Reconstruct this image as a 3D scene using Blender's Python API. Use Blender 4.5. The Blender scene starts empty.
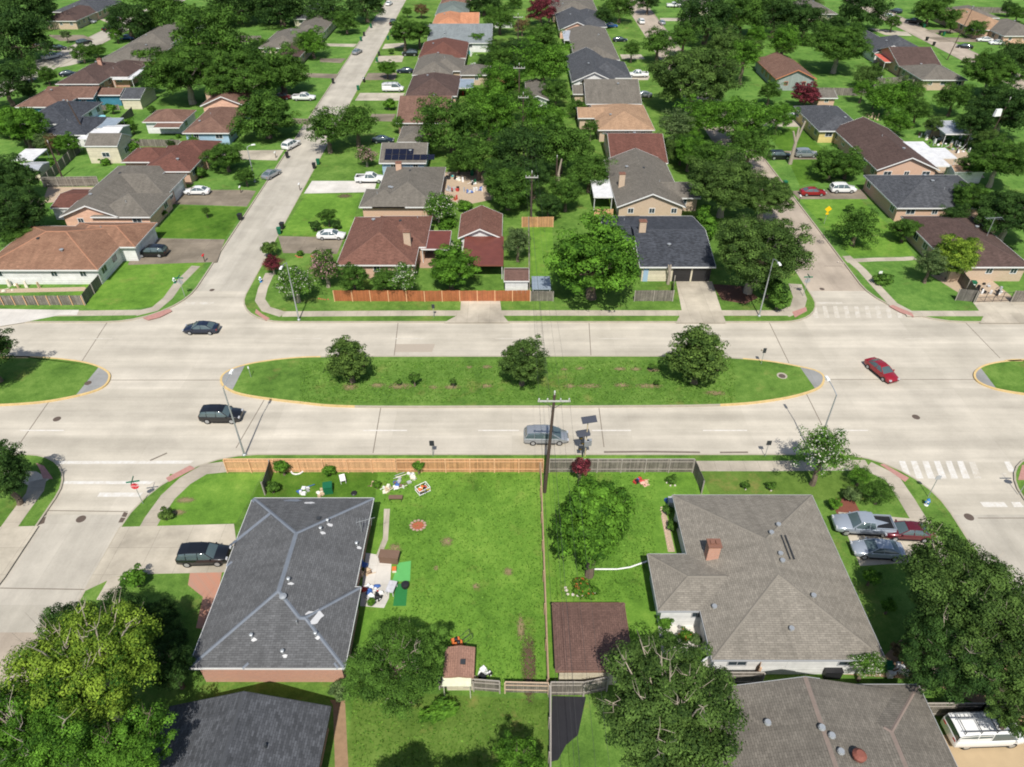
import bpy, bmesh, math, random
import numpy as np
R = math.radians
random.seed(7)
scene = bpy.context.scene
# ---------------------------------------------------------------- camera, sky, sun, exposure
F, PITCH, CH = 711.0, 38.0, 52.0
cam_d = bpy.data.cameras.new('camera'); cam = bpy.data.objects.new('camera', cam_d)
scene.collection.objects.link(cam); scene.camera = cam
cam.location = (0, 0, CH); cam.rotation_euler = (R(90-PITCH), 0, 0)
cam_d.sensor_width = 36; cam_d.lens = F/1024*36; cam_d.clip_end = 5000; cam_d.clip_start = 0.5
SUN_EL = 54
w = bpy.data.worlds.new('World'); scene.world = w; w.use_nodes = True
sky = w.node_tree.nodes.new('ShaderNodeTexSky'); sky.sky_type = 'NISHITA'; sky.sun_disc = False
sky.sun_elevation = R(SUN_EL); sky.sun_rotation = R(180); sky.air_density = 1.0; sky.dust_density = 1.5
bg = w.node_tree.nodes['Background']; bg.inputs[1].default_value = 0.10
w.node_tree.links.new(sky.outputs[0], bg.inputs[0])
sd = bpy.data.lights.new('sun', 'SUN'); sun = bpy.data.objects.new('sun', sd); scene.collection.objects.link(sun)
sd.energy = 4.6; sd.angle = R(0.53); sd.color = (1, 0.955, 0.88)
sun.rotation_euler = (R(90-SUN_EL), 0, 0); sun.location = (0, -100, 150)      # light travels towards +Y and down
vs = scene.view_settings; vs.view_transform = 'Standard'; vs.look = 'None'; vs.exposure = 0.24; vs.gamma = 1; vs.use_curve_mapping = False
scene.render.engine = 'CYCLES'
scene.cycles.filter_width = 1.9; scene.cycles.max_bounces = 6; scene.cycles.diffuse_bounces = 3; scene.cycles.transparent_max_bounces = 6

# ---------------------------------------------------------------- where a picture point lies on a level plane
def G(u, v, z=0.0):
    a = R(PITCH) + math.atan((v-383.5)/F)
    d = (CH-z)/math.tan(a)
    zc = d*math.cos(R(PITCH)) + (CH-z)*math.sin(R(PITCH))
    return ((u-512)/F*zc, d, z)
def PX(u, v, z=0.0):      # pixels per metre there
    a = R(PITCH) + math.atan((v-383.5)/F)
    d = (CH-z)/math.tan(a)
    return F/(d*math.cos(R(PITCH)) + (CH-z)*math.sin(R(PITCH)))

# ---------------------------------------------------------------- materials
MATS = {}
def new_mat(name):
    m = bpy.data.materials.new(name); m.use_nodes = True
    nt = m.node_tree; return m, nt, nt.nodes['Principled BSDF']
def N(nt, t, **k):
    n = nt.nodes.new(t)
    for a, b in k.items():
        if a in n.inputs.keys(): n.inputs[a].default_value = b
        else: setattr(n, a, b)
    return n
def L(nt, a, b): nt.links.new(a, b)
def plain(name, col, rough=0.6, metal=0.0, var=0.12, scale=3.0, spec=0.3, bump=0.0, coat=0.0):
    """one colour with gentle mottling"""
    if name in MATS: return MATS[name]
    m, nt, p = new_mat(name)
    tc = N(nt, 'ShaderNodeTexCoord')
    no = N(nt, 'ShaderNodeTexNoise', Scale=scale, Detail=5.0, Roughness=0.6); L(nt, tc.outputs['Object'], no.inputs['Vector'])
    mx = N(nt, 'ShaderNodeMix', data_type='RGBA')
    mx.inputs[6].default_value = (*[c*(1-var) for c in col], 1); mx.inputs[7].default_value = (*[min(1, c*(1+var)) for c in col], 1)
    L(nt, no.outputs[0], mx.inputs[0]); L(nt, mx.outputs[2], p.inputs['Base Color'])
    p.inputs['Roughness'].default_value = rough; p.inputs['Metallic'].default_value = metal
    p.inputs['Specular IOR Level'].default_value = spec; p.inputs['Coat Weight'].default_value = coat
    if bump:
        b = N(nt, 'ShaderNodeBump', Strength=bump, Distance=0.05); L(nt, no.outputs[0], b.inputs['Height']); L(nt, b.outputs[0], p.inputs['Normal'])
    MATS[name] = m; return m
def worn(name, paint, under, amt, scale=1.6):
    """road paint worn through to the concrete in ragged flecks"""
    m, nt, p = new_mat(name); tc = N(nt, 'ShaderNodeTexCoord')
    no = N(nt, 'ShaderNodeTexNoise', Scale=scale, Detail=8.0, Roughness=0.8); L(nt, tc.outputs['Object'], no.inputs['Vector'])
    q = N(nt, 'ShaderNodeMapRange'); L(nt, no.outputs[0], q.inputs[0]); q.inputs[1].default_value = amt-.13; q.inputs[2].default_value = amt+.13
    mx = N(nt, 'ShaderNodeMix', data_type='RGBA'); L(nt, q.outputs[0], mx.inputs[0]); mx.inputs[6].default_value = (*under, 1); mx.inputs[7].default_value = (*paint, 1)
    L(nt, mx.outputs[2], p.inputs['Base Color']); p.inputs['Roughness'].default_value = .85; MATS[name] = m; return m
def fading_earth(name, col):
    """bare soil thinning out into the turf round a ragged edge"""
    m, nt, p = new_mat(name); tc = N(nt, 'ShaderNodeTexCoord')
    no = N(nt, 'ShaderNodeTexNoise', Scale=3.5, Detail=7.0, Roughness=0.8); L(nt, tc.outputs['Object'], no.inputs['Vector'])
    sb = N(nt, 'ShaderNodeVectorMath', operation='SUBTRACT'); L(nt, tc.outputs['Generated'], sb.inputs[0]); sb.inputs[1].default_value = (.5, .5, .5)
    mu = N(nt, 'ShaderNodeVectorMath', operation='MULTIPLY'); L(nt, sb.outputs[0], mu.inputs[0]); mu.inputs[1].default_value = (1, 1, 0)
    ln = N(nt, 'ShaderNodeVectorMath', operation='LENGTH'); L(nt, mu.outputs[0], ln.inputs[0])
    ad = N(nt, 'ShaderNodeMath', operation='ADD'); L(nt, ln.outputs['Value'], ad.inputs[0]); L(nt, no.outputs[0], ad.inputs[1])
    q = N(nt, 'ShaderNodeMapRange'); L(nt, ad.outputs[0], q.inputs[0]); q.inputs[1].default_value = .62; q.inputs[2].default_value = 0.92; q.inputs[3].default_value = .9; q.inputs[4].default_value = 0
    L(nt, q.outputs[0], p.inputs['Alpha']); v = N(nt, 'ShaderNodeVectorMath', operation='SCALE'); v.inputs[0].default_value = [c*1.8 for c in col]; L(nt, no.outputs[0], v.inputs['Scale'])
    L(nt, v.outputs[0], p.inputs['Base Color']); p.inputs['Roughness'].default_value = .95; MATS[name] = m; return m
def ramp(nt, stops):
    r = N(nt, 'ShaderNodeValToRGB'); e = r.color_ramp.elements
    while len(e) < len(stops): e.new(0.5)
    for q, (pos, c) in zip(e, stops):
        q.position = pos; q.color = (*c, 1)
    return r
def grass(name, dark, mid, light, dry=(0.25, 0.2, 0.07), dryness=0.5):
    m, nt, p = new_mat(name)
    tc = N(nt, 'ShaderNodeTexCoord')
    big = N(nt, 'ShaderNodeTexNoise', Scale=0.16, Detail=5.0, Roughness=0.65); L(nt, tc.outputs['Object'], big.inputs['Vector'])
    fine = N(nt, 'ShaderNodeTexNoise', Scale=6.5, Detail=5.0, Roughness=0.85); L(nt, tc.outputs['Object'], fine.inputs['Vector'])
    med = N(nt, 'ShaderNodeTexNoise', Scale=0.9, Detail=6.0, Roughness=0.75); L(nt, tc.outputs['Object'], med.inputs['Vector'])
    a1 = N(nt, 'ShaderNodeMath', operation='MULTIPLY_ADD'); L(nt, fine.outputs[0], a1.inputs[0]); a1.inputs[1].default_value = 0.75; L(nt, big.outputs[0], a1.inputs[2])
    a2 = N(nt, 'ShaderNodeMath', operation='MULTIPLY_ADD'); L(nt, med.outputs[0], a2.inputs[0]); a2.inputs[1].default_value = 0.8; L(nt, a1.outputs[0], a2.inputs[2])
    a3 = N(nt, 'ShaderNodeMath', operation='MULTIPLY'); L(nt, a2.outputs[0], a3.inputs[0]); a3.inputs[1].default_value = 0.392
    r = ramp(nt, [(0.36, dark), (0.5, mid), (0.64, light)]); L(nt, a3.outputs[0], r.inputs[0])
    dn = N(nt, 'ShaderNodeTexNoise', Scale=0.28, Detail=6.0, Roughness=0.75); L(nt, tc.outputs['Object'], dn.inputs['Vector'])
    off = N(nt, 'ShaderNodeMapping'); off.inputs['Location'].default_value = (31, 17, 5); L(nt, tc.outputs['Object'], off.inputs[0]); L(nt, off.outputs[0], dn.inputs['Vector'])
    dr = ramp(nt, [(0.56, (0, 0, 0)), (0.74, (dryness, dryness, dryness))]); L(nt, dn.outputs[0], dr.inputs[0])
    mx = N(nt, 'ShaderNodeMix', data_type='RGBA'); L(nt, dr.outputs[0], mx.inputs[0]); L(nt, r.outputs[0], mx.inputs[6]); mx.inputs[7].default_value = (*dry, 1)
    L(nt, mx.outputs[2], p.inputs['Base Color']); p.inputs['Roughness'].default_value = 0.95; p.inputs['Specular IOR Level'].default_value = 0.1
    b = N(nt, 'ShaderNodeBump', Strength=0.5, Distance=0.09); L(nt, fine.outputs[0], b.inputs['Height']); L(nt, b.outputs[0], p.inputs['Normal'])
    MATS[name] = m; return m
def concrete(name, col, along='x', joint=(6.0, 3.6), streak=0.2, stain=0.25, jdark=0.62):
    """cast concrete with joints, traffic streaks along one axis and mottled stains"""
    m, nt, p = new_mat(name)
    tc = N(nt, 'ShaderNodeTexCoord')
    mp = N(nt, 'ShaderNodeMapping'); L(nt, tc.outputs['Object'], mp.inputs[0])
    if along == 'y': mp.inputs['Rotation'].default_value = (0, 0, R(90))
    sc = N(nt, 'ShaderNodeMapping'); L(nt, mp.outputs[0], sc.inputs[0]); sc.inputs['Scale'].default_value = (0.03, 0.55, 1)
    st = N(nt, 'ShaderNodeTexNoise', Scale=1.0, Detail=6.0, Roughness=0.62); L(nt, sc.outputs[0], st.inputs['Vector'])
    bg_ = N(nt, 'ShaderNodeTexNoise', Scale=0.22, Detail=7.0, Roughness=0.62); L(nt, mp.outputs[0], bg_.inputs['Vector'])
    fi = N(nt, 'ShaderNodeTexNoise', Scale=5.0, Detail=4.0, Roughness=0.7); L(nt, mp.outputs[0], fi.inputs['Vector'])
    br = N(nt, 'ShaderNodeTexBrick', Scale=1.0); br.offset = 0.0; L(nt, mp.outputs[0], br.inputs['Vector'])
    br.inputs['Brick Width'].default_value = joint[0]; br.inputs['Row Height'].default_value = joint[1]
    br.inputs['Mortar Size'].default_value = 0.022; br.inputs['Mortar Smooth'].default_value = 0.8; br.inputs['Bias'].default_value = 0
    br.inputs['Color1'].default_value = (1, 1, 1, 1); br.inputs['Color2'].default_value = (0.91, 0.91, 0.9, 1); br.inputs['Mortar'].default_value = (jdark, jdark, jdark, 1)
    def tone(src, amp):
        q = N(nt, 'ShaderNodeMapRange'); L(nt, src, q.inputs[0]); q.inputs[1].default_value = 0.25; q.inputs[2].default_value = 0.75
        q.inputs[3].default_value = 1-amp; q.inputs[4].default_value = 1+amp*0.55; return q.outputs[0]
    m1 = N(nt, 'ShaderNodeMath', operation='MULTIPLY'); L(nt, tone(st.outputs[0], streak), m1.inputs[0]); L(nt, tone(bg_.outputs[0], stain), m1.inputs[1])
    m2 = N(nt, 'ShaderNodeMath', operation='MULTIPLY'); L(nt, m1.outputs[0], m2.inputs[0]); L(nt, tone(fi.outputs[0], 0.07), m2.inputs[1])
    if along == 'x' and streak > 0.2:      # oil and rubber worn into the middle of each lane
        sp = N(nt, 'ShaderNodeSeparateXYZ'); L(nt, tc.outputs['Object'], sp.inputs[0])
        a = N(nt, 'ShaderNodeMath', operation='SUBTRACT'); L(nt, sp.outputs[1], a.inputs[0]); a.inputs[1].default_value = 56.3
        b = N(nt, 'ShaderNodeMath', operation='MULTIPLY'); L(nt, a.outputs[0], b.inputs[0]); b.inputs[1].default_value = 2*math.pi/4.2
        c = N(nt, 'ShaderNodeMath', operation='COSINE'); L(nt, b.outputs[0], c.inputs[0])
        d = N(nt, 'ShaderNodeMath', operation='MAXIMUM'); L(nt, c.outputs[0], d.inputs[0]); d.inputs[1].default_value = 0
        e = N(nt, 'ShaderNodeMath', operation='MULTIPLY'); L(nt, d.outputs[0], e.inputs[0]); L(nt, st.outputs[0], e.inputs[1])
        f = N(nt, 'ShaderNodeMath', operation='MULTIPLY_ADD'); L(nt, e.outputs[0], f.inputs[0]); f.inputs[1].default_value = -0.2; f.inputs[2].default_value = 1.03
        g = N(nt, 'ShaderNodeMath', operation='MULTIPLY'); L(nt, f.outputs[0], g.inputs[0]); L(nt, m2.outputs[0], g.inputs[1]); m2 = g
    v = N(nt, 'ShaderNodeVectorMath', operation='SCALE'); L(nt, br.outputs[0], v.inputs[0]); L(nt, m2.outputs[0], v.inputs['Scale'])
    mu = N(nt, 'ShaderNodeVectorMath', operation='MULTIPLY'); L(nt, v.outputs[0], mu.inputs[0]); mu.inputs[1].default_value = col
    L(nt, mu.outputs[0], p.inputs['Base Color']); p.inputs['Roughness'].default_value = 0.9; p.inputs['Specular IOR Level'].default_value = 0.15
    MATS[name] = m; return m
def shingle(name, col, var=0.3, stain=(0.5, 0.5, 0.5), stain_amt=0.35, row=0.17, wid=0.42):
    """tabbed asphalt shingles; UV is in metres, v runs up the slope"""
    m, nt, p = new_mat(name)
    uv = N(nt, 'ShaderNodeUVMap'); uv.uv_map = 'UVMap'; tc = N(nt, 'ShaderNodeTexCoord')
    br = N(nt, 'ShaderNodeTexBrick', Scale=1.0); L(nt, uv.outputs[0], br.inputs['Vector'])
    br.inputs['Brick Width'].default_value = wid; br.inputs['Row Height'].default_value = row; br.inputs['Mortar Size'].default_value = 0.014
    br.inputs['Mortar Smooth'].default_value = 0.3; br.inputs['Bias'].default_value = 0.0
    br.inputs['Color1'].default_value = (*[c*(1-var) for c in col], 1); br.inputs['Color2'].default_value = (*[min(1, c*(1+var)) for c in col], 1)
    br.inputs['Mortar'].default_value = (*[c*0.52 for c in col], 1)
    no = N(nt, 'ShaderNodeTexNoise', Scale=0.35, Detail=7.0, Roughness=0.68); L(nt, tc.outputs['Object'], no.inputs['Vector'])
    rr = ramp(nt, [(0.42, (0, 0, 0)), (0.7, (stain_amt,)*3)]); L(nt, no.outputs[0], rr.inputs[0])
    mx = N(nt, 'ShaderNodeMix', data_type='RGBA'); L(nt, rr.outputs[0], mx.inputs[0]); L(nt, br.outputs[0], mx.inputs[6]); mx.inputs[7].default_value = (*[c*s for c, s in zip(col, stain)], 1)
    # soft streaks that run down the slope, where rain has washed the grit
    sm = N(nt, 'ShaderNodeMapping'); L(nt, uv.outputs[0], sm.inputs[0]); sm.inputs['Scale'].default_value = (1.4, 0.14, 1)
    sn = N(nt, 'ShaderNodeTexNoise', Scale=1.0, Detail=5.0, Roughness=0.7); L(nt, sm.outputs[0], sn.inputs['Vector'])
    gr = N(nt, 'ShaderNodeTexNoise', Scale=2.6, Detail=5.0, Roughness=0.85); L(nt, tc.outputs['Object'], gr.inputs['Vector'])
    q = N(nt, 'ShaderNodeMapRange'); L(nt, sn.outputs[0], q.inputs[0]); q.inputs[1].default_value = .25; q.inputs[2].default_value = .75; q.inputs[3].default_value = 0.8; q.inputs[4].default_value = 1.2
    q2 = N(nt, 'ShaderNodeMapRange'); L(nt, gr.outputs[0], q2.inputs[0]); q2.inputs[1].default_value = .25; q2.inputs[2].default_value = .75; q2.inputs[3].default_value = 0.78; q2.inputs[4].default_value = 1.22
    mm = N(nt, 'ShaderNodeMath', operation='MULTIPLY'); L(nt, q.outputs[0], mm.inputs[0]); L(nt, q2.outputs[0], mm.inputs[1])
    v = N(nt, 'ShaderNodeVectorMath', operation='SCALE'); L(nt, mx.outputs[2], v.inputs[0]); L(nt, mm.outputs[0], v.inputs['Scale'])
    L(nt, v.outputs[0], p.inputs['Base Color']); p.inputs['Roughness'].default_value = 0.9; p.inputs['Specular IOR Level'].default_value = 0.2
    b = N(nt, 'ShaderNodeBump', Strength=0.5, Distance=0.02); L(nt, br.outputs['Fac'], b.inputs['Height']); b.invert = True; L(nt, b.outputs[0], p.inputs['Normal'])
    MATS[name] = m; return m
def brickwall(name, c1, c2, mortar, sc=1.0):
    m, nt, p = new_mat(name)
    tc = N(nt, 'ShaderNodeTexCoord'); sp = N(nt, 'ShaderNodeSeparateXYZ'); L(nt, tc.outputs['Object'], sp.inputs[0])
    ad = N(nt, 'ShaderNodeMath', operation='ADD'); L(nt, sp.outputs[0], ad.inputs[0]); L(nt, sp.outputs[1], ad.inputs[1])
    cb = N(nt, 'ShaderNodeCombineXYZ'); L(nt, ad.outputs[0], cb.inputs[0]); L(nt, sp.outputs[2], cb.inputs[1])
    br = N(nt, 'ShaderNodeTexBrick', Scale=sc); L(nt, cb.outputs[0], br.inputs['Vector'])
    br.inputs['Brick Width'].default_value = 0.24; br.inputs['Row Height'].default_value = 0.085; br.inputs['Mortar Size'].default_value = 0.01
    br.inputs['Color1'].default_value = (*c1, 1); br.inputs['Color2'].default_value = (*c2, 1); br.inputs['Mortar'].default_value = (*mortar, 1)
    L(nt, br.outputs[0], p.inputs['Base Color']); p.inputs['Roughness'].default_value = 0.9
    MATS[name] = m; return m
def siding(name, col, pitch=0.18, vertical=False, dark=0.7, var=0.1, board=0.14, rough=0.6):
    """boards: horizontal laps or upright pickets"""
    m, nt, p = new_mat(name)
    tc = N(nt, 'ShaderNodeTexCoord'); sp = N(nt, 'ShaderNodeSeparateXYZ'); L(nt, tc.outputs['Object'], sp.inputs[0])
    cb = N(nt, 'ShaderNodeCombineXYZ')
    ad = N(nt, 'ShaderNodeMath', operation='ADD'); L(nt, sp.outputs[0], ad.inputs[0]); L(nt, sp.outputs[1], ad.inputs[1])
    br = N(nt, 'ShaderNodeTexBrick', Scale=1.0); br.offset = 0
    if vertical:
        L(nt, ad.outputs[0], cb.inputs[0]); L(nt, sp.outputs[2], cb.inputs[1])
        br.inputs['Brick Width'].default_value = board; br.inputs['Row Height'].default_value = 9
    else:
        L(nt, ad.outputs[0], cb.inputs[0]); L(nt, sp.outputs[2], cb.inputs[1])
        br.inputs['Brick Width'].default_value = 40; br.inputs['Row Height'].default_value = pitch
    L(nt, cb.outputs[0], br.inputs['Vector']); br.inputs['Mortar Size'].default_value = 0.012
    br.inputs['Color1'].default_value = (*[c*(1-var) for c in col], 1); br.inputs['Color2'].default_value = (*[min(1, c*(1+var)) for c in col], 1)
    br.inputs['Mortar'].default_value = (*[c*dark for c in col], 1)
    no = N(nt, 'ShaderNodeTexNoise', Scale=1.2, Detail=6.0, Roughness=0.7); L(nt, tc.outputs['Object'], no.inputs['Vector'])
    q = N(nt, 'ShaderNodeMapRange'); L(nt, no.outputs[0], q.inputs[0]); q.inputs[1].default_value = .3; q.inputs[2].default_value = .7; q.inputs[3].default_value = 1-var*1.6; q.inputs[4].default_value = 1+var
    v = N(nt, 'ShaderNodeVectorMath', operation='SCALE'); L(nt, br.outputs[0], v.inputs[0]); L(nt, q.outputs[0], v.inputs['Scale'])
    L(nt, v.outputs[0], p.inputs['Base Color']); p.inputs['Roughness'].default_value = rough
    MATS[name] = m; return m
def corrugated(name, col, rough=0.45, metal=0.3, scale=2.2, axis='x'):
    m, nt, p = new_mat(name)
    tc = N(nt, 'ShaderNodeTexCoord')
    wv = N(nt, 'ShaderNodeTexWave', Scale=scale, Distortion=0.0); wv.bands_direction = axis.upper(); L(nt, tc.outputs['Object'], wv.inputs['Vector'])
    no = N(nt, 'ShaderNodeTexNoise', Scale=0.9, Detail=6.0, Roughness=0.7); L(nt, tc.outputs['Object'], no.inputs['Vector'])
    q = N(nt, 'ShaderNodeMapRange'); L(nt, wv.outputs['Fac'], q.inputs[0]); q.inputs[3].default_value = 0.72; q.inputs[4].default_value = 1.05
    q2 = N(nt, 'ShaderNodeMapRange'); L(nt, no.outputs[0], q2.inputs[0]); q2.inputs[1].default_value = .3; q2.inputs[2].default_value = .7; q2.inputs[3].default_value = 0.75; q2.inputs[4].default_value = 1.1
    mm = N(nt, 'ShaderNodeMath', operation='MULTIPLY'); L(nt, q.outputs[0], mm.inputs[0]); L(nt, q2.outputs[0], mm.inputs[1])
    v = N(nt, 'ShaderNodeVectorMath', operation='SCALE'); v.inputs[0].default_value = col; L(nt, mm.outputs[0], v.inputs['Scale'])
    L(nt, v.outputs[0], p.inputs['Base Color']); p.inputs['Roughness'].default_value = rough; p.inputs['Metallic'].default_value = metal
    MATS[name] = m; return m
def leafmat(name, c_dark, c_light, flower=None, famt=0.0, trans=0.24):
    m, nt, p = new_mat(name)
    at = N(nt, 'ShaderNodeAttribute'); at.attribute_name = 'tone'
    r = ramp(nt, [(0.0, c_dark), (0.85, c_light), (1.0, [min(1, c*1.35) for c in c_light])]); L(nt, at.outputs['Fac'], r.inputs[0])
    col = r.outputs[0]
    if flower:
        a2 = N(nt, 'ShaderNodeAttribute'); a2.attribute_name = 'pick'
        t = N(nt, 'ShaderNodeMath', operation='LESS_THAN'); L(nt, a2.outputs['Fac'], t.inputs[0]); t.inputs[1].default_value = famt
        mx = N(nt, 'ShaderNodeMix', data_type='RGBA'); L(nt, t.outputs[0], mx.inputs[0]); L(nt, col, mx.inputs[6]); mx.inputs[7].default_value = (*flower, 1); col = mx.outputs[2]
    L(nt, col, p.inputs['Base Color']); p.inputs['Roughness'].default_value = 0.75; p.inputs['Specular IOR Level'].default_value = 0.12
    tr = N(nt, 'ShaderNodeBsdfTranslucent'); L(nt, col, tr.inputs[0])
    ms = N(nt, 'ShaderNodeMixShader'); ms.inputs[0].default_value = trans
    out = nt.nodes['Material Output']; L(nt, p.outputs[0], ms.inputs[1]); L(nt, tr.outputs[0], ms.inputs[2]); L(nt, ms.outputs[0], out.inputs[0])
    MATS[name] = m; return m

# ---------------------------------------------------------------- mesh collector
ORG = {}      # where a thing built in world coordinates has its base
class MB:
    def __init__(s): s.v = []; s.f = []; s.uv = {}
    def poly(s, pts, uv=None):
        b = len(s.v); s.v += [tuple(p) for p in pts]; s.f.append(list(range(b, b+len(pts))))
        if uv: s.uv[len(s.f)-1] = uv
        return s
    def box(s, c, d, rz=0.0, tilt=0.0, top=1.0):
        """centre of the base c, size d; top scales the upper face; tilt about local x"""
        cx, cy, cz = c; w, l, h = d[0]/2, d[1]/2, d[2]
        ca, sa = math.cos(rz), math.sin(rz); ct, st = math.cos(tilt), math.sin(tilt)
        b = len(s.v)
        for z, k in ((0, 1), (h, top)):
            for x, y in ((-w, -l), (w, -l), (w, l), (-w, l)):
                x *= k; y *= k
                y2 = y*ct - z*st; z2 = y*st + z*ct
                s.v.append((cx + x*ca - y2*sa, cy + x*sa + y2*ca, cz + z2))
        for q in ((3, 2, 1, 0), (4, 5, 6, 7), (0, 1, 5, 4), (1, 2, 6, 5), (2, 3, 7, 6), (3, 0, 4, 7)): s.f.append([b+i for i in q])
        return s
    def bb(s, x0, x1, y0, y1, z0, z1): return s.box(((x0+x1)/2, (y0+y1)/2, z0), (abs(x1-x0), abs(y1-y0), z1-z0))
    def prism(s, pts, z0, z1):
        n = len(pts); ar = sum(pts[i][0]*pts[(i+1) % n][1]-pts[(i+1) % n][0]*pts[i][1] for i in range(n))
        if ar < 0: pts = pts[::-1]
        b = len(s.v); s.v += [(p[0], p[1], z0) for p in pts] + [(p[0], p[1], z1) for p in pts]
        s.f.append([b+n+i for i in range(n)]); s.f.append([b+n-1-i for i in range(n)])
        for i in range(n): j = (i+1) % n; s.f.append([b+i, b+j, b+n+j, b+n+i])
        return s
    def tube(s, p, q, r0, r1=None, n=8, cap=True):
        r1 = r0 if r1 is None else r1
        p = np.array(p, float); q = np.array(q, float); d = q-p; ln = np.linalg.norm(d)
        if ln < 1e-6: return s
        d /= ln; a = np.array((0, 0, 1.)) if abs(d[2]) < 0.9 else np.array((1., 0, 0))
        e1 = np.cross(d, a); e1 /= np.linalg.norm(e1); e2 = np.cross(d, e1)
        b = len(s.v)
        for c, r in ((p, r0), (q, r1)):
            for i in range(n):
                t = 2*math.pi*i/n; s.v.append(tuple(c + r*(math.cos(t)*e1 + math.sin(t)*e2)))
        for i in range(n): j = (i+1) % n; s.f.append([b+j, b+i, b+n+i, b+n+j])
        if cap: s.f.append([b+i for i in range(n)]); s.f.append([b+n+n-1-i for i in range(n)])
        return s
    def lathe(s, c, prof, n=12, sx=1.0, sy=1.0):
        b = len(s.v); m = len(prof)
        for r, z in prof:
            for i in range(n): t = 2*math.pi*i/n; s.v.append((c[0]+r*sx*math.cos(t), c[1]+r*sy*math.sin(t), c[2]+z))
        for k in range(m-1):
            for i in range(n): j = (i+1) % n; s.f.append([b+k*n+i, b+k*n+j, b+(k+1)*n+j, b+(k+1)*n+i])
        s.f.append([b+(n-1-i) for i in range(n)]); s.f.append([b+(m-1)*n+i for i in range(n)])
        return s
    def blob(s, c, r, n=8, m=5, rnd=None, j=0.0):
        """rounded lump"""
        b = len(s.v); rx, ry, rz = r; g = rnd or random
        for k in range(m+1):
            ph = math.pi*k/m
            for i in range(n):
                t = 2*math.pi*i/n; q = 1+g.uniform(-j, j)
                s.v.append((c[0]+rx*q*math.sin(ph)*math.cos(t), c[1]+ry*q*math.sin(ph)*math.sin(t), c[2]-rz*math.cos(ph)*q))
        for k in range(m):
            for i in range(n): jx = (i+1) % n; s.f.append([b+k*n+i, b+k*n+jx, b+(k+1)*n+jx, b+(k+1)*n+i])
        return s
    def strip(s, pts, w0, w1, z0, z1, closed=False):
        """a band along a path, from offset w0 to w1 on its left, z0 to z1"""
        n = len(pts); P = [np.array(p[:2], float) for p in pts]; off = []
        for i in range(n):
            a = P[i-1] if (closed or i > 0) else P[i]; c = P[(i+1) % n] if (closed or i < n-1) else P[i]
            d1 = P[i]-a; d2 = c-P[i]
            l1 = np.linalg.norm(d1); l2 = np.linalg.norm(d2)
            d1 = d1/l1 if l1 > 1e-9 else d2/l2; d2 = d2/l2 if l2 > 1e-9 else d1
            n1 = np.array((-d1[1], d1[0])); n2 = np.array((-d2[1], d2[0])); nn = n1+n2; nn /= max(1e-6, np.linalg.norm(nn)); k = 1/max(0.5, float(nn@n1))
            off.append(nn*k)
        ring = lambda i: [tuple(P[i]+off[i]*w)+(z,) for w, z in ((w0, z0), (w0, z1), (w1, z1), (w1, z0))]
        b = len(s.v)
        for i in range(n): s.v += ring(i)
        for i in range(n if closed else n-1):
            j = (i+1) % n
            for k in range(4): kk = (k+1) % 4; s.f.append([b+i*4+k, b+i*4+kk, b+j*4+kk, b+j*4+k])
        if not closed: s.f.append([b, b+1, b+2, b+3]); e = b+(n-1)*4; s.f.append([e+3, e+2, e+1, e])
        return s
    def build(s, name, m, parent=None, org=None, smooth=False, bevel=0.0):
        o_ = org if org is not None else (ORG.get(parent.name, (0, 0, 0)) if parent is not None else (0, 0, 0))
        me = bpy.data.meshes.new(name)
        if o_ != (0, 0, 0): vv = [(x-o_[0], y-o_[1], z-o_[2]) for x, y, z in s.v]
        else: vv = s.v
        me.from_pydata(vv, [], s.f)
        if s.uv:
            l = me.uv_layers.new(name='UVMap')
            for fi, uv in s.uv.items():
                p = me.polygons[fi]
                for k, li in enumerate(p.loop_indices): l.data[li].uv = uv[k]
        if smooth: me.polygons.foreach_set('use_smooth', [True]*len(me.polygons))
        me.materials.append(m); me.update()
        o = bpy.data.objects.new(name, me); scene.collection.objects.link(o)
        if parent is not None: o.parent = parent
        ORG[o.name] = o_
        if bevel:
            bm = bmesh.new(); bm.from_mesh(me); bmesh.ops.remove_doubles(bm, verts=bm.verts, dist=1e-4)
            bmesh.ops.bevel(bm, geom=list(bm.edges), offset=bevel, segments=2, profile=0.6, affect='EDGES', clamp_overlap=True); bm.to_mesh(me); bm.free()
        return o
def tag(o, label, cat, group=None, kind=None):
    if label: o['label'] = label
    if cat: o['category'] = cat
    if group: o['group'] = group
    if kind: o['kind'] = kind
    return o
def empty(name, loc, rz=0.0):
    o = bpy.data.objects.new(name, None); scene.collection.objects.link(o); o.location = loc; ORG[o.name] = (0, 0, 0)
    o.rotation_euler = (0, 0, rz); o.empty_display_size = 0.3
    return o
def struct(name, mb, m, **k):
    o = mb.build(name, m, **k); o['kind'] = 'structure'; return o
def copy_tree(o, parent=None, mats=None):
    c = o.copy(); scene.collection.objects.link(c)
    if parent is not None: c.parent = parent
    if mats and o.data is not None and o.name.split('.')[0] in mats:
        c.material_slots[0].link = 'OBJECT'; c.material_slots[0].material = mats[o.name.split('.')[0]]
    for ch in list(o.children): copy_tree(ch, c, mats)
    return c
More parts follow.
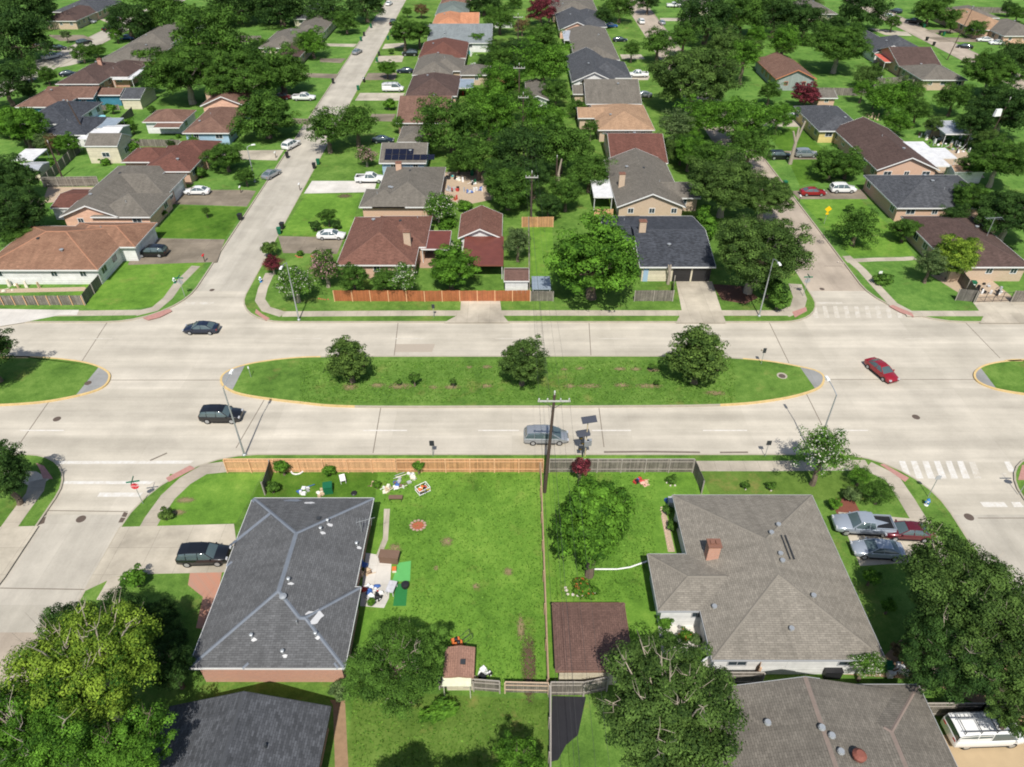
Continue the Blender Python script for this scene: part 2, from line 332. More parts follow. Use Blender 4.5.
def fillet(poly, rad, n=8):
    out = []; k = len(poly)
    for i, p in enumerate(poly):
        r = rad[i]
        if not r: out.append(tuple(p[:2])); continue
        a = np.array(poly[i-1][:2], float)-np.array(p[:2]); c = np.array(poly[(i+1) % k][:2], float)-np.array(p[:2])
        a /= np.linalg.norm(a); c /= np.linalg.norm(c); P = np.array(p[:2], float)
        p0 = P+a*r; p2 = P+c*r
        for t in np.linspace(0, 1, n+1):
            # quarter round
            cen = P+(a+c)*r; th = t*math.pi/2
            q = cen - a*r*math.sin(th) - c*r*math.cos(th)
            out.append(tuple(q))
    return out
# ================================================================ materials of the place
g_main = grass('grass', (0.035, 0.081, 0.014), (0.096, 0.185, 0.031), (0.188, 0.289, 0.064))
g_bright = grass('bright_grass', (0.049, 0.114, 0.015), (0.110, 0.223, 0.029), (0.198, 0.325, 0.053), dryness=0.4)
g_far = grass('far_grass', (0.036, 0.088, 0.016), (0.094, 0.195, 0.035), (0.184, 0.296, 0.065), dryness=0.3)
g_deep = grass('deep_grass', (0.028, 0.071, 0.007), (0.071, 0.153, 0.017), (0.131, 0.225, 0.031), dryness=0.2)
g_dry = grass('dry_grass', (0.044, 0.092, 0.014), (0.096, 0.163, 0.028), (0.152, 0.235, 0.048), dryness=0.8)
c_main = concrete('boulevard_concrete', (0.52, 0.475, 0.395), 'x', (13.0, 4.1), streak=0.24, stain=0.2, jdark=0.86)
c_side = concrete('street_concrete', (0.45, 0.415, 0.35), 'y', (9.0, 4.15), streak=0.16, stain=0.25, jdark=0.85)
c_tan = concrete('tan_street_concrete', (0.42, 0.355, 0.285), 'y', (9.0, 4.15), streak=0.16, stain=0.3, jdark=0.7)
c_walk = concrete('sidewalk_concrete', (0.46, 0.41, 0.33), 'x', (1.5, 30), streak=0.06, stain=0.4, jdark=0.6)
c_walky = concrete('sidewalk_concrete_long', (0.44, 0.39, 0.315), 'y', (1.5, 30), streak=0.06, stain=0.4, jdark=0.6)
c_drive = concrete('driveway_concrete', (0.48, 0.43, 0.345), 'x', (3.0, 3.0), streak=0.1, stain=0.45, jdark=0.55)
c_dark = concrete('stained_concrete', (0.25, 0.21, 0.16), 'x', (3.0, 3.0), streak=0.15, stain=0.5, jdark=0.5)
c_pale = concrete('pale_concrete', (0.60, 0.57, 0.52), 'x', (2.0, 2.0), streak=0.05, stain=0.3, jdark=0.75)
c_grey = concrete('grey_nose_concrete', (0.29, 0.29, 0.28), 'x', (2.0, 2.0), streak=0.05, stain=0.3, jdark=0.8)
m_kerb = plain('kerb_concrete', (0.36, 0.32, 0.25), 0.9, var=0.25, scale=1.5)
m_yellow = plain('kerb_yellow_paint', (0.55, 0.40, 0.18), 0.8, var=0.35, scale=2.0)
m_white = worn('road_paint', (0.61, 0.60, 0.57), (0.5, 0.46, 0.39), 0.5)
m_faint = worn('worn_road_paint', (0.56, 0.54, 0.49), (0.45, 0.405, 0.33), 0.56)
m_red = plain('red_ramp_paint', (0.38, 0.20, 0.17), 0.9, var=0.3, scale=4)
m_lane = worn('lane_paint', (0.64, 0.62, 0.58), (0.5, 0.455, 0.385), 0.47)
m_tar = plain('joint_tar', (0.17, 0.145, 0.115), 0.9, var=0.3, scale=2)
m_iron = plain('cast_iron', (0.10, 0.075, 0.06), 0.8, var=0.3, scale=5)
m_brickpave = brickwall('brick_paving', (0.42, 0.19, 0.12), (0.36, 0.2, 0.14), (0.3, 0.24, 0.2))
m_mulch = plain('mulch', (0.10, 0.05, 0.035), 0.95, var=0.4, scale=6)
m_soil = plain('bare_soil', (0.26, 0.17, 0.10), 0.95, var=0.35, scale=2.5)
m_gravel = plain('gravel', (0.40, 0.31, 0.22), 0.95, var=0.35, scale=5)
metal_grey = plain('galvanised_metal', (0.42, 0.44, 0.45), 0.45, 0.5)
dark_metal = plain('dark_metal', (0.05, 0.055, 0.06), 0.5, 0.3)
black_plastic = plain('black_plastic', (0.02, 0.02, 0.022), 0.45)
white_plastic = plain('white_plastic', (0.72, 0.72, 0.71), 0.5)
green_plastic = plain('green_plastic', (0.012, 0.12, 0.055), 0.45)
wood_pole = plain('pole_wood', (0.075, 0.052, 0.04), 0.9, var=0.3, scale=5)
bark = plain('bark', (0.15, 0.115, 0.085), 0.95, var=0.35, scale=6, bump=0.4)
palebark = plain('pale_bark', (0.34, 0.29, 0.23), 0.95, var=0.3, scale=6, bump=0.3)
trim_white = plain('white_trim', (0.68, 0.68, 0.66), 0.55, var=0.06)
trim_grey = plain('grey_trim', (0.36, 0.37, 0.38), 0.55, var=0.06)
glass_dark = plain('window_glass', (0.035, 0.05, 0.06), 0.12, 0.0, var=0.2, spec=0.8)
red_mat = plain('signal_red', (0.6, 0.03, 0.03), 0.5)

# ================================================================ streets and blocks
Z0, ZL = 0.0, 0.13
def PG(pts, z=ZL): return [G(u, v, z) for u, v in pts]
st = MB(); st.poly([(-900, 54.1-8, -0.02), (900, 54.1-8, -0.02), (900, 88, -0.02), (-900, 88, -0.02)]); struct('main_road', st, c_main)
def WL(y): return -45.7-0.0126*(y-120.7)
def EL(y): return -38.0-0.0138*(y-123)
WX, EX = 42.1, 50.4
st = MB()
st.poly([(WL(88)-1, 88, -0.02), (EL(88)+1, 88, -0.02), (EL(900)+1, 900, -0.02), (WL(900)-1, 900, -0.02)])
st.poly([(-46, 33.4, -0.02), (-36, 33.4, -0.02), (-36, 46.1, -0.02), (-46, 46.1, -0.02)]); struct('residential_street', st, c_side)
st = MB(); st.poly([(-46, -200, -0.02), (-36, -200, -0.02), (-36, 33.4, -0.02), (-46, 33.4, -0.02)])
st.poly([(WX-1, 88, -0.02), (EX+1, 88, -0.02), (EX+1, 900, -0.02), (WX-1, 900, -0.02)]); struct('tan_residential_street', st, c_tan)
st = MB(); st.poly([(WX-1, -200, -0.02), (EX+1, -200, -0.02), (EX+1, 46.1, -0.02), (WX-1, 46.1, -0.02)]); struct('residential_street', st, c_side)
YN, YS = 79.9, 54.2
blocks = [
 ([(-900, YN), (WL(YN), YN), (WL(900), 900), (-900, 900)], (0, 9, 0, 0), g_far),
 ([(EL(YN), YN), (WX, YN), (WX, 900), (EL(900), 900)], (7, 6, 0, 0), g_main),
 ([(EX, YN), (900, YN), (900, 900), (EX, 900)], (10, 0, 0, 0), g_far),
 ([(-900, YS), (-45.0, YS), (-45.0, -200), (-900, -200)], (0, 6, 0, 0), g_main),
 ([(-36.8, YS), (WX, YS), (WX, -200), (-36.8, -200)], (10, 8, 0, 0), g_main),
 ([(EX, YS), (900, YS), (900, -200), (EX, -200)], (6, 0, 0, 0), g_main)]
for poly, rad, m in blocks:
    p = fillet(poly, rad); ar = sum(p[i][0]*p[(i+1) % len(p)][1]-p[(i+1) % len(p)][0]*p[i][1] for i in range(len(p)))
    if ar < 0: p = p[::-1]
    struct('lawn', MB().prism(p, -0.3, ZL), m)
    struct('kerb', MB().strip(p, 0.0, -0.17, -0.1, ZL+0.012, closed=True), m_kerb)
# outer ground
struct('ground', MB().poly([(-3000, -1500, -0.35), (3000, -1500, -0.35), (3000, 4000, -0.35), (-3000, 4000, -0.35)]), g_far)

# the two outer streets of the far side
for pts in ([(-129, 178), (-129, 150), (-129, 420), (-129, 600)], [(131.5, 120), (131.5, 600)]):
    x = pts[0][0]; P = [(x-4.1, 60 if x > 0 else 150), (x+4.1, 60 if x > 0 else 150), (x+4.1, 330), (x-4.1, 330)]
    struct('tan_residential_street' if x > 0 else 'residential_street', MB().prism(P, 0, ZL+0.02), c_tan if x > 0 else c_side)
    for e in (-4.1, 4.1): struct('kerb', MB().bb(x+e-.08, x+e+.08, 60 if x > 0 else 150, 330, ZL-.05, ZL+.08), m_kerb)
cc_ = G(58, 62); struct('residential_street', MB().prism([(cc_[0]+7*math.cos(k*math.pi/10), cc_[1]+7*math.sin(k*math.pi/10)) for k in range(20)], 0, ZL+.024), c_side)
# medians
def smooth_path(pts, n=6):
    out = []; k = len(pts)
    for i in range(k):
        p0, p1, p2, p3 = [np.array(pts[(i+j-1) % k][:2], float) for j in range(4)]
        for t in np.linspace(0, 1, n, endpoint=False):
            out.append(tuple(0.5*((2*p1)+(-p0+p2)*t+(2*p0-5*p1+4*p2-p3)*t*t+(-p0+3*p1-3*p2+p3)*t**3)))
    return out
med_c = PG([(222, 381), (227, 372), (250, 364), (290, 358.5), (330, 357), (420, 356.6), (512, 356.6), (600, 356.4), (700, 357), (760, 360.5), (800, 367), (818, 372), (823, 379), (815, 388.5), (780, 398), (720, 404), (600, 405.5), (512, 405.6), (355, 405.5), (300, 401.5), (250, 395), (230, 389)])
med_l = [(-95, 71.7), (-75, 71.7), (-60, 71.7)] + PG([(0, 357), (40, 357.6), (80, 362), (101, 368.5), (108.5, 377), (97, 389), (50, 400), (0, 404)]) + [(-60, 62.8), (-75, 62.8), (-95, 62.8)]
med_r = [(95, 71.3), (75, 71.2), (62, 71.1)] + PG([(1024, 360.5), (1003, 362), (985, 366), (976, 373), (979, 381), (996, 388), (1024, 393)]) + [(62, 64.2), (75, 63.8), (95, 63.5)]
for pts, us in ((med_c, None), (med_l, None), (med_r, None)):
    p = smooth_path(pts) if pts is med_c else [q[:2] for q in pts]
    if pts is not med_c:
        inner = smooth_path(pts); p = [q for q in inner if abs(q[0]) < 76]
        p = [q for i, q in enumerate(p) if i == 0 or (abs(q[0]-p[i-1][0])+abs(q[1]-p[i-1][1])) > 0.05]
    ar = sum(p[i][0]*p[(i+1) % len(p)][1]-p[(i+1) % len(p)][0]*p[i][1] for i in range(len(p)))
    if ar < 0: p = p[::-1]
    struct('median_lawn', MB().prism(p, -0.3, ZL), g_main)
    # kerb: yellow round the noses, bare concrete along the middle
    n = len(p); yel = []
    def isy(q):
        if pts is med_c: return q[0] < G(352, 405)[0] or q[0] > G(708, 405)[0] if q[1] < 67 else (q[0] < G(330, 357)[0] or q[0] > G(745, 360)[0])
        return True
    i = 0; runs = []; cur = [p[0]]; cy = isy(p[0])
    for q in p[1:]+[p[0]]:
        cur.append(q)
        if isy(q) != cy: runs.append((cy, cur)); cur = [q]; cy = isy(q)
    runs.append((cy, cur))
    for y, run in runs:
        if len(run) > 1: struct('kerb', MB().strip(run, 0.02, -0.22, -0.1, ZL+(0.016 if y else 0.012)), m_yellow if y else m_kerb)
    def nose(x0, x1):      # concrete nose between two x limits at top and bottom
        a = [q for q in p if (x0 is None or q[0] > x0) and (x1 is None or q[0] < x1)]
        k0 = max(range(len(a)), key=lambda i: np.hypot(a[i][0]-a[i-1][0], a[i][1]-a[i-1][1])); return a[k0:]+a[:k0]
    if pts is med_c:
        a = nose(None, G(240, 380)[0]); k0 = max(range(len(a)), key=lambda i: np.hypot(a[i][0]-a[i-1][0], a[i][1]-a[i-1][1])); a = a[k0:]+a[:k0]
        struct('median_nose', MB().prism(a, ZL-0.1, ZL+0.006), c_grey)
        a = nose(G(806, 380)[0], None); k0 = max(range(len(a)), key=lambda i: np.hypot(a[i][0]-a[i-1][0], a[i][1]-a[i-1][1])); a = a[k0:]+a[:k0]
        struct('median_nose', MB().prism(a, ZL-0.1, ZL+0.006), c_grey)
    elif pts is med_l: struct('median_nose', MB().prism(nose(G(88, 380)[0], None), ZL-0.1, ZL+0.006), c_grey)
    else: struct('median_nose', MB().prism(nose(None, G(991, 380)[0]), ZL-0.1, ZL+0.006), c_grey)

# paved patches, each flat sheet a few mm above the one below
_pz = [0]
def patch(name, pts, m, lift=0.006, z=ZL, thick=0.05, smooth=False):
    _pz[0] += 1
    P = PG(pts, z)
    if smooth: P = smooth_path(P, 5)
    return struct(name, MB().prism([q[:2] for q in P], z-thick, z+lift+0.0004*(_pz[0] % 9)), m)
def band(name, pts, w, m, lift=0.008, z=ZL):
    P = [G(u, v, z)[:2] for u, v in pts]; _pz[0] += 1
    return struct(name, MB().strip(P, -w/2, w/2, z-0.05, z+lift+0.0004*(_pz[0] % 9)), m)
# sidewalks
sw = 1.35
band('sidewalk', [(-60, 313), (60, 313.5), (140, 312.5)], sw, c_walk, 0.010)
band('sidewalk', [(136, 313.5), (155, 309), (168, 298), (178, 284), (196, 266)], sw, c_walky, 0.0135)
band('sidewalk', [(283, 314), (400, 313.2), (520, 313), (640, 313), (786, 313)], sw, c_walk)
band('sidewalk', [(283, 314.5), (266, 309), (260, 300), (263, 288), (270, 273)], sw, c_walky, 0.0135)
band('sidewalk', [(846, 256), (862, 270), (878, 288), (893, 304), (910, 313)], sw, c_walky, 0.0135)
band('sidewalk', [(784, 313.5), (797, 309), (800, 298), (795, 284)], sw+.5, c_walky, 0.0135)
band('sidewalk', [(905, 313.5), (970, 313.5), (1100, 313)], sw, c_walk)
band('sidewalk', [(846, 261), (875, 259.5), (903, 259), (915, 258)], 1.1, c_walk)
band('sidewalk', [(697, 466), (770, 466), (868, 465)], 1.5, c_walk)
band('sidewalk', [(868, 466), (892, 478), (907, 500), (925, 530), (950, 568)], 1.6, c_walky, 0.0135)
band('sidewalk', [(228, 466.5), (205, 469), (185, 481), (168, 497), (153, 518), (148, 527)], 1.6, c_walky)
band('sidewalk', [(118, 577), (105, 600)], 1.5, c_walky)
band('sidewalk', [(0, 476), (30, 477), (42, 484)], 1.6, c_walk)
band('sidewalk', [(38, 480), (35, 492), (20, 512), (0, 540), (-30, 580)], 1.6, c_walky, 0.0135)
patch('driveway', [(-30, 558), (-30, 527), (0, 527), (38.5, 526), (24, 548), (5, 577), (-30, 622)], c_drive, 0.016)
patch('sidewalk', [(60, 315), (77, 315), (79, 310), (60, 310), (0, 309), (-60, 309), (-60, 327), (0, 326), (25, 322)], c_pale, 0.018)
# driveways of the far side
def drives():
    D = [([(138, 238), (225, 239.5), (217, 262), (128, 265)], c_dark), ([(165, 196), (178, 190), (247, 190), (256, 191), (247, 206.5), (168, 204)], c_dark),
     ([(200, 151), (284, 150), (277, 160.5), (200, 158)], c_drive), ([(283, 118), (313, 119), (309, 124.5), (280, 123)], c_dark),
     ([(301, 73), (338, 74), (335, 78.5), (300, 77)], c_dark), ([(325, 43.5), (357, 44), (354, 47), (325, 46)], c_drive), ([(320, 58.5), (346, 58.5), (341, 63), (320, 62)], c_dark),
     ([(312, 181), (377, 181), (374, 192), (304, 193.5)], c_pale), ([(278, 236), (344, 238), (337, 254), (283, 253)], c_dark),
     ([(372, 114), (396, 114), (392, 121.5), (368, 121)], c_dark), ([(360, 93), (405, 93), (400, 100.5), (355, 100.5)], c_drive),
     ([(368, 73), (397, 73), (395, 80), (364, 80)], c_dark), ([(379, 56), (404, 55.5), (402, 62), (375, 62.5)], c_drive), ([(385, 44), (404, 43), (404, 47), (382, 49)], c_drive), ([(392, 32), (416, 31), (412, 34), (391, 36)], c_drive),
     ([(676, 281.5), (712, 281.5), (722, 312), (682, 312)], c_drive), ([(682, 311.5), (722, 311.5), (726, 322.8), (676, 322.8)], c_walk),
     ([(461, 300), (500, 300), (502, 315), (460, 315)], c_drive), ([(460, 314), (502, 314), (509, 322.6), (444, 322.6)], c_walk),
     ([(973, 302.5), (1030, 301), (1060, 316), (980, 312)], c_drive), ([(985, 313), (1060, 313), (1100, 323), (980, 323)], c_walk),
     ([(791, 191), (862, 189.5), (868, 199), (799, 199)], c_dark), ([(768, 151), (812, 151), (817, 159.5), (772, 159.5)], c_dark), ([(748, 119), (806, 119.5), (809, 127), (752, 126)], c_drive),
     ([(676, 54), (700, 54), (704, 58), (678, 58)], c_drive), ([(620, 54.5), (641, 54.5), (645, 59), (622, 59)], c_drive), ([(626, 74), (650, 76), (648, 80), (628, 80)], c_drive),
     ([(660, 18), (690, 18), (690, 21), (660, 21)], c_drive), ([(868, 28), (907, 32), (912, 36), (885, 35)], c_drive), ([(925, 30), (960, 29), (960, 32.5), (932, 33)], c_dark), ([(940, 42), (978, 42), (982, 38), (925, 37)], c_dark),
     ([(47, 35), (83, 35), (95, 40), (60, 41)], c_dark), ([(110, 20), (96, 18), (118, 27), (125, 25)], c_drive), ([(30, 42), (57, 46), (60, 51), (35, 50)], c_dark)]
    for p, m in D: patch('driveway', p, m, 0.02)
drives()
# brick walk, courtyard slabs and lot paths
patch('driveway', [(121, 527), (234, 524), (240, 571), (220, 572.5), (148, 574), (115, 577), (83, 592)], c_drive, 0.02)
patch('brick_path', [(190, 573), (222, 572), (212, 630), (196, 628), (203, 597), (188, 585)], m_brickpave, 0.016)
patch('driveway', [(838, 512), (925, 520), (948, 560), (860, 566)], c_drive, 0.02)
patch('driveway', [(925, 735), (1080, 735), (1100, 800), (935, 800)], plain('tan_slab', (0.40, 0.30, 0.18), 0.9, var=0.12, scale=1.2), 0.02)
patch('patio', [(366, 553), (392, 557), (389, 598), (384, 608), (360, 606)], c_pale, 0.02)
patch('garden_path', [(384, 509), (390, 509), (388, 540), (381, 556), (376, 556), (383, 538)], c_drive, 0.03)
patch('patio', [(656, 610), (705, 610), (712, 680), (690, 668), (662, 655)], c_pale, 0.02)
patch('alley_slab', [(552, 696), (586, 697), (578, 735), (566, 745), (558, 760), (550, 762)], plain('dark_tarp', (0.018, 0.018, 0.022), 0.75, var=0.3, scale=2), 0.02)
patch('soil_bed', [(661, 516), (664, 508), (668, 520), (675, 552), (668, 552)], m_gravel, 0.012)
patch('soil_bed', [(830, 500), (852, 496), (860, 512), (838, 516)], plain('red_mulch', (0.17, 0.06, 0.04), 0.95, var=0.3, scale=5), 0.012)
patch('soil_bed', [(712, 284), (744, 286), (758, 298), (745, 304), (722, 300)], m_mulch, 0.012)
patch('side_yard', [(808, 672), (925, 680), (1000, 715), (1060, 735), (1060, 640), (900, 640), (880, 660), (808, 664)], m_soil, 0.007)
patch('side_yard', [(330, 700), (345, 700), (350, 800), (336, 800), (333, 705)], m_soil, 0.007)
patch('bare_yard', [(438, 172), (498, 172), (500, 198), (470, 204), (440, 200)], m_gravel, 0.012)
patch('bare_yard', [(412, 246), (450, 244), (452, 268), (420, 268)], plain('reddish_patio', (0.36, 0.24, 0.17), 0.9, var=0.3, scale=3), 0.012)
patch('bare_yard', [(0, 289), (85, 287), (88, 291), (0, 293)], m_gravel, 0.012)
patch('bare_yard', [(48, 187), (95, 187), (92, 200), (42, 203)], m_gravel, 0.012)
patch('bare_yard', [(892, 150), (965, 150), (985, 178), (900, 172)], m_gravel, 0.012)
patch('side_yard', [(930, 275), (985, 275), (1020, 303), (975, 303)], m_gravel, 0.012)
# lawns with a tone of their own
patch('lawn', [(378, 457), (543, 457), (549, 693), (440, 690), (350, 640), (372, 560)], g_bright, 0.003)
patch('lawn', [(265, 473), (378, 473), (372, 520), (245, 510)], g_deep, 0.0035)
patch('lawn', [(170, 474), (262, 474), (250, 498), (236, 523), (150, 526)], g_bright, 0.003)
patch('lawn', [(543.2, 457), (694, 457), (712, 500), (700, 640), (549.5, 693)], g_bright, 0.0036)
patch('lawn', [(694, 472), (868, 472), (875, 500), (705, 500)], g_dry, 0.003)
patch('lawn', [(355, 690), (548, 700), (548, 800), (340, 800)], g_dry, 0.0034)
patch('lawn', [(180, 205.5), (246, 207), (225, 239), (150, 237)], g_deep, 0.003)
patch('lawn', [(110, 263), (205, 263), (158, 306), (104, 311), (60, 303)], g_bright, 0.003)
patch('lawn', [(790, 164), (765, 130), (800, 128), (850, 175), (800, 186)], g_deep, 0.003)
patch('lawn', [(800, 200), (860, 199), (900, 235), (915, 256), (850, 256)], g_bright, 0.003)
patch('lawn', [(306, 194), (360, 194), (350, 236), (280, 235)], g_bright, 0.003)
patch('lawn', [(530, 226), (552, 226), (556, 290), (530, 290)], g_bright, 0.003)

# markings: sheets a few mm above the carriageway
def mark(name, px, m=m_white, lift=0.008):
    _pz[0] += 1
    z = -0.02+lift
    P = [G(u, v, z) for u, v in px]; mb = MB(); ar = sum(P[i][0]*P[(i+1) % len(P)][1]-P[(i+1) % len(P)][0]*P[i][1] for i in range(len(P)))
    if ar < 0: P = P[::-1]
    mb.poly(P); return struct(name, mb, m)
mark('stop_line', [(50, 461), (194, 460.6), (190, 463.6), (52, 464)])
mark('stop_line', [(60, 481), (155, 481), (150, 484), (62, 484)])
mark('stop_line', [(100, 492.5), (143, 492.5), (139, 496.8), (97, 496.8)])
for a, b in ((20, 64), (363, 407), (478, 519), (592, 631), (703, 747), (836, 868)): mark('lane_line', [(a, 429.9), (b, 429.9), (b, 430.9), (a, 430.9)], m_lane)
for a, b in ((290, 322), (392, 424), (495, 527), (598, 630), (700, 732), (80, 112), (905, 937)): mark('lane_line', [(a, 338.2), (b, 338.2), (b, 339), (a, 339)], m_faint)
for k in range(7):
    a = 899+k*11.6; mark('crosswalk_bar', [(a, 461), (a+6, 461), (a+13, 478.5), (a+6, 478.5)], m_white if k not in (6,) else m_faint)
mark('crosswalk_bar', [(1004, 461.5), (1009.5, 461.5), (1016, 472), (1009, 472)]); mark('crosswalk_bar', [(1001, 473), (1006, 473), (1009, 479), (1003, 479)], m_faint)
mark('stop_line', [(980, 502), (1004, 502), (1008, 507), (984, 507)]); mark('stop_line', [(1011, 502), (1020, 502), (1024, 507), (1014, 507)])
for k in range(9):
    a = 812+k*10.5; mark('crosswalk_bar', [(a, 306), (a+4, 306), (a+7, 318), (a+2, 318)], m_faint)
mark('stop_line', [(812, 302), (842, 302), (843, 304), (811, 304)], m_faint)
mark('stop_line', [(186, 302), (214, 302), (213, 304.5), (184, 304.5)], m_faint)
# expansion joints and patched seams
def seam(px, wd=0.09, m=m_tar):
    P = [G(u, v, -0.012)[:2] for u, v in px]; struct('pavement_joint', MB().strip(P, -wd/2, wd/2, -0.03, -0.0125), m)
for px in ([(381, 406), (373, 453)], [(599, 408), (604, 447)], [(108, 321), (82, 361)], [(398, 323), (394, 357)], [(589, 323), (591, 357)], [(769, 322), (789, 363)], [(52, 397), (18, 446)], [(806, 393), (822, 425)], [(264, 400), (236, 448)],
           [(46, 510.5), (128, 511.5)], [(0, 588), (88, 589.5)], [(110, 380), (222, 380)], [(824, 379.5), (976, 379.5)], [(965, 322), (1000, 358)], [(978, 518), (1040, 518)], [(824, 266), (842, 266)]): seam(px)
seam([(150, 460.5), (167, 453)], 0.2); seam([(604, 452), (650, 451.6), (700, 452.3)], 0.28); seam([(720, 452.4), (748, 452.2)], 0.25)
patch('fresh_concrete_patch', [(396, 344), (435, 344), (432, 352), (394, 352)], plain('patched_concrete', (0.36, 0.31, 0.25), 0.9, var=0.08), 0.004, z=-0.019, thick=0.01)
# manhole covers and drain inlets
def lid(u, v, r, z=-0.02):
    o = MB().lathe(G(u, v, z), [(r, 0), (r, 0.008), (r*0.93, 0.012)], 18).build('manhole_cover', m_iron); return o
for u, v, r, z, lb in ((57, 419, 0.42, -0.02, 'round iron manhole cover in the carriageway below the left median'), (81, 519, 0.45, -0.02, 'round iron manhole cover in the left side street'), (916, 417, 0.42, -0.02, 'round iron manhole cover in the carriageway right of the red sedan'),
                       (969, 618-101, 0.45, -0.02, 'round iron manhole cover below the crosswalk on the right'), (88, 383, 0.4, ZL+0.01, 'rusty manhole cover on the grey nose of the left median'), (782, 376, 0.42, ZL+0.004, 'iron manhole cover in a concrete ring on the middle median'), (212, 290, 0.35, -0.02, 'small iron manhole cover at the mouth of the far left street'),
                       (822, 289, 0.35, -0.02, 'small iron manhole cover at the mouth of the far right street')):
    tag(lid(u, v, r, z), lb, 'manhole cover')
o = MB().lathe(G(782, 376, ZL-0.05), [(0.62, 0), (0.62, 0.057)], 20).build('manhole_collar', c_walk); o['kind'] = 'structure'
for px, lb in (([(41, 513), (48, 509), (44, 524), (37, 526)], 'pair of rusty storm drain grates at the left kerb of the left side street'), ([(124, 512), (128, 513), (123, 523), (118, 523)], 'pair of rusty storm drain grates at the right kerb of the left side street'),
               ([(942, 507), (945, 505), (952, 517), (948, 518)], 'rusty storm drain grate in the kerb below the corner by the crosswalk')):
    P = PG(px, -0.02); mb = MB()
    for a, b in ((0, .42), (.5, .95)):
        q = [tuple(np.array(P[i])*(1-t)+np.array(P[j])*t) for (i, j), t in (((0, 3), a), ((1, 2), a), ((1, 2), b), ((0, 3), b))]
        mb.prism([x[:2] for x in q], -0.03, -0.006)
    tag(mb.build('storm_drain_grate', m_iron), lb, 'drain grate')
# painted ramps at the corners
def ramp_(px): patch('kerb_ramp', px, m_red, 0.024)
ramp_([(166, 478), (190, 465.5), (195, 468.5), (186, 473), (169, 482)]); ramp_([(36, 463), (44, 466), (52, 477), (53, 479), (43, 478.5), (40, 470)])
ramp_([(880, 464.5), (884, 464), (909, 478), (905, 482), (898, 477)]); ramp_([(143, 318), (162, 311), (170, 309), (172, 311), (160, 317), (148, 320)])
ramp_([(256, 309), (262, 314), (270, 318.5), (266, 320.5), (255, 313)]); ramp_([(792, 312), (806, 307), (807, 311), (795, 317.5)]); ramp_([(889, 306), (893, 305), (912, 313), (914, 317), (900, 312)])
ramp_([(1022, 465), (1040, 465), (1040, 480), (1018, 480)])
# worn earth round the saplings and bare spots in lawns
rs = random.Random(5)
def spot(u, v, w, h, m, z=ZL):
    c = G(u, v, z); k = PX(u, v, z); a = w/k/2*1.5; b = h/k/2/0.64*1.6
    n = 22; mb = MB(); pts = [(c[0]+a*rs.uniform(.95, 1.2)*math.cos(t*2*math.pi/n), c[1]+b*rs.uniform(.95, 1.2)*math.sin(t*2*math.pi/n)) for t in range(n)]
    _pz[0] += 1; struct('bare_earth', mb.prism(pts, z-0.05, z+0.008+0.0004*(_pz[0] % 9)), m)
tanm = fading_earth('dry_earth', (0.28, 0.215, 0.11)); soilm = fading_earth('dark_earth', (0.13, 0.085, 0.05))
for u, v, w_, h_ in ((378, 385, 12, 4), (400, 386, 22, 5), (433, 387, 7, 3), (452, 387, 12, 4), (486, 386, 11, 4), (487, 367, 8, 3), (570, 386, 9, 4), (590, 386, 20, 3.5), (622, 385, 12, 4), (650, 386, 24, 4), (564, 369, 6, 2.5), (580, 368.5, 7, 2.5), (620, 369, 10, 3), (636, 369, 9, 3), (653, 370, 11, 4), (469, 367, 6, 2.5), (350, 387, 12, 5), (715, 393, 16, 4), (762, 350, 1, 1)): spot(u, v, w_, h_, tanm)
for u, v, w_, h_, m in ((447, 541, 10, 6, tanm), (476, 586, 6, 4, tanm), (521, 628, 7, 14, tanm), (529, 666, 12, 38, soilm), (529, 667, 10, 32, soilm), (530, 668, 9, 26, soilm), (395, 548, 10, 6, tanm), (186, 500, 16, 4, tanm), (178, 512, 12, 4, tanm), (344, 196, 13, 5, soilm), (436, 568, 4, 3, tanm), (508, 572, 8, 5, tanm)): spot(u, v, w_, h_, m)
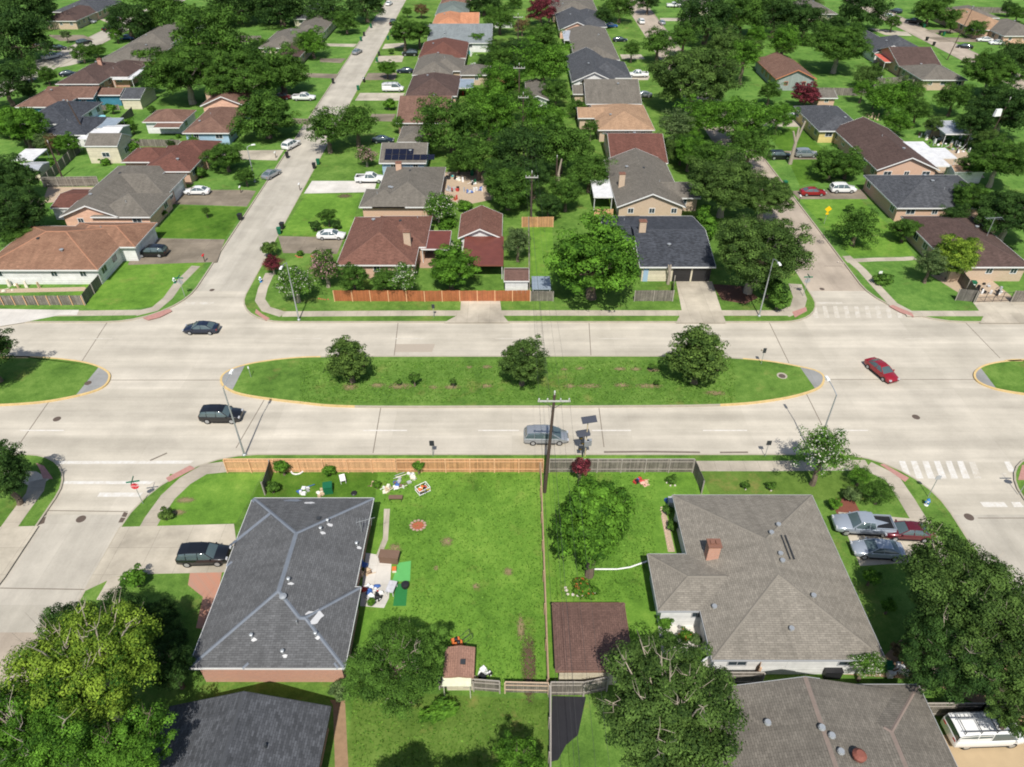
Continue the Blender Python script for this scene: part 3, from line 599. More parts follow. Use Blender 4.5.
# ================================================================ houses
rf = dict(
 slate=shingle('slate_shingle', (0.108, 0.110, 0.113), 0.16, (0.72, 0.72, 0.72), 0.3), charcoal=shingle('charcoal_shingle', (0.075, 0.079, 0.087), 0.32),
 black=shingle('black_shingle', (0.054, 0.059, 0.07), 0.4), tan=shingle('weathered_tan_shingle', (0.215, 0.195, 0.163), 0.13, (0.8, 0.8, 0.8), 0.4),
 greybrown=shingle('grey_brown_shingle', (0.155, 0.14, 0.118), 0.14, (0.6, 0.6, 0.6), 0.5), brown=shingle('brown_shingle', (0.18, 0.105, 0.078), 0.16, (0.55, 0.5, 0.5), 0.6),
 maroon=shingle('reddish_brown_shingle', (0.17, 0.084, 0.062), 0.18, (0.55, 0.5, 0.5), 0.5), umber=shingle('umber_shingle', (0.095, 0.062, 0.053), 0.2, (0.5, 0.5, 0.5), 0.5), wine=shingle('wine_brown_shingle', (0.14, 0.062, 0.047), 0.18, (0.6, 0.6, 0.6), 0.4),
 chestnut=shingle('chestnut_shingle', (0.25, 0.14, 0.09), 0.14, (0.5, 0.45, 0.45), 0.6), orange=shingle('orange_shingle', (0.48, 0.22, 0.12), 0.13),
 sand=shingle('sand_shingle', (0.35, 0.225, 0.14), 0.13, (0.6, 0.6, 0.6), 0.3), green=shingle('grey_green_shingle', (0.15, 0.18, 0.165), 0.12), bluegrey=shingle('blue_grey_shingle', (0.2, 0.225, 0.23), 0.1),
 warm=shingle('warm_brown_shingle', (0.30, 0.17, 0.125), 0.08, (.8, .8, .8), .3), plum=shingle('plum_brown_shingle', (0.14, 0.082, 0.066), 0.12, (0.7, 0.7, 0.7), 0.3), tin=corrugated('ribbed_tin', (0.55, 0.57, 0.6)), whitetin=corrugated('white_ribbed_tin', (0.72, 0.72, 0.72), 0.5, 0.0),
 redtin=corrugated('red_ribbed_metal', (0.17, 0.05, 0.035), 0.5, 0.0, 3.0), bluetin=corrugated('blue_grey_ribbed_metal', (0.3, 0.36, 0.42), 0.5, 0.1, 3.0), redflat=corrugated('bright_red_awning', (0.62, 0.13, 0.09), 0.6, 0.0))
wl = dict(
 redbrick=brickwall('red_brick', (0.47, 0.2, 0.12), (0.38, 0.17, 0.11), (0.5, 0.42, 0.35)), pinkbrick=brickwall('pink_brick', (0.55, 0.33, 0.22), (0.48, 0.29, 0.2), (0.55, 0.45, 0.36)),
 tanbrick=brickwall('tan_brick', (0.5, 0.37, 0.25), (0.42, 0.3, 0.2), (0.5, 0.43, 0.35)), cream=siding('cream_siding', (0.62, 0.56, 0.42)), white=siding('white_siding', (0.7, 0.7, 0.68)),
 blue=siding('pale_blue_siding', (0.33, 0.47, 0.6)), teal=siding('teal_siding', (0.05, 0.2, 0.29)), yellow=siding('yellow_siding', (0.62, 0.5, 0.2)), greysid=siding('grey_green_siding', (0.28, 0.32, 0.3), 0.3, True),
 peach=siding('peach_siding', (0.68, 0.42, 0.3), 0.25), browns=siding('brown_siding', (0.2, 0.13, 0.09), 0.2, True))
door_m = plain('door_paint', (0.2, 0.1, 0.07), 0.5); garage_w = siding('white_garage_door', (0.6, 0.6, 0.58), 0.5); garage_k = siding('black_garage_door', (0.02, 0.02, 0.022), 0.5, rough=0.35)
ridge_blue = plain('blue_grey_ridge_cap', (0.15, 0.17, 0.2), 0.8, var=0.2, scale=2); whitepatch = plain('white_sealant', (0.5, 0.5, 0.5), 0.8, var=0.15)

def sec(uL, uR, vN, vF, kind='hip', h=2.7, dz=0.0):
    h = h+dz; x0, yn, _ = G(uL, vN, h); x1 = G(uR, vN, h)[0]; yf = G(512, vF, h)[1]
    return dict(x0=x0, x1=x1, y0=yn, y1=yf, k=kind, h=h)
def W(x0, x1, y0, y1, kind='hip', h=2.7): return dict(x0=x0, x1=x1, y0=y0, y1=y1, k=kind, h=h)
def roof_faces(s, t):
    x0, x1, y0, y1, h = s['x0'], s['x1'], s['y0'], s['y1'], s['h']; w, l = x1-x0, y1-y0; k = s['k']
    if k == 'flat':     # mono-pitch, slightly lower at the near edge
        return [[(x0, y0, h), (x1, y0, h), (x1, y1, h+l*t), (x0, y1, h+l*t)]], []
    if k == 'gy': xm = (x0+x1)/2; H = h+w/2*t; return [[(x0, y1, h), (x0, y0, h), (xm, y0, H), (xm, y1, H)], [(x1, y0, h), (x1, y1, h), (xm, y1, H), (xm, y0, H)]], [((xm, y0, H), (xm, y1, H))]
    if k == 'gx': ym = (y0+y1)/2; H = h+l/2*t; return [[(x0, y0, h), (x1, y0, h), (x1, ym, H), (x0, ym, H)], [(x1, y1, h), (x0, y1, h), (x0, ym, H), (x1, ym, H)]], [((x0, ym, H), (x1, ym, H))]
    if w <= l:
        xm = (x0+x1)/2; H = h+w/2*t; a = (xm, y0+w/2, H); b = (xm, y1-w/2, H)
        if k == 'hs': b = (xm, y1, H)        # hip at the near end, gable at the far end
        if k == 'hn': a = (xm, y0, H)
        A, B, C, D = (x0, y0, h), (x1, y0, h), (x1, y1, h), (x0, y1, h); fs = [[D, A, a, b], [B, C, b, a]]; rd = [(a, b)]
        if k != 'hn': fs.append([A, B, a]); rd += [(A, a), (B, a)]
        if k != 'hs': fs.append([C, D, b]); rd += [(C, b), (D, b)]
        return fs, rd
    ym = (y0+y1)/2; H = h+l/2*t; a = (x0+l/2, ym, H); b = (x1-l/2, ym, H)
    if k == 'he': a = (x0, ym, H)
    if k == 'hw': b = (x1, ym, H)
    A, B, C, D = (x0, y0, h), (x1, y0, h), (x1, y1, h), (x0, y1, h); fs = [[A, B, b, a], [C, D, a, b]]; rd = [(a, b)]
    if k != 'he': fs.append([D, A, a]); rd += [(A, a), (D, a)]
    if k != 'hw': fs.append([B, C, b]); rd += [(B, b), (C, b)]
    return fs, rd
def roof_z(secs, x, y, t):
    z = -1
    for s in secs:
        if not (s['x0'] <= x <= s['x1'] and s['y0'] <= y <= s['y1']): continue
        dx = min(x-s['x0'], s['x1']-x); dy = min(y-s['y0'], s['y1']-y); k = s['k']; w, l = s['x1']-s['x0'], s['y1']-s['y0']
        if k == 'flat': q = s['h']+(y-s['y0'])*t*0.2
        elif k == 'gy': q = s['h']+dx*t
        elif k == 'gx': q = s['h']+dy*t
        elif k == 'hs': q = s['h']+min(dx, y-s['y0'])*t
        elif k == 'hn': q = s['h']+min(dx, s['y1']-y)*t
        elif k == 'he': q = s['h']+min(dy, s['x1']-x)*t
        elif k == 'hw': q = s['h']+min(dy, x-s['x0'])*t
        else: q = s['h']+min(dx, dy)*t
        z = max(z, q)
    return z
def face_uv(f):
    P = [np.array(p) for p in f]; n = np.cross(P[1]-P[0], P[2]-P[0]); n /= np.linalg.norm(n)
    if n[2] < 0: n = -n
    if abs(n[2]) > 0.9999: e = np.array((1., 0, 0)); g = np.array((0, 1., 0))
    else: g = np.array((-n[0]*n[2], -n[1]*n[2], 1-n[2]**2)); g /= np.linalg.norm(g); e = np.cross(g, n)
    return [(float(p@e), float(p@g)) for p in P]
def roof_mesh(secs, t, th=0.14):
    mb = MB()
    for s in secs:
        tt = t*0.2 if s['k'] == 'flat' else t
        for f in roof_faces(s, tt)[0]:
            mb.poly(f, face_uv(f)); lo = [(a, b, c-th) for a, b, c in f]; mb.poly(lo[::-1], face_uv(f)[::-1])
            n = len(f)
            for i in range(n):
                j = (i+1) % n; p, q = f[i], f[j]
                # close only the outer edges
                on = (abs(p[0]-q[0]) < 1e-4 and (abs(p[0]-s['x0']) < 1e-4 or abs(p[0]-s['x1']) < 1e-4)) or (abs(p[1]-q[1]) < 1e-4 and (abs(p[1]-s['y0']) < 1e-4 or abs(p[1]-s['y1']) < 1e-4))
                if on: mb.poly([p, lo[i], lo[j], q], [(0, 0), (0, .02), (.02, .02), (.02, 0)])
    return mb
def inside(secs, x, y, skip, m=0.1):
    for s in secs:
        if s is skip: continue
        if s['x0']+m < x < s['x1']-m and s['y0']+m < y < s['y1']-m and s['k'] != 'flat': return True
    return False
def fascia_mesh(secs, t):
    mb = MB()
    for s in secs:
        x0, x1, y0, y1, h = s['x0'], s['x1'], s['y0'], s['y1'], s['h']; k = s['k']; d = 0.035; lo, hi = -0.19, 0.018
        def bar(a, b, n):
            # clipped where it runs inside another wing
            m = 14; A = np.array(a); B = np.array(b); run = None
            for i in range(m+1):
                c = A+(B-A)*(i+0.5)/m if i < m else None
                ok = c is not None and not inside(secs, c[0]-n[0]*0.05, c[1]-n[1]*0.05, s)
                if ok and run is None: run = i
                if not ok and run is not None:
                    p = A+(B-A)*run/m; q = A+(B-A)*i/m
                    o1 = (n[0]*d, n[1]*d, 0); P = [p, q, q+o1, p+o1]; b0 = len(mb.v)
                    mb.v += [(v[0]+n[0]*.003, v[1]+n[1]*.003, v[2]+lo) for v in P]+[(v[0]+n[0]*.003, v[1]+n[1]*.003, v[2]+hi) for v in P]
                    for f in ((3, 2, 1, 0), (4, 5, 6, 7), (0, 1, 5, 4), (1, 2, 6, 5), (2, 3, 7, 6), (3, 0, 4, 7)): mb.f.append([b0+u for u in f])
                    run = None
        tt = t*0.2
        if k == 'flat':
            l = y1-y0; bar((x0, y0, h), (x1, y0, h), (0, -1)); bar((x0, y0, h), (x0, y1, h+l*tt), (-1, 0)); bar((x1, y0, h), (x1, y1, h+l*tt), (1, 0)); bar((x0, y1, h+l*tt), (x1, y1, h+l*tt), (0, 1)); continue
        gs = k in ('gy', 'hn'); gn = k in ('gy', 'hs'); gw = k in ('gx', 'he'); ge = k in ('gx', 'hw'); xm, ym = (x0+x1)/2, (y0+y1)/2; Hx, Hy = h+(x1-x0)/2*t, h+(y1-y0)/2*t
        if gs: bar((x0, y0, h), (xm, y0, Hx), (0, -1)); bar((xm, y0, Hx), (x1, y0, h), (0, -1))
        else: bar((x0, y0, h), (x1, y0, h), (0, -1))
        if gn: bar((x0, y1, h), (xm, y1, Hx), (0, 1)); bar((xm, y1, Hx), (x1, y1, h), (0, 1))
        else: bar((x0, y1, h), (x1, y1, h), (0, 1))
        if gw: bar((x0, y0, h), (x0, ym, Hy), (-1, 0)); bar((x0, ym, Hy), (x0, y1, h), (-1, 0))
        else: bar((x0, y0, h), (x0, y1, h), (-1, 0))
        if ge: bar((x1, y0, h), (x1, ym, Hy), (1, 0)); bar((x1, ym, Hy), (x1, y1, h), (1, 0))
        else: bar((x1, y0, h), (x1, y1, h), (1, 0))
    return mb
def walls_mesh(secs, t, o=0.45):
    mb = MB()
    for i, s in enumerate(secs):
        if s['k'] == 'flat': continue
        e = 0.004*i; x0, x1, y0, y1, h = s['x0']+o+e, s['x1']-o-e, s['y0']+o+e, s['y1']-o-e, s['h']-0.13+o*t*0.9; k = s['k']
        mb.bb(x0, x1, y0, y1, 0.0, h)
        xm, ym = (x0+x1)/2, (y0+y1)/2; Hx, Hy = h+(x1-x0)/2*t-0.02, h+(y1-y0)/2*t-0.02
        if k in ('gy', 'hn'): mb.poly([(x0, y0, h), (x1, y0, h), (xm, y0, Hx)])
        if k in ('gy', 'hs'): mb.poly([(x0, y1, h), (x1, y1, h), (xm, y1, Hx)])
        if k in ('gx', 'he'): mb.poly([(x0, y1, h), (x0, y0, h), (x0, ym, Hy)])
        if k in ('gx', 'hw'): mb.poly([(x1, y0, h), (x1, y1, h), (x1, ym, Hy)])
    return mb
def window(root, side, x, y, z, w, h, tm):
    """frame standing 3 cm proud of the wall with a recessed pane; side = outward normal"""
    nx, ny = side; tx, ty = -ny, nx; f = MB(); fw = 0.08
    def q(a, b, c, d, z0, z1, m):  # box from offset a..b along wall, depth c..d
        xs = [x+tx*a+nx*c, x+tx*b+nx*d]; ys = [y+ty*a+ny*c, y+ty*b+ny*d]; m.bb(min(xs), max(xs), min(ys), max(ys), z0, z1)
    q(-w/2, -w/2+fw, 0, .05, z, z+h, f); q(w/2-fw, w/2, 0, .05, z, z+h, f); q(-w/2+fw, w/2-fw, 0, .05, z+h-fw, z+h, f); q(-w/2+fw, w/2-fw, 0, .05, z, z+fw, f); q(-.025, .025, .002, .04, z+fw, z+h-fw, f)
    fr = f.build('window', tm, root); p = MB(); q(-w/2+fw, w/2-fw, 0, .015, z+fw, z+h-fw, p); p.build('pane', glass_dark, fr)
    return fr
HOUSES = {}; ALLSECS = []
def true_ridge(secs, c, d, t):
    s = np.array((-d[1], d[0])); s = s/max(np.linalg.norm(s), 1e-6)*0.35; a = roof_z(secs, c[0]+s[0], c[1]+s[1], t); b = roof_z(secs, c[0]-s[0], c[1]-s[1], t)
    return a < 0 or b < 0 or a+b-2*c[2] < -0.1
def capmat(roof):
    nm = 'ridge_of_'+roof
    if nm in MATS: return MATS[nm]
    br = [n for n in rf[roof].node_tree.nodes if n.type == 'TEX_BRICK']
    c = [(a+b)/2*0.87 for a, b in zip(br[0].inputs['Color1'].default_value[:3], br[0].inputs['Color2'].default_value[:3])] if br else (.3, .3, .3)
    return plain(nm, tuple(c), 0.9, var=0.22, scale=2.2)
def house(key, label, secs, roof, wall, pitch=0.36, front=None, doors=(), garage=(), chimney=None, vents=3, trim=None, group=None, cat='house', name='house', wins=True, o=0.45, ridge=None, seed=0, fascia=True, gdoor=None, ridge_w=0.3):
    rg = random.Random(seed+len(HOUSES)*13); trim = trim or trim_white
    s0 = secs[0]; org = ((s0['x0']+s0['x1'])/2, s0['y0'], ZL)
    root = empty(name, org); tag(root, label, cat, group); ORG[root.name] = org; HOUSES[key] = root
    ALLSECS.extend(secs)
    wm = walls_mesh(secs, pitch, o)
    for i, v in enumerate(wm.v): wm.v[i] = (v[0], v[1], v[2]+0 if v[2] > 0 else ZL-0.05)
    wm.build('wall', wl[wall] if isinstance(wall, str) else wall, root)
    rm = roof_mesh([dict(s, h=s['h']+0.003*i) for i, s in enumerate(secs)], pitch).build('roof', rf[roof] if isinstance(roof, str) else roof, root)
    if fascia: fascia_mesh(secs, pitch).build('fascia', trim, root)
    # ridge and hip caps: low rounded strips along every visible ridge
    for s in secs:
        if s['k'] == 'flat': continue
        for a, b in roof_faces(s, pitch)[1]:
            cap = MB(); A, B = np.array(a), np.array(b); n = max(2, int(np.linalg.norm(B-A)/0.5)); run = None
            for i in range(n+1):
                c = A+(B-A)*(i+0.5)/n if i < n else None
                ok = c is not None and roof_z(secs, c[0], c[1], pitch) <= c[2]+0.06 and true_ridge(secs, c, B-A, pitch)
                if ok and run is None: run = i
                if not ok and run is not None:
                    p, q_ = A+(B-A)*run/n, A+(B-A)*i/n; d = q_-p; dl = np.linalg.norm(d[:2])
                    sd_ = np.array((-d[1], d[0], 0))/max(dl, 1e-6)*ridge_w/2; up = np.array((0, 0, 0.045)); dn = np.array((0, 0, -0.015-pitch*ridge_w*0.3))
                    cap.poly([p+sd_+dn, p+up, q_+up, q_+sd_+dn][::-1]); cap.poly([p-sd_+dn, q_-sd_+dn, q_+up, p+up][::-1]); run = None
                    cap.build('ridge_cap', ridge or capmat(roof), rm); cap = MB()
    # openings
    if wins:
        for s in secs:
            if s['k'] == 'flat': continue
            x0, x1, y0, y1 = s['x0']+o, s['x1']-o, s['y0']+o, s['y1']-o
            n = int((x1-x0)/3.4)
            for i in range(n):
                x = x0+(x1-x0)*(i+0.5)/n+rg.uniform(-.4, .4)
                if not inside(secs, x, y0-0.3, s) and rg.random() < 0.8: window(root, (0, -1), x, y0-0.002, 1.25+ZL, rg.choice((1.0, 1.5)), 0.95, trim)
            for side, xx in ((1, x1), (-1, x0)):
                if (side > 0) != (org[0] < 0): continue
                n = int((y1-y0)/3.2)
                for i in range(n):
                    y = y0+(y1-y0)*(i+0.5)/n
                    if not inside(secs, xx+side*0.3, y, s) and rg.random() < 0.75 and not any(abs(y-g[1]) < 2.6 for g in garage) and not any(abs(y-g[1]) < 1.6 for g in doors): window(root, (side, 0), xx+side*0.002, y, 1.0+ZL, 1.5, 1.2, trim)
    for side, y, xx in doors:
        d = MB().bb(xx, xx+side*0.06, y-0.5, y+0.5, ZL, ZL+2.05).build('door', door_m, root); MB().blob((xx+side*0.09, y+0.38, ZL+1.0), (0.04, 0.04, 0.04)).build('handle', metal_grey, d)
    for g in garage:     # (side, centre y or x, plane, width)
        side, c, pl, wd = g
        mb = MB()
        if side in (1, -1): mb.bb(pl, pl+side*0.05, c-wd/2, c+wd/2, ZL, ZL+2.15)
        else: mb.bb(c-wd/2, c+wd/2, pl-0.05, pl, ZL, ZL+2.15)
        mb.build('garage_door', gdoor or garage_w, root)
    for i in range(vents):
        s = secs[min(i % 2, len(secs)-1)]
        if s['k'] == 'flat': s = secs[0]
        x = s['x0']+(s['x1']-s['x0'])*rg.uniform(.22, .78); y = s['y0']+(s['y1']-s['y0'])*rg.uniform(.2, .8); z = roof_z(secs, x, y, pitch)
        if i % 3 == 0: MB().lathe((x, y, z-0.1), [(0.16, 0), (0.16, 0.28), (0.3, 0.3), (0.3, 0.38), (0.1, 0.44)], 10).build('roof_vent', metal_grey, root)
        elif i % 3 == 1: MB().tube((x, y, z-0.1), (x, y, z+0.35), 0.06, n=8).build('vent_pipe', metal_grey, root)
        else: MB().box((x, y, z-0.05), (0.36, 0.36, 0.2)).build('roof_vent', dark_metal, root)
    if chimney:
        cx, cy, m_, hh = chimney; z = roof_z(secs, cx, cy, pitch); z = max(z, 2.5)
        ch = MB().box((cx, cy, z-0.8), (1.0, 0.8, 0.8+hh)).build('chimney', wl[m_], root); MB().box((cx, cy, z+hh+0.001), (1.15, 0.95, 0.1)).box((cx-.2, cy, z+hh+.101), (0.3, .35, 0.16)).box((cx+.25, cy, z+hh+.101), (0.3, .35, 0.16)).build('chimney_cap', door_m, ch)
    return root
def gx(u, v, z=2.7): return G(u, v, z)[0]
def gy(v, z=2.7): return G(512, v, z)[1]

# ---- south side, near the camera
A = G(250, 498, 2.9); B = G(193, 668, 2.9); Cc = G(343, 668, 2.9); D = G(374, 497, 2.9)
xw = (A[0]+B[0])/2; xe = D[0]
sA = W(xw, xe, B[1]+0.01, A[1], 'hip', 2.9)
sB = W(xw+4, xe+0.45, B[1], G(0, 587, 2.9)[1], 'hip', 2.9)
sC = W(xw-0.1, xw+7.5, G(0, 566, 2.9)[1], A[1]-0.2, 'hip', 2.9)
h = house('h1', 'large slate grey hip roofed brick house with blue grey ridges beside the bright green yard', [sA, sB, sC], 'slate', 'redbrick', 0.3, vents=3, ridge=ridge_blue, ridge_w=0.34, seed=2)
t = 0.3
def on_roof(secs, t, u, v, z0=4.0):      # where a picture point meets a roof
    z = z0
    for _ in range(12):
        x, y, _z = G(u, v, z); q = roof_z(secs, x, y, t); z = z if q < 0 else 0.5*z+0.5*q
    return G(u, v, z)
rootm = h
def roof_patch(root, secs, t, u, v, w_, h_, m, name='roof_patch', seed=0):
    rg = random.Random(seed); c = on_roof(secs, t, u, v); k = PX(u, v, c[2]); n = 14; mb = MB(); a, b = w_/k/2, h_/k/2/0.75
    pts = [(c[0]+a*rg.uniform(.6, 1.15)*math.cos(q*2*math.pi/n), c[1]+b*rg.uniform(.6, 1.15)*math.sin(q*2*math.pi/n)) for q in range(n)]
    mb.poly([(x, y, roof_z(secs, x, y, t)+0.03) for x, y in pts]); return mb.build(name, m, root)
S1 = [sA, sB, sC]
roof_patch(h, S1, t, 314, 617, 20, 15, whitepatch, 'sealant_patch', 1); roof_patch(h, S1, t, 293, 500.5, 18, 4, ridge_blue, 'blue_patch', 2); roof_patch(h, S1, t, 310, 503, 12, 3, whitepatch, 'sealant_patch', 3)
for i, (u, v) in enumerate(((321, 530), (328, 522), (289, 581), (357, 545), (283, 653), (316, 635), (252, 637))):
    c = on_roof(S1, t, u, v); MB().tube((c[0], c[1], c[2]-.1), (c[0], c[1], c[2]+0.4), 0.09, n=8).lathe((c[0], c[1], c[2]+0.3), [(0.13, 0), (0.16, 0.06), (0.08, 0.12)], 10).build('vent_pipe', metal_grey, h)
    roof_patch(h, S1, t, u+2, v+3, 6, 3, whitepatch, 'sealant_patch', i+9)
for q in (((271, 513), (230, 546)),):
    mb = MB(); pr = None
    for k in range(13):
        f = k/12; c = on_roof(S1, t, q[0][0]+(q[1][0]-q[0][0])*f, q[0][1]+(q[1][1]-q[0][1])*f)
        if pr is not None: d = np.array((-(c[1]-pr[1]), c[0]-pr[0])); d = d/np.linalg.norm(d)*.15; mb.poly([(pr[0]+d[0], pr[1]+d[1], pr[2]+.05), (pr[0]-d[0], pr[1]-d[1], pr[2]+.05), (c[0]-d[0], c[1]-d[1], c[2]+.05), (c[0]+d[0], c[1]+d[1], c[2]+.05)])
        pr = c
    mb.build('flashing_strip', ridge_blue, h)
c = on_roof(S1, t, 362, 533); an = MB(); an.tube(c, (c[0], c[1], c[2]+1.6), 0.03)
an.tube((c[0]-.3, c[1]-.2, c[2]+1.6), (c[0]+1.3, c[1]+.3, c[2]+1.7), 0.015)
for k in range(6): an.tube((c[0]-.2+k*.26, c[1]-.55, c[2]+1.62), (c[0]-.3+k*.26, c[1]+.35, c[2]+1.62), 0.01)
an.build('roof_antenna', metal_grey, h)

sA = sec(712, 886, 660, 495, 'hip', 2.9); sB = sec(658, 740, 611, 554, 'hw', 2.9)
S2 = [sA, sB]
c = on_roof(S2, 0.25, 711, 556, 4)
h = house('h2', 'large weathered tan hip roofed house with a red brick chimney, right near block', S2, 'tan', 'white', 0.25, vents=0, chimney=(c[0], c[1], 'redbrick', 1.6), trim=trim_grey, seed=5)
for u, v in ((778, 526), (771, 534), (782, 562), (780, 555), (813, 597), (714, 608), (791, 630)):
    c = on_roof(S2, 0.25, u, v); MB().lathe((c[0], c[1], c[2]-.1), [(.12, 0), (.12, .3), (.22, .32), (.2, .42)], 9).build('roof_vent', metal_grey, h)
a = on_roof(S2, 0.25, 781, 536); b = on_roof(S2, 0.25, 790, 560); MB().tube((a[0], a[1], a[2]+.12), (b[0], b[1], b[2]+.12), 0.05).tube((a[0]+.35, a[1], a[2]+.12), (b[0]+.35, b[1], b[2]+.12), 0.05).build('roof_pipe', dark_metal, h)

sA = W(gx(700, 700)-4, gx(920, 690)-8.0, gy(800), gy(690), 'gy'); 
xe = gx(925, 700)
sA = W(gx(718, 686), gx(905, 686)-0.6, gy(850), gy(690), 'gy'); sB = W(gx(842, 686)-2.2, gx(918, 684), gy(850), gy(684.5), 'hip')
sA = W(G(690, 688, 2.7)[0], G(906, 688, 2.7)[0], gy(860), gy(690.5), 'gy', 2.6)
S3 = [sA, sB]
h = house('h3', 'grey brown shingled house at the bottom edge with a round red turbine vent', S3, 'greybrown', 'white', 0.25, vents=0, seed=3, trim=trim_grey, ridge=plain('pinkish_ridge_cap', (0.21, 0.165, 0.14), .9, var=.2))
c = on_roof(S3, 0.25, 857, 759); MB().lathe(c, [(.2, -.1), (.2, .3), (.42, .35), (.45, .6), (.25, .8)], 14).build('turbine_vent', plain('red_vent', (.2, .07, .05), .7), h)
for u, v in ((840, 753), (821, 729), (767, 724), (831, 737)):
    c = on_roof(S3, 0.25, u, v); MB().lathe((c[0], c[1], c[2]-.1), [(.14, 0), (.14, .3), (.26, .32), (.2, .45)], 9).build('roof_vent', metal_grey, h)

sA = W(gx(170, 705), gx(331, 705), gy(900), gy(706), 'gy', 2.6)
h = house('h4', 'charcoal gable roofed house cut by the bottom left edge of the picture', [sA], 'charcoal', 'redbrick', 0.36, vents=0, seed=4, trim=dark_metal)
c = on_roof([sA], 0.36, 266, 747); MB().tube((c[0], c[1], c[2]-.1), (c[0], c[1], c[2]+.35), .1).build('vent_pipe', dark_metal, h)
h = house('g1', 'plum brown hip roofed detached garage with cream wall beside the power pole line', [sec(556, 634, 671, 603, 'hip', 2.6)], 'plum', 'cream', 0.12, vents=0, name='detached_garage', cat='garage', o=0.3, wins=False, trim=plain('brown_trim', (.2, .11, .08), .7))
h = house('sh1', 'small warm brown shed with pale lean-to by the back fence of the bright yard', [sec(443.5, 473.5, 677, 647.5, 'gy', 2.3)], 'warm', 'cream', 0.2, vents=0, name='garden_shed', cat='shed', o=0.15, wins=False, trim=plain('plum_trim', (.25, .14, .1), .7))
c = on_roof([sec(443.5, 473.5, 677, 647.5, 'gy', 2.3)], .2, 463, 662); MB().box((c[0], c[1], c[2]-.05), (.4, .4, .14)).build('roof_vent', dark_metal, h)
p0 = G(442, 686, 2.0); p1 = G(471, 686, 2.0); q0 = G(444, 676.5, 2.3)
MB().poly([p0, p1, (p1[0], q0[1], 2.25), (p0[0], q0[1], 2.25)]).poly([(p0[0], p0[1], 1.95), (p0[0], q0[1], 2.2), (p1[0], q0[1], 2.2), (p1[0], p1[1], 1.95)]).tube((p0[0]+.1, p0[1]+.1, ZL), (p0[0]+.1, p0[1]+.1, 1.98), .04).tube((p1[0]-.1, p1[1]+.1, ZL), (p1[0]-.1, p1[1]+.1, 1.98), .04).build('lean_to', plain('mossy_panel', (.5, .52, .38), .7, var=.3, scale=4), h)

# ---- far side, left of the left street (fronts to the east)
sA = sec(-22, 98, 270, 226); sB = sec(60, 125, 238, 223.5, 'he'); sC = sec(72, 139.5, 238, 223, 'hip')
house('n1', 'white house with a patchy chestnut roof on the corner behind the picket fence', [sec(-22, 98, 270, 226), W(gx(55, 245), gx(133, 245)+0.6, gy(247), gy(222.5), 'hip')], 'chestnut', 'white', 0.36, vents=3, seed=11,
      garage=[(1, gy(233), gx(133, 245)+.17, 4.6)], ridge=plain('rusty_ridge_cap', (.3, .15, .09), .9, var=.3))
house('n2', 'peach brick house with large grey brown gabled roof left of the long stained driveway', [sec(59, 119, 217, 166, 'hn'), sec(90, 150, 217, 193, 'hip'), sec(85, 166, 196, 174, 'hip')], 'greybrown', 'peach', 0.4, vents=3, seed=12, garage=[(1, gy(182), gx(166, 196)-.42, 4.5)])
house('n2s', 'small white shed with wine red roof beside the grey brown gabled house', [sec(50, 82, 208, 189, 'gx', 2.3)], 'wine', 'white', 0.2, vents=0, name='garden_shed', cat='shed', o=0.2, wins=False)
house('n3', 'wine brown roofed brick house with a low west wing behind the white coupe', [sec(140, 190, 171.5, 146, 'hip'), sec(121, 165, 162, 148, 'hip'), sec(165, 207, 157, 141, 'hip')], 'wine', 'pinkbrick', 0.4, vents=2, seed=13)
house('n4', 'pale blue walled house with plain brown hip roof beside the big oak clump', [sec(182, 229, 133, 108, 'hip')], 'brown', 'blue', 0.36, vents=2, seed=14)
house('n4g', 'white garage with brown hip roof and a blue grey awning left of the blue house', [sec(142, 183, 122, 110, 'hip'), sec(153, 179, 127.5, 121, 'flat', 2.3)], 'brown', 'white', 0.36, vents=0, seed=15, name='detached_garage', cat='garage')
house('n5', 'pink gabled house with a brick chimney among the big trees', [sec(200, 246, 106, 93, 'gy', 2.9)], 'brown', 'peach', 0.4, vents=0, seed=16, chimney=(gx(209, 97), gy(97), 'pinkbrick', 1.4))
house('n6', 'long grey brown roofed house below the round shade tree at the top left', [sec(258, 300, 48, 31, 'hip'), sec(290, 322, 34, 16, 'hip')], 'greybrown', 'cream', 0.34, vents=1, seed=17)
house('n6b', 'umber brown roofed house half hidden by a grey bushy tree', [sec(268, 296, 61, 44, 'hip')], 'umber', 'tanbrick', 0.34, vents=1, seed=18)
house('n7', 'dark grey roofed house at the top between dense trees', [sec(292, 322, 19, 6, 'hip')], 'charcoal', 'cream', 0.34, vents=1, seed=19)
house('w1', 'broad olive grey roofed house in front of the upper left cul de sac', [sec(95, 148, 62.5, 45, 'hip')], 'greybrown', 'yellow', 0.32, vents=1, seed=20)
house('w2', 'long grey roofed house running back behind the olive grey roof', [sec(124, 168, 46, 27, 'hip'), sec(150, 180, 34, 18, 'hip')], 'greybrown', 'cream', 0.32, vents=1, seed=21)
house('w3', 'dark umber hip roofed house with brick chimney and a white patio cover', [sec(55, 99, 84, 64, 'hip'), sec(92, 128, 77, 62, 'hip')], 'umber', 'redbrick', 0.36, vents=2, seed=22, chimney=(gx(103, 71), gy(71), 'redbrick', 1.3))
house('w3c', 'white flat patio cover on posts beside the dark umber roofed house', [sec(112, 132, 79, 71, 'flat', 2.4)], 'whitetin', 'white', 0.2, vents=0, name='patio_cover', cat='patio cover', wins=False)
house('w4', 'brown roofed house with a teal gable wall and open back patio', [sec(14, 62, 107, 87, 'hip'), sec(40, 93, 98, 87, 'gx'), sec(90, 120, 95, 88, 'gx')], 'brown', 'teal', 0.3, vents=2, seed=23)
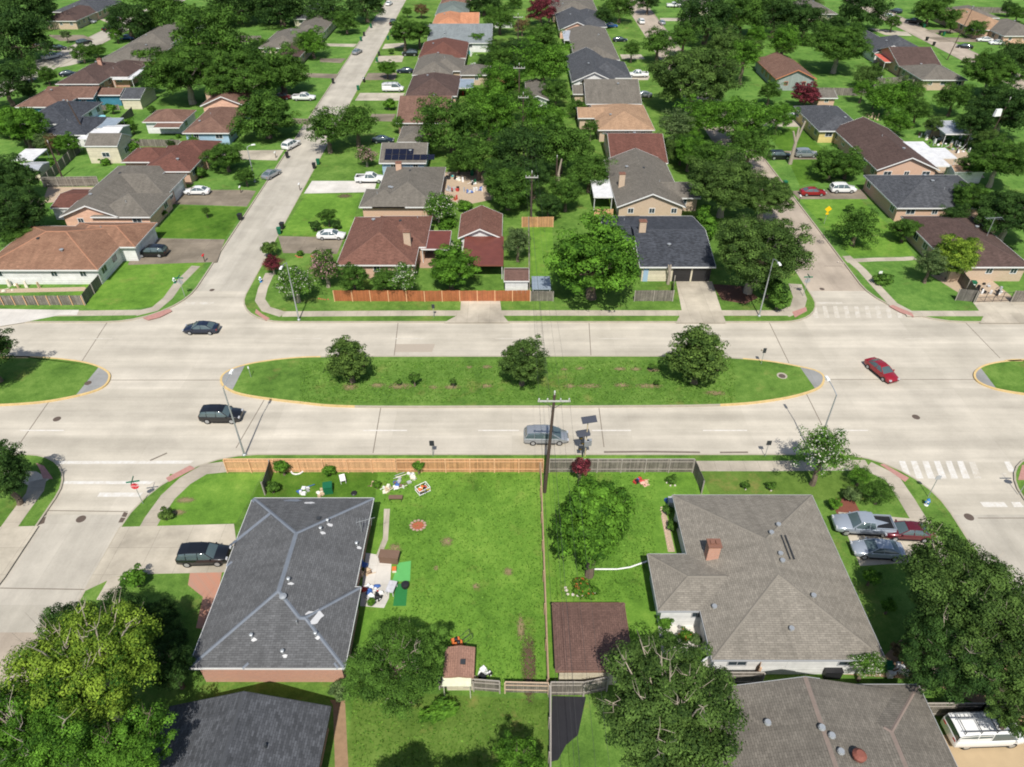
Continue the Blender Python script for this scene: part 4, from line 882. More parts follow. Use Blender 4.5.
house('w5', 'wide charcoal roofed house below the teal walled house', [sec(18, 70, 124, 102, 'hip'), sec(40, 86, 135, 117, 'hip')], 'black', 'white', 0.34, vents=2, seed=24)
house('w6', 'small cream shed with a dark grey gable roof right of the teal wall', [sec(120, 140, 99, 88, 'gx', 2.5)], 'charcoal', 'cream', 0.3, vents=0, name='garden_shed', cat='shed', wins=False, o=.2)
house('w7', 'cream two storey shed with olive gable roof standing in the back yard', [sec(84, 117, 146, 135, 'gx', 3.6)], 'greybrown', 'cream', 0.45, vents=0, name='backyard_shed', cat='shed', o=.15, seed=3)
house('w8', 'white flat patio cover on posts among bushes at the far left', [sec(11, 33, 160, 150, 'flat', 2.4)], 'whitetin', 'white', 0.2, vents=0, name='patio_cover', cat='patio cover', wins=False)
house('w9', 'small metal shed with pale tin roof in front of the far left trees', [sec(19, 38, 170, 162, 'gx', 2.2)], 'tin', 'cream', 0.2, vents=0, name='garden_shed', cat='shed', wins=False, o=.1)
house('w10', 'white flat awning beside the charcoal roofed house', [sec(77, 98, 139, 130, 'flat', 2.5)], 'whitetin', 'white', 0.2, vents=0, name='patio_cover', cat='patio cover', wins=False)
house('w11', 'white roofed shed next to the cream two storey shed', [sec(98, 118, 134, 125, 'gx', 2.5)], 'whitetin', 'greysid', 0.2, vents=0, name='garden_shed', cat='shed', wins=False, o=.1)
house('w12', 'blue grey tin patio cover cluttered with belongings behind the white awning', [sec(90, 112, 128, 119, 'flat', 2.6)], 'bluetin', 'white', 0.2, vents=0, name='patio_cover', cat='patio cover', wins=False)
house('w13', 'dark grey roofed house at the very top left corner', [sec(52, 97, 12, 1, 'hip')], 'charcoal', 'pinkbrick', 0.34, vents=1, seed=28)
house('w14', 'tan walled house with umber roof in front of the dark roof at the top left', [sec(41, 76, 21, 8, 'hip')], 'umber', 'tanbrick', 0.34, vents=1, seed=29)

# ---- far side, centre block, left column
h = house('c1', 'wine brown hip roofed house with tall brick chimney behind the orange fence', [sec(336, 415, 265, 217, 'hip'), sec(370, 426, 247, 216, 'hip')], 'maroon', 'pinkbrick', 0.42, vents=3, seed=31, chimney=(gx(408, 246, 3), gy(246, 3), 'tanbrick', 2.0))
house('c1p', 'red metal patio cover between the brown house and the garage', [sec(421, 449, 249, 232, 'flat', 2.5)], 'redtin', 'white', 0.2, vents=0, name='patio_cover', cat='patio cover', wins=False)
house('c1g', 'wine brown gable roofed garage with a white gable end', [sec(458, 502, 238, 214, 'gy', 2.7)], 'maroon', 'white', 0.45, vents=0, name='detached_garage', cat='garage', wins=False, seed=33)
house('c1c', 'red ribbed metal carport in front of the garage', [sec(462, 503, 265, 238.5, 'flat', 2.5)], 'redtin', 'white', 0.2, vents=0, name='carport', cat='carport', wins=False, trim=plain('red_trim', (.2, .07, .05), .6))
house('c1s', 'tiny white shed with plum roof at the end of the orange fence', [sec(504, 529, 281, 268, 'gx', 2.2)], 'plum', 'white', 0.35, vents=0, name='garden_shed', cat='shed', wins=False, o=.15)
house('c1t', 'low dark tin lean-to roof by the grey fence left of the bright tree', [sec(532, 551, 289, 277, 'flat', 2.0)], 'bluetin', 'greysid', 0.2, vents=0, name='lean_to_shed', cat='shed', wins=False, fascia=False)
house('c2', 'grey brown hip roofed house below the solar panels', [sec(372, 438, 207, 167, 'hip'), sec(359, 405, 207, 189, 'hip')], 'greybrown', 'pinkbrick', 0.38, vents=4, seed=34, chimney=(gx(400, 174), gy(175), 'pinkbrick', 1.2))
h = house('c3', 'pale blue house with black solar panels on its grey roof', [sec(379, 426, 163, 143, 'gx')], 'greybrown', 'blue', 0.36, vents=1, seed=35)
s = sec(379, 426, 163, 143, 'gx')
pan = MB(); 
for k in range(7):
    for r_ in range(2 if 2 else 1):
        if r_ == 1 and k > 3: continue
        x = s['x0']+0.9+k*1.35; y = s['y0']+0.7+r_*1.5
        z0 = s['h']+(y-s['y0'])*.36+.1; z1 = s['h']+(y+1.4-s['y0'])*.36+.1; pan.poly([(x, y, z0), (x+1.28, y, z0), (x+1.28, y+1.4, z1), (x, y+1.4, z1)])
pan.build('solar_panel_array', plain('solar_glass', (.008, .009, .02), .15, spec=.7), h)
house('c3b', 'small grey roofed house tucked behind the solar roof', [sec(397, 426, 142, 126, 'hip')], 'greybrown', 'cream', 0.34, vents=0, seed=36)
house('c4', 'plain brown roofed house half covered by the central oak clump', [sec(396, 450, 123, 98, 'gx')], 'brown', 'pinkbrick', 0.34, vents=1, seed=37)
house('c5', 'dark umber hip roofed house behind the white panel van', [sec(405, 457, 96, 76, 'hip')], 'umber', 'pinkbrick', 0.4, vents=2, seed=38)
house('c5p', 'pale tin patio cover on the right of the dark umber roof', [sec(457, 473, 88, 80, 'flat', 2.5)], 'bluetin', 'white', 0.2, vents=0, name='patio_cover', cat='patio cover', wins=False)
house('c6', 'grey brown hip roofed house with a long rear wing', [sec(412, 452, 75, 56, 'hip'), sec(425, 463, 71, 59, 'hip'), sec(460, 490, 75, 66, 'hip')], 'greybrown', 'tanbrick', 0.38, vents=2, seed=39)
house('c7', 'wine red brown hip roofed house in the left column of the centre block', [sec(418, 466, 58, 42, 'hip')], 'wine', 'pinkbrick', 0.4, vents=1, seed=40)
house('c8', 'long blue grey roofed house with white back wall', [sec(427, 492, 43, 28, 'gx')], 'bluegrey', 'white', 0.32, vents=2, seed=41)
house('c9', 'bright orange roofed house near the top of the centre block', [sec(431, 464, 27, 14, 'hip'), sec(460, 479, 24, 16, 'gx')], 'orange', 'cream', 0.36, vents=1, seed=42)
house('c10', 'grey green gable roofed house behind the orange roof', [sec(435, 468, 15, 4, 'hip')], 'green', 'cream', 0.36, vents=1, seed=43)
house('c11', 'dull brown roofed house cut by the top edge of the centre block', [sec(440, 470, 4, -8, 'hip')], 'brown', 'peach', 0.36, vents=0, seed=44)

# ---- far side, centre block, right column (fronts to the east)
e1 = [sec(640, 716, 267, 216, 'gx'), sec(606, 650, 248, 216, 'gx')]
h = house('e1', 'black shingled house with two dark garage doors facing the boulevard', e1, 'black', 'cream', 0.2, vents=2, seed=50, chimney=(gx(640, 232, 3.5), gy(236, 3.5), 'tanbrick', 1.6), wins=False, gdoor=garage_k,
          garage=[(0, gx(684, 268), e1[0]['y0']+.45, 2.6), (0, gx(704, 268), e1[0]['y0']+.45, 2.6)])
MB().bb(gx(645, 268), gx(650, 268), e1[0]['y0']+.38, e1[0]['y0']+.45, ZL, ZL+2.1).build('door', plain('blue_door', (.3, .42, .55), .5), h)
house('e2', 'grey brown gable roofed brick house with tan chimney behind the black roof', [sec(617, 686, 207, 160, 'gy'), sec(640, 701, 198, 182, 'hip')], 'greybrown', 'tanbrick', 0.4, vents=3, seed=51, chimney=(gx(621, 190), gy(190)+.3, 'tanbrick', 2.2))
house('e2p', 'bright white flat patio cover left of the tan chimney', [sec(594, 613, 197, 181, 'flat', 2.6)], 'whitetin', 'white', 0.2, vents=0, name='patio_cover', cat='patio cover', wins=False)
house('e3', 'plain wine red roofed house in the right column', [sec(611, 668, 163, 133, 'gx')], 'wine', 'pinkbrick', 0.32, vents=1, seed=52)
house('e4', 'broad sand coloured roof between the red and the grey roofs', [sec(598, 655, 130, 105, 'hip'), sec(578, 610, 118, 108, 'gx')], 'sand', 'tanbrick', 0.34, vents=2, seed=53)
house('e5', 'pale grey roofed house with an open rear patio', [sec(586, 642, 104, 82, 'gx'), sec(573, 590, 94, 86, 'gx')], 'greybrown', 'tanbrick', 0.34, vents=2, seed=54)
house('e6', 'charcoal cross gabled house with a white gable end', [sec(572, 616, 82, 56, 'gy'), sec(585, 632, 78, 62, 'hip')], 'charcoal', 'white', 0.42, vents=1, seed=55)
house('e7', 'grey brown roofed house with a tin patio cover on its left', [sec(575, 620, 60, 28, 'hip')], 'greybrown', 'pinkbrick', 0.34, vents=2, seed=56)
house('e7p', 'small tin patio cover left of the long grey brown roof', [sec(564, 576, 40, 32, 'flat', 2.6)], 'tin', 'white', 0.2, vents=0, name='patio_cover', cat='patio cover', wins=False)
house('e8', 'charcoal roofed house with a pink gable end near the top', [sec(559, 595, 30, 14, 'gy'), sec(575, 607, 27, 12, 'hip')], 'charcoal', 'peach', 0.4, vents=2, seed=57)
house('e9', 'long grey roofed house touching the top edge', [sec(552, 599, 14, -2, 'hip')], 'greybrown', 'tanbrick', 0.34, vents=1, seed=58)
house('e10', 'small grey and tan roofed garage among trees by the power pole', [sec(526, 549, 100, 82, 'gy', 2.6)], 'greybrown', 'white', 0.36, vents=0, name='detached_garage', cat='garage', seed=59)

# ---- far side, right of the right street (fronts to the west)
house('r1', 'umber roofed house with tan chimney and back gate at the right edge', [sec(952, 1032, 267, 216, 'hip')], 'umber', 'tanbrick', 0.34, vents=1, seed=60, chimney=(gx(988, 222), gy(226), 'tanbrick', 1.4))
house('r2', 'charcoal hip roofed house behind the parked red car and white wagon', [sec(897, 1000, 208, 175, 'hip')], 'charcoal', 'pinkbrick', 0.34, vents=4, seed=61)
house('r3', 'umber gable roofed brick house with white canopies behind it', [sec(877, 940, 170, 128, 'gy'), sec(858, 905, 152, 138, 'hip')], 'umber', 'pinkbrick', 0.4, vents=2, seed=62)
house('r3a', 'long white canopy roof running behind the umber gable', [sec(922, 951, 166, 144, 'flat', 2.6)], 'whitetin', 'white', 0.2, vents=0, name='canopy', cat='canopy', wins=False)
house('r3b', 'white sheet metal lean-to right of the long canopy', [sec(942, 957, 158, 149, 'flat', 2.2)], 'whitetin', 'white', 0.2, vents=0, name='canopy', cat='canopy', wins=False)
house('r3c', 'rusty white open shed roof among junk in the right block', [sec(946, 972, 134, 122, 'flat', 2.8)], 'tin', 'white', 0.2, vents=0, name='open_shed', cat='shed', wins=False)
house('r3d', 'low pink brown roofed outbuilding behind the charcoal roof', [sec(955, 985, 172, 165, 'gx', 2.3)], 'sand', 'white', 0.3, vents=0, name='garden_shed', cat='shed', wins=False, o=.15)
house('r4', 'slate blue roofed house with yellow wall by the dead trunk', [sec(819, 866, 131, 106, 'hip'), sec(806, 850, 117, 106, 'hip')], 'charcoal', 'yellow', 0.34, vents=2, seed=63)
house('r5', 'brown gable roofed house with an orange rim beside the red blossomed tree', [sec(776, 817, 79, 60, 'gy', 3.0), sec(765, 800, 68, 58, 'hip')], 'brown', 'greysid', 0.42, vents=0, seed=64, trim=plain('orange_trim', (.5, .2, .1), .7))
house('r5b', 'small grey roofed garage right of the red blossomed tree', [sec(818, 838, 98, 90, 'gx', 2.5)], 'greybrown', 'pinkbrick', 0.3, vents=0, name='detached_garage', cat='garage', seed=65)
house('r6', 'dark slate gable roofed house with a white gable in the upper right', [sec(875, 908, 53, 36, 'gy', 2.8), sec(890, 919, 47, 38, 'hip')], 'charcoal', 'white', 0.42, vents=1, seed=66)
house('r7', 'umber roofed house with a bright red patio cover', [sec(899, 942, 66, 50, 'gx')], 'umber', 'pinkbrick', 0.32, vents=0, seed=67)
house('r7p', 'bright red patio cover on the left of the umber roof', [sec(885, 904, 62, 55, 'flat', 2.5)], 'redflat', 'white', 0.2, vents=0, name='patio_cover', cat='patio cover', wins=False)
house('r8', 'grey brown roofed house above the bright green bushy tree', [sec(922, 968, 80, 66, 'hip')], 'greybrown', 'tanbrick', 0.34, vents=1, seed=68)
house('r9', 'light tan hip roofed house near the top right corner', [sec(975, 1020, 30, 12, 'hip')], 'sand', 'pinkbrick', 0.34, vents=1, seed=69)
house('r10', 'grey roofed house at the right edge below the tan roof', [sec(1004, 1050, 36, 22, 'hip')], 'greybrown', 'peach', 0.34, vents=1, seed=70)
house('r11', 'grey roofed house behind the tan roof at the top right', [sec(966, 1000, 18, 8, 'hip')], 'greybrown', 'cream', 0.34, vents=1, seed=71)
house('r12', 'grey roofed house at the top edge behind the big right hand trees', [sec(808, 838, 14, 2, 'hip')], 'greybrown', 'cream', 0.34, vents=1, seed=72)
house('r13', 'grey roofed house at the top between trees right of the far street', [sec(690, 722, 8, -4, 'hip')], 'greybrown', 'cream', 0.34, vents=0, seed=73)
# posts under the flat covers
for k, ph, hs in (('w3c', (112, 132, 79, 71), 2.4), ('w8', (11, 33, 160, 150), 2.4), ('w10', (77, 98, 139, 130), 2.5), ('w12', (90, 112, 128, 119), 2.6), ('c1p', (421, 449, 249, 232), 2.5), ('c1c', (462, 503, 265, 238.5), 2.5), ('c1t', (532, 551, 289, 277), 2.0), ('c5p', (457, 473, 88, 80), 2.5),
                  ('e2p', (594, 613, 197, 181), 2.6), ('e7p', (564, 576, 40, 32), 2.6), ('r3a', (922, 951, 166, 144), 2.6), ('r3b', (942, 957, 158, 149), 2.2), ('r3c', (946, 972, 134, 122), 2.8), ('r7p', (885, 904, 62, 55), 2.5)):
    s = sec(*ph, 'flat', hs)
    for x in (s['x0']+.15, s['x1']-.15):
        for y in (s['y0']+.15, s['y1']-.15): MB().tube((x, y, ZL), (x, y, s['h']-.05), .06, n=6).build('post', trim_white, HOUSES[k])
# ================================================================ trees and shrubs
LM = dict(
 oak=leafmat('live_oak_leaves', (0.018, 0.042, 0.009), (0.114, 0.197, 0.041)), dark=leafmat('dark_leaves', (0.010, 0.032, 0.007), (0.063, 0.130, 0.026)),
 bright=leafmat('bright_leaves', (0.022, 0.067, 0.007), (0.126, 0.277, 0.028)), lime=leafmat('yellow_green_leaves', (0.022, 0.071, 0.007), (0.267, 0.386, 0.043)),
 mid=leafmat('mid_green_leaves', (0.018, 0.050, 0.007), (0.103, 0.210, 0.031)), grey=leafmat('grey_green_leaves', (0.037, 0.071, 0.022), (0.148, 0.218, 0.074)),
 olive=leafmat('olive_leaves', (0.019, 0.046, 0.009), (0.133, 0.218, 0.043)), white=leafmat('white_myrtle_leaves', (0.022, 0.067, 0.009), (0.119, 0.244, 0.031), (0.62, 0.60, 0.52), 0.08),
 pink=leafmat('pink_myrtle_leaves', (0.022, 0.050, 0.010), (0.103, 0.185, 0.031), (0.52, 0.3, 0.32), 0.22), red=leafmat('dark_red_leaves', (0.034, 0.008, 0.010), (0.120, 0.029, 0.034), (0.275, 0.050, 0.069), 0.2),
 rust=leafmat('rusty_leaves', (0.060, 0.046, 0.017), (0.224, 0.160, 0.069)), flower=leafmat('flower_bed_leaves', (0.022, 0.067, 0.006), (0.103, 0.227, 0.024), (0.430, 0.134, 0.043), 0.07))
def crown_arrays(R_, ncl, per, leaf, seed, rel=0.26, low=-0.55, shape='round', inner=0.25, lobes=15, lk=14.0):
    g = np.random.default_rng(seed); rx, ry, rz = R_
    bd = g.normal(size=(7, 3)); bd /= np.linalg.norm(bd, axis=1)[:, None]; ba = g.uniform(0.06, 0.2, 7)
    d = g.normal(size=(ncl*3, 3)); d /= np.linalg.norm(d, axis=1)[:, None]; d = d[d[:, 2] > low][:ncl]; n = len(d)
    ld = g.normal(size=(lobes, 3)); ld[:, 2] = np.abs(ld[:, 2])*0.8-0.25; ld /= np.linalg.norm(ld, axis=1)[:, None]; lh = g.uniform(0.2, 0.55, lobes)
    lump = 0.6 + np.max(np.exp(-(1-d@ld.T)*lk)*lh, axis=1) + 0.06*g.normal(size=n)
    rad = np.where(g.random(n) < inner, g.uniform(0.3, 0.75, n), g.uniform(0.7, 1.06, n))*lump
    if shape == 'cone': f = np.clip(1-0.55*(d[:, 2]*0.5+0.5), .3, 1); d2 = d.copy(); d2[:, :2] *= f[:, None]*1.15; cc = d2*rad[:, None]
    else: cc = d*rad[:, None]
    cc *= np.array([rx, ry, rz])*(1-rel*0.55)
    cr = rel*min(rx, ry)*g.uniform(0.6, 1.25, n)
    N_ = n*per; ci = np.repeat(np.arange(n), per)
    e = g.normal(size=(N_, 3)); e /= np.linalg.norm(e, axis=1)[:, None]; e[:, 2] = np.where(e[:, 2] < -0.35, -e[:, 2], e[:, 2])
    squash = np.array([1.15, 1.15, 0.72])
    pos = cc[ci] + e*squash*(cr[ci]*g.uniform(0.45, 1.0, N_)**0.6)[:, None]*g.uniform(0.85, 1.25, N_)[:, None]
    nor = e + 0.25*np.array([0, 0, 1]) + g.normal(size=(N_, 3))*0.27; nor /= np.linalg.norm(nor, axis=1)[:, None]
    t1 = np.cross(nor, g.normal(size=(N_, 3))); t1 /= np.linalg.norm(t1, axis=1)[:, None]; t2 = np.cross(nor, t1)
    s = (leaf*g.uniform(0.55, 1.25, N_))[:, None]
    V = np.stack([pos - t1*s*0.75, pos + t2*s*0.42 + nor*s*0.1, pos + t1*s*0.75, pos - t2*s*0.42 + nor*s*0.1], 1).reshape(-1, 3)
    ctone = g.uniform(0.1, 0.75, n); tone = np.clip(ctone[ci] + g.normal(size=N_)*0.17, 0, 1)
    cpick = g.random(n); pick = np.clip(np.abs(g.normal(size=N_)*0.3+cpick[ci]*0.8), 0, 1)
    return V, tone, pick, cc, cr
def fast_mesh(name, V, tone, pick, mat):
    nf = len(V)//4; me = bpy.data.meshes.new(name)
    me.vertices.add(len(V)); me.vertices.foreach_set('co', V.astype(np.float32).ravel())
    me.loops.add(nf*4); me.loops.foreach_set('vertex_index', np.arange(nf*4, dtype=np.int32))
    me.polygons.add(nf); me.polygons.foreach_set('loop_start', np.arange(0, nf*4, 4, dtype=np.int32)); me.polygons.foreach_set('loop_total', np.full(nf, 4, dtype=np.int32))
    me.update(calc_edges=True)
    for nm, a in (('tone', tone), ('pick', pick)):
        at = me.attributes.new(nm, 'FLOAT', 'FACE'); at.data.foreach_set('value', a.astype(np.float32))
    me.materials.append(mat); return me
def trunk_mb(zc, R_, cc, seed, rt=None, limbs=9):
    rg = random.Random(seed); rx, ry, rz = R_; rt = rt or (0.06*rx+0.07); mb = MB(); top = zc-rz*0.35; top = max(top, 0.4)
    p = np.array((0, 0, -0.1)); prev = p; k = 4
    for i in range(k):
        q = np.array((rg.uniform(-.12, .12)*rx*.25, rg.uniform(-.12, .12)*rx*.25, top*(i+1)/k)); mb.tube(prev, q, rt*(1.35-0.55*i/k) if i == 0 else rt*(1.2-0.5*i/k), rt*(1.2-0.5*(i+1)/k), 7); prev = q
    idx = list(range(len(cc))); rg.shuffle(idx)
    for j in idx[:limbs]:
        c = cc[j]+np.array((0, 0, zc)); jt = lambda s: np.array((rg.uniform(-1, 1), rg.uniform(-1, 1), rg.uniform(-1, 1)))*rx*s
        m1 = prev*0.6+c*0.4+np.array((0, 0, -0.12*rz))+jt(.05); m2 = prev*.25+c*.75+jt(.05); mb.tube(prev, m1, rt*0.4, rt*0.22, 6); mb.tube(m1, m2, rt*0.22, rt*0.12, 5); mb.tube(m2, c, rt*0.12, rt*0.05, 4)
        for q in range(3):
            e = c+np.array((rg.uniform(-1, 1), rg.uniform(-1, 1), rg.uniform(-.1, .9)))*rx*0.16; h_ = (m2+e)/2+jt(.03); mb.tube(m2*.4+c*.6, h_, rt*0.07, rt*.045, 4); mb.tube(h_, e, rt*0.045, rt*0.02, 3)
    return mb
TREES = {}
def make_proto(key, R_, zc, ncl, per, leaf, seed, name, rel=0.26, low=-0.55, shape='round', limbs=9, bk=None, inner=.25):
    """crown and trunk meshes, kept until the first tree of the kind uses them"""
    V, tone, pick, cc, cr = crown_arrays(R_, ncl, per, leaf, seed, rel, low, shape, inner)
    V = V + np.array((0, 0, zc)); TREES[key] = dict(V=V, tone=tone, pick=pick, tr=trunk_mb(zc, R_, cc, seed, limbs=limbs), R=R_, zc=zc, name=name, me={}, tm=None, bk=bk or bark)
def tree(key, mat, u, v, rp, zc, label, cat='tree', group=None, rz=None, asp=1.0, name=None, ry=1.0):
    """crown centre at picture point (u, v) zc metres up, radius rp pixels"""
    P = TREES[key]
    if v < 240 and cat == 'tree' and name != 'crepe_myrtle' and name != 'cypress_tree':      # far crowns are broad and hang low
        k = 1.12 if key.startswith('far') else 1.06; rp *= k; zc *= 0.78 if key.startswith('far') else 0.86; asp = 1.12 if key.startswith('far') else asp*1.05
    if cat == 'tree': rp *= 1.1
    c = G(u, v, zc); r = rp/PX(u, v, zc); rg = random.Random(int(u*31+v*7))
    root = empty(name or P['name'], (c[0], c[1], ZL), rg.uniform(0, 6.28) if rz is None else rz); tag(root, label, cat, group)
    s = r/P['R'][0]; sz = (zc-ZL)/P['zc']
    root.scale = (s, s*ry, sz if asp is None else s*asp)
    if mat not in P['me']: P['me'][mat] = fast_mesh('crown', P['V'], P['tone'], P['pick'], LM[mat])
    if P['tm'] is None:
        o = P['tr'].build('trunk', P['bk'], root); P['tm'] = o.data
    else: o = bpy.data.objects.new('trunk', P['tm']); scene.collection.objects.link(o); o.parent = root
    cr = bpy.data.objects.new('crown', P['me'][mat]); scene.collection.objects.link(cr); cr.parent = root
    if asp is not None:   # keep the crown's centre at zc although its height is scaled apart
        cr.location.z = (zc-ZL)/(s*asp)-P['zc']; o.scale.z = ((zc-ZL)/(s*asp))/P['zc']
    return root
# kinds: nominal size, then scaled
for i, sd_ in enumerate((11, 12, 13)): make_proto('big%d' % i, (7, 7, 5.0), 6.5, 310, 190, 0.18, sd_, 'oak_tree', rel=0.12, inner=.16, limbs=40, bk=palebark)
for i, sd_ in enumerate((21, 22, 23)): make_proto('med%d' % i, (4.5, 4.5, 4.0), 5.2, 160, 150, 0.17, sd_, 'shade_tree', rel=0.15, inner=.16, limbs=22)
for i, sd_ in enumerate((31, 32)): make_proto('loose%d' % i, (4.5, 4.5, 3.8), 5.2, 120, 80, 0.19, sd_, 'shade_tree', rel=0.17, inner=.4, limbs=22)
for i, sd_ in enumerate((41, 42)): make_proto('far%d' % i, (6, 6, 5), 6.0, 170, 105, 0.2, sd_, 'oak_tree', rel=0.145, inner=.12)
for i, sd_ in enumerate((51, 52)): make_proto('myr%d' % i, (2.4, 2.4, 2.3), 3.0, 120, 60, 0.14, sd_, 'crepe_myrtle', rel=0.22, limbs=10, bk=palebark)
for i, sd_ in enumerate((61, 62)): make_proto('shrub%d' % i, (1.0, 1.0, 0.8), 0.85, 40, 60, 0.14, sd_, 'shrub', rel=0.3, low=-0.8, limbs=6)
make_proto('cone0', (3.4, 3.4, 4.6), 5.0, 340, 115, 0.165, 71, 'shade_tree', rel=0.14, shape='cone', low=-0.9)
make_proto('median0', (3.3, 3.3, 3.4), 3.9, 260, 75, 0.14, 72, 'live_oak', rel=0.135, shape='cone', low=-0.95, limbs=16, inner=.15)
make_proto('median1', (3.3, 3.3, 3.0), 3.4, 260, 75, 0.14, 73, 'live_oak', rel=0.135, low=-0.95, limbs=16, inner=.15)
make_proto('column', (1.2, 1.2, 2.2), 2.3, 60, 60, 0.2, 75, 'cypress_tree', rel=0.35, low=-1, shape='cone')

T = tree
# ---- near side
T('big0', 'lime', 84, 668, 70, 8.0, 'big yellow green leafed tree in the lower left corner', ry=1.0)
T('big1', 'bright', 28, 742, 64, 8.0, 'broad mid green tree in front of the yellow green one, bottom left')
T('med1', 'bright', 128, 752, 44, 6.0, 'green tree crown cut by the bottom edge beside the charcoal gable roof')
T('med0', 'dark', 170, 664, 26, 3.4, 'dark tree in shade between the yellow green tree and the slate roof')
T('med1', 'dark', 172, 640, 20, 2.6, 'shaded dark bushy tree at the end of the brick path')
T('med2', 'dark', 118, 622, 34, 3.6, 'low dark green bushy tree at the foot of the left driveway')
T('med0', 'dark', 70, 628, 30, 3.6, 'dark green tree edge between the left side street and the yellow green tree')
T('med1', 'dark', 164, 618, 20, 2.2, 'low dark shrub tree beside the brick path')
T('big2', 'mid', 397, 664, 53, 4.6, 'dense round tree between the slate roof and the small shed', asp=0.8)
T('cone0', 'bright', 595, 520, 46, 7.4, 'egg shaped bright green tree with flower ring in the garden by the pole line', asp=1.08)
T('big0', 'oak', 673, 713, 78, 7.0, 'huge spreading oak at the bottom centre over the garage corner', rz=2.2, asp=0.8)
T('big1', 'oak', 964, 594, 66, 6.4, 'large dark oak over the parked cars at the right edge', rz=1.0)
T('big2', 'oak', 1004, 640, 62, 6.5, 'dark oak crown at the right edge below the one over the cars', rz=4.0)
T('big0', 'dark', 945, 652, 50, 5.2, 'dark oak crown next to the tan roof corner, left of its neighbours', rz=5.0)
T('med2', 'oak', 1020, 706, 36, 5.0, 'oak branches hanging over the white ladder van')
T('loose0', 'white', 824, 452, 31, 4.6, 'white flowering crepe myrtle tree on the lawn edge by the boulevard', name='crepe_myrtle', asp=1.0)
T('med1', 'dark', 385, 815, 50, 6, 'tree just below the frame that shades the dry lawn beside the charcoal gable', asp=.65)
T('med2', 'dark', 462, 815, 44, 6, 'tree just below the frame that shades the middle of the dry lawn', asp=.65)
T('med0', 'bright', 517, 768, 32, 4.0, 'light green tree at the bottom edge in the dry lawn')
T('med1', 'dark', 2, 474, 32, 4.2, 'dark tree at the left edge by the lower red ramp')
T('med2', 'dark', -16, 352, 30, 4.4, 'tree at the left edge standing on the left median')
T('median0', 'olive', 349, 360, 27, 3.4, 'leftmost of the three live oaks on the middle median', rz=1.0, group='live oaks on the median')
T('median1', 'oak', 522, 361, 27, 3.6, 'upright dark live oak in the centre of the middle median', rz=3.4, asp=1.05, group='live oaks on the median')
T('median0', 'olive', 699, 356, 39, 4.0, 'widest live oak on the middle median, near its right end', rz=0.5, group='live oaks on the median', asp=.85)
for k, (u, v, rp, zz, lb) in enumerate(((414, 377, 6.5, 1.5, 'tallest leafy sapling on the median between the left and the centre oak'), (399, 382, 3.5, .7, 'low sapling in the mulch left of the tallest sapling on the median'), (453, 381, 4, 1.2, 'thin sapling left of the centre oak on the median'),
                                        (652, 366, 4, .9, 'sapling in the upper row of mulch spots left of the widest median oak'), (657, 382, 3.5, .7, 'sapling in the lower row of mulch spots left of the widest median oak'))):
    T('shrub%d' % (k % 2), 'mid', u, v, rp, zz, lb, 'sapling', 'saplings planted on the median', name='sapling')
S = lambda *a, **k: tree(a[0], a[1], a[2], a[3], a[4], a[5], a[6], 'shrub', k.get('group'), name=k.get('name', 'shrub'), asp=k.get('asp', 1.0), ry=k.get('ry', 1.0))
S('shrub0', 'bright', 134, 578, 13.5, 1.2, 'round palm like bush at the edge of the lower left driveway')
S('shrub1', 'olive', 165, 514, 9, .8, 'spiky dark plant on the corner lawn beside the curved walk')
S('shrub0', 'red', 581, 466, 11, 2.6, 'dark red leafed shrub against the grey fence under the solar signal', asp=1.2)
S('shrub1', 'mid', 672, 480, 6.5, .6, 'low green bush in a stone ring near the grey fence corner')
S('shrub0', 'mid', 746, 485, 5, .6, 'small bush in a ring on the dry lawn strip, left one of two')
S('shrub1', 'mid', 771, 486, 6, .6, 'small bush in a ring on the dry lawn strip, right one of two')
S('loose1', 'mid', 880, 492, 22, 1.7, 'wide feathery shrub on the corner lawn above the pickup', asp=0.6)
S('loose0', 'bright', 861, 475, 16, 1.6, 'feathery green shrub beside the sidewalk corner on the right', asp=0.6)
S('shrub1', 'bright', 835, 503, 8, 1.0, 'bright leafy bush by the red mulch at the roof corner')
S('shrub0', 'grey', 852, 494, 10, 1.0, 'grey green bush between the mulch and the feathery shrub')
S('loose1', 'white', 868, 663, 26, 2.6, 'pale flecked bushy tree in the side yard below the tan roof corner', ry=0.6, asp=.8)
S('shrub1', 'rust', 905, 652, 15, 1.4, 'reddish brown bush at the corner of the tan roof', asp=.8)
S('shrub0', 'bright', 872, 576, 10, 1.4, 'bright green bush between the tan roof and the silver sedan')
S('shrub1', 'bright', 889, 606, 9, 1.2, 'small bright bush at the tan roof edge under the dark oaks')
S('shrub0', 'grey', 342, 690, 13, 1.2, 'dry grey twiggy bush in the gap beside the charcoal gable roof')
S('shrub1', 'bright', 440, 712, 24, 1.0, 'low creeper running along the back fence below the small shed', ry=.5, asp=.7)
S('shrub0', 'bright', 418, 465, 7, 1.4, 'leafy bush poking up by the long orange fence')
S('shrub1', 'bright', 282, 466, 9, 1.4, 'bush in the fence corner near the white hose ring', asp=1.2)
S('shrub0', 'bright', 329, 470, 8, .8, 'creeper at the foot of the long orange fence')
S('shrub1', 'mid', 272, 487, 8, .9, 'weedy bush along the short cross fence')
S('shrub0', 'bright', 376, 484, 5, .8, 'weed clump beside the junk pile in the left yard')
S('shrub1', 'flower', 585, 588, 17, .7, 'ring of flowers round the foot of the egg shaped tree', ry=.7, asp=.8)
S('shrub0', 'bright', 665, 622, 9, 1.0, 'leafy plant in the courtyard beside the white path'); S('shrub1', 'mid', 668, 640, 11, 1.2, 'larger leafy plant in the courtyard next to the oak')
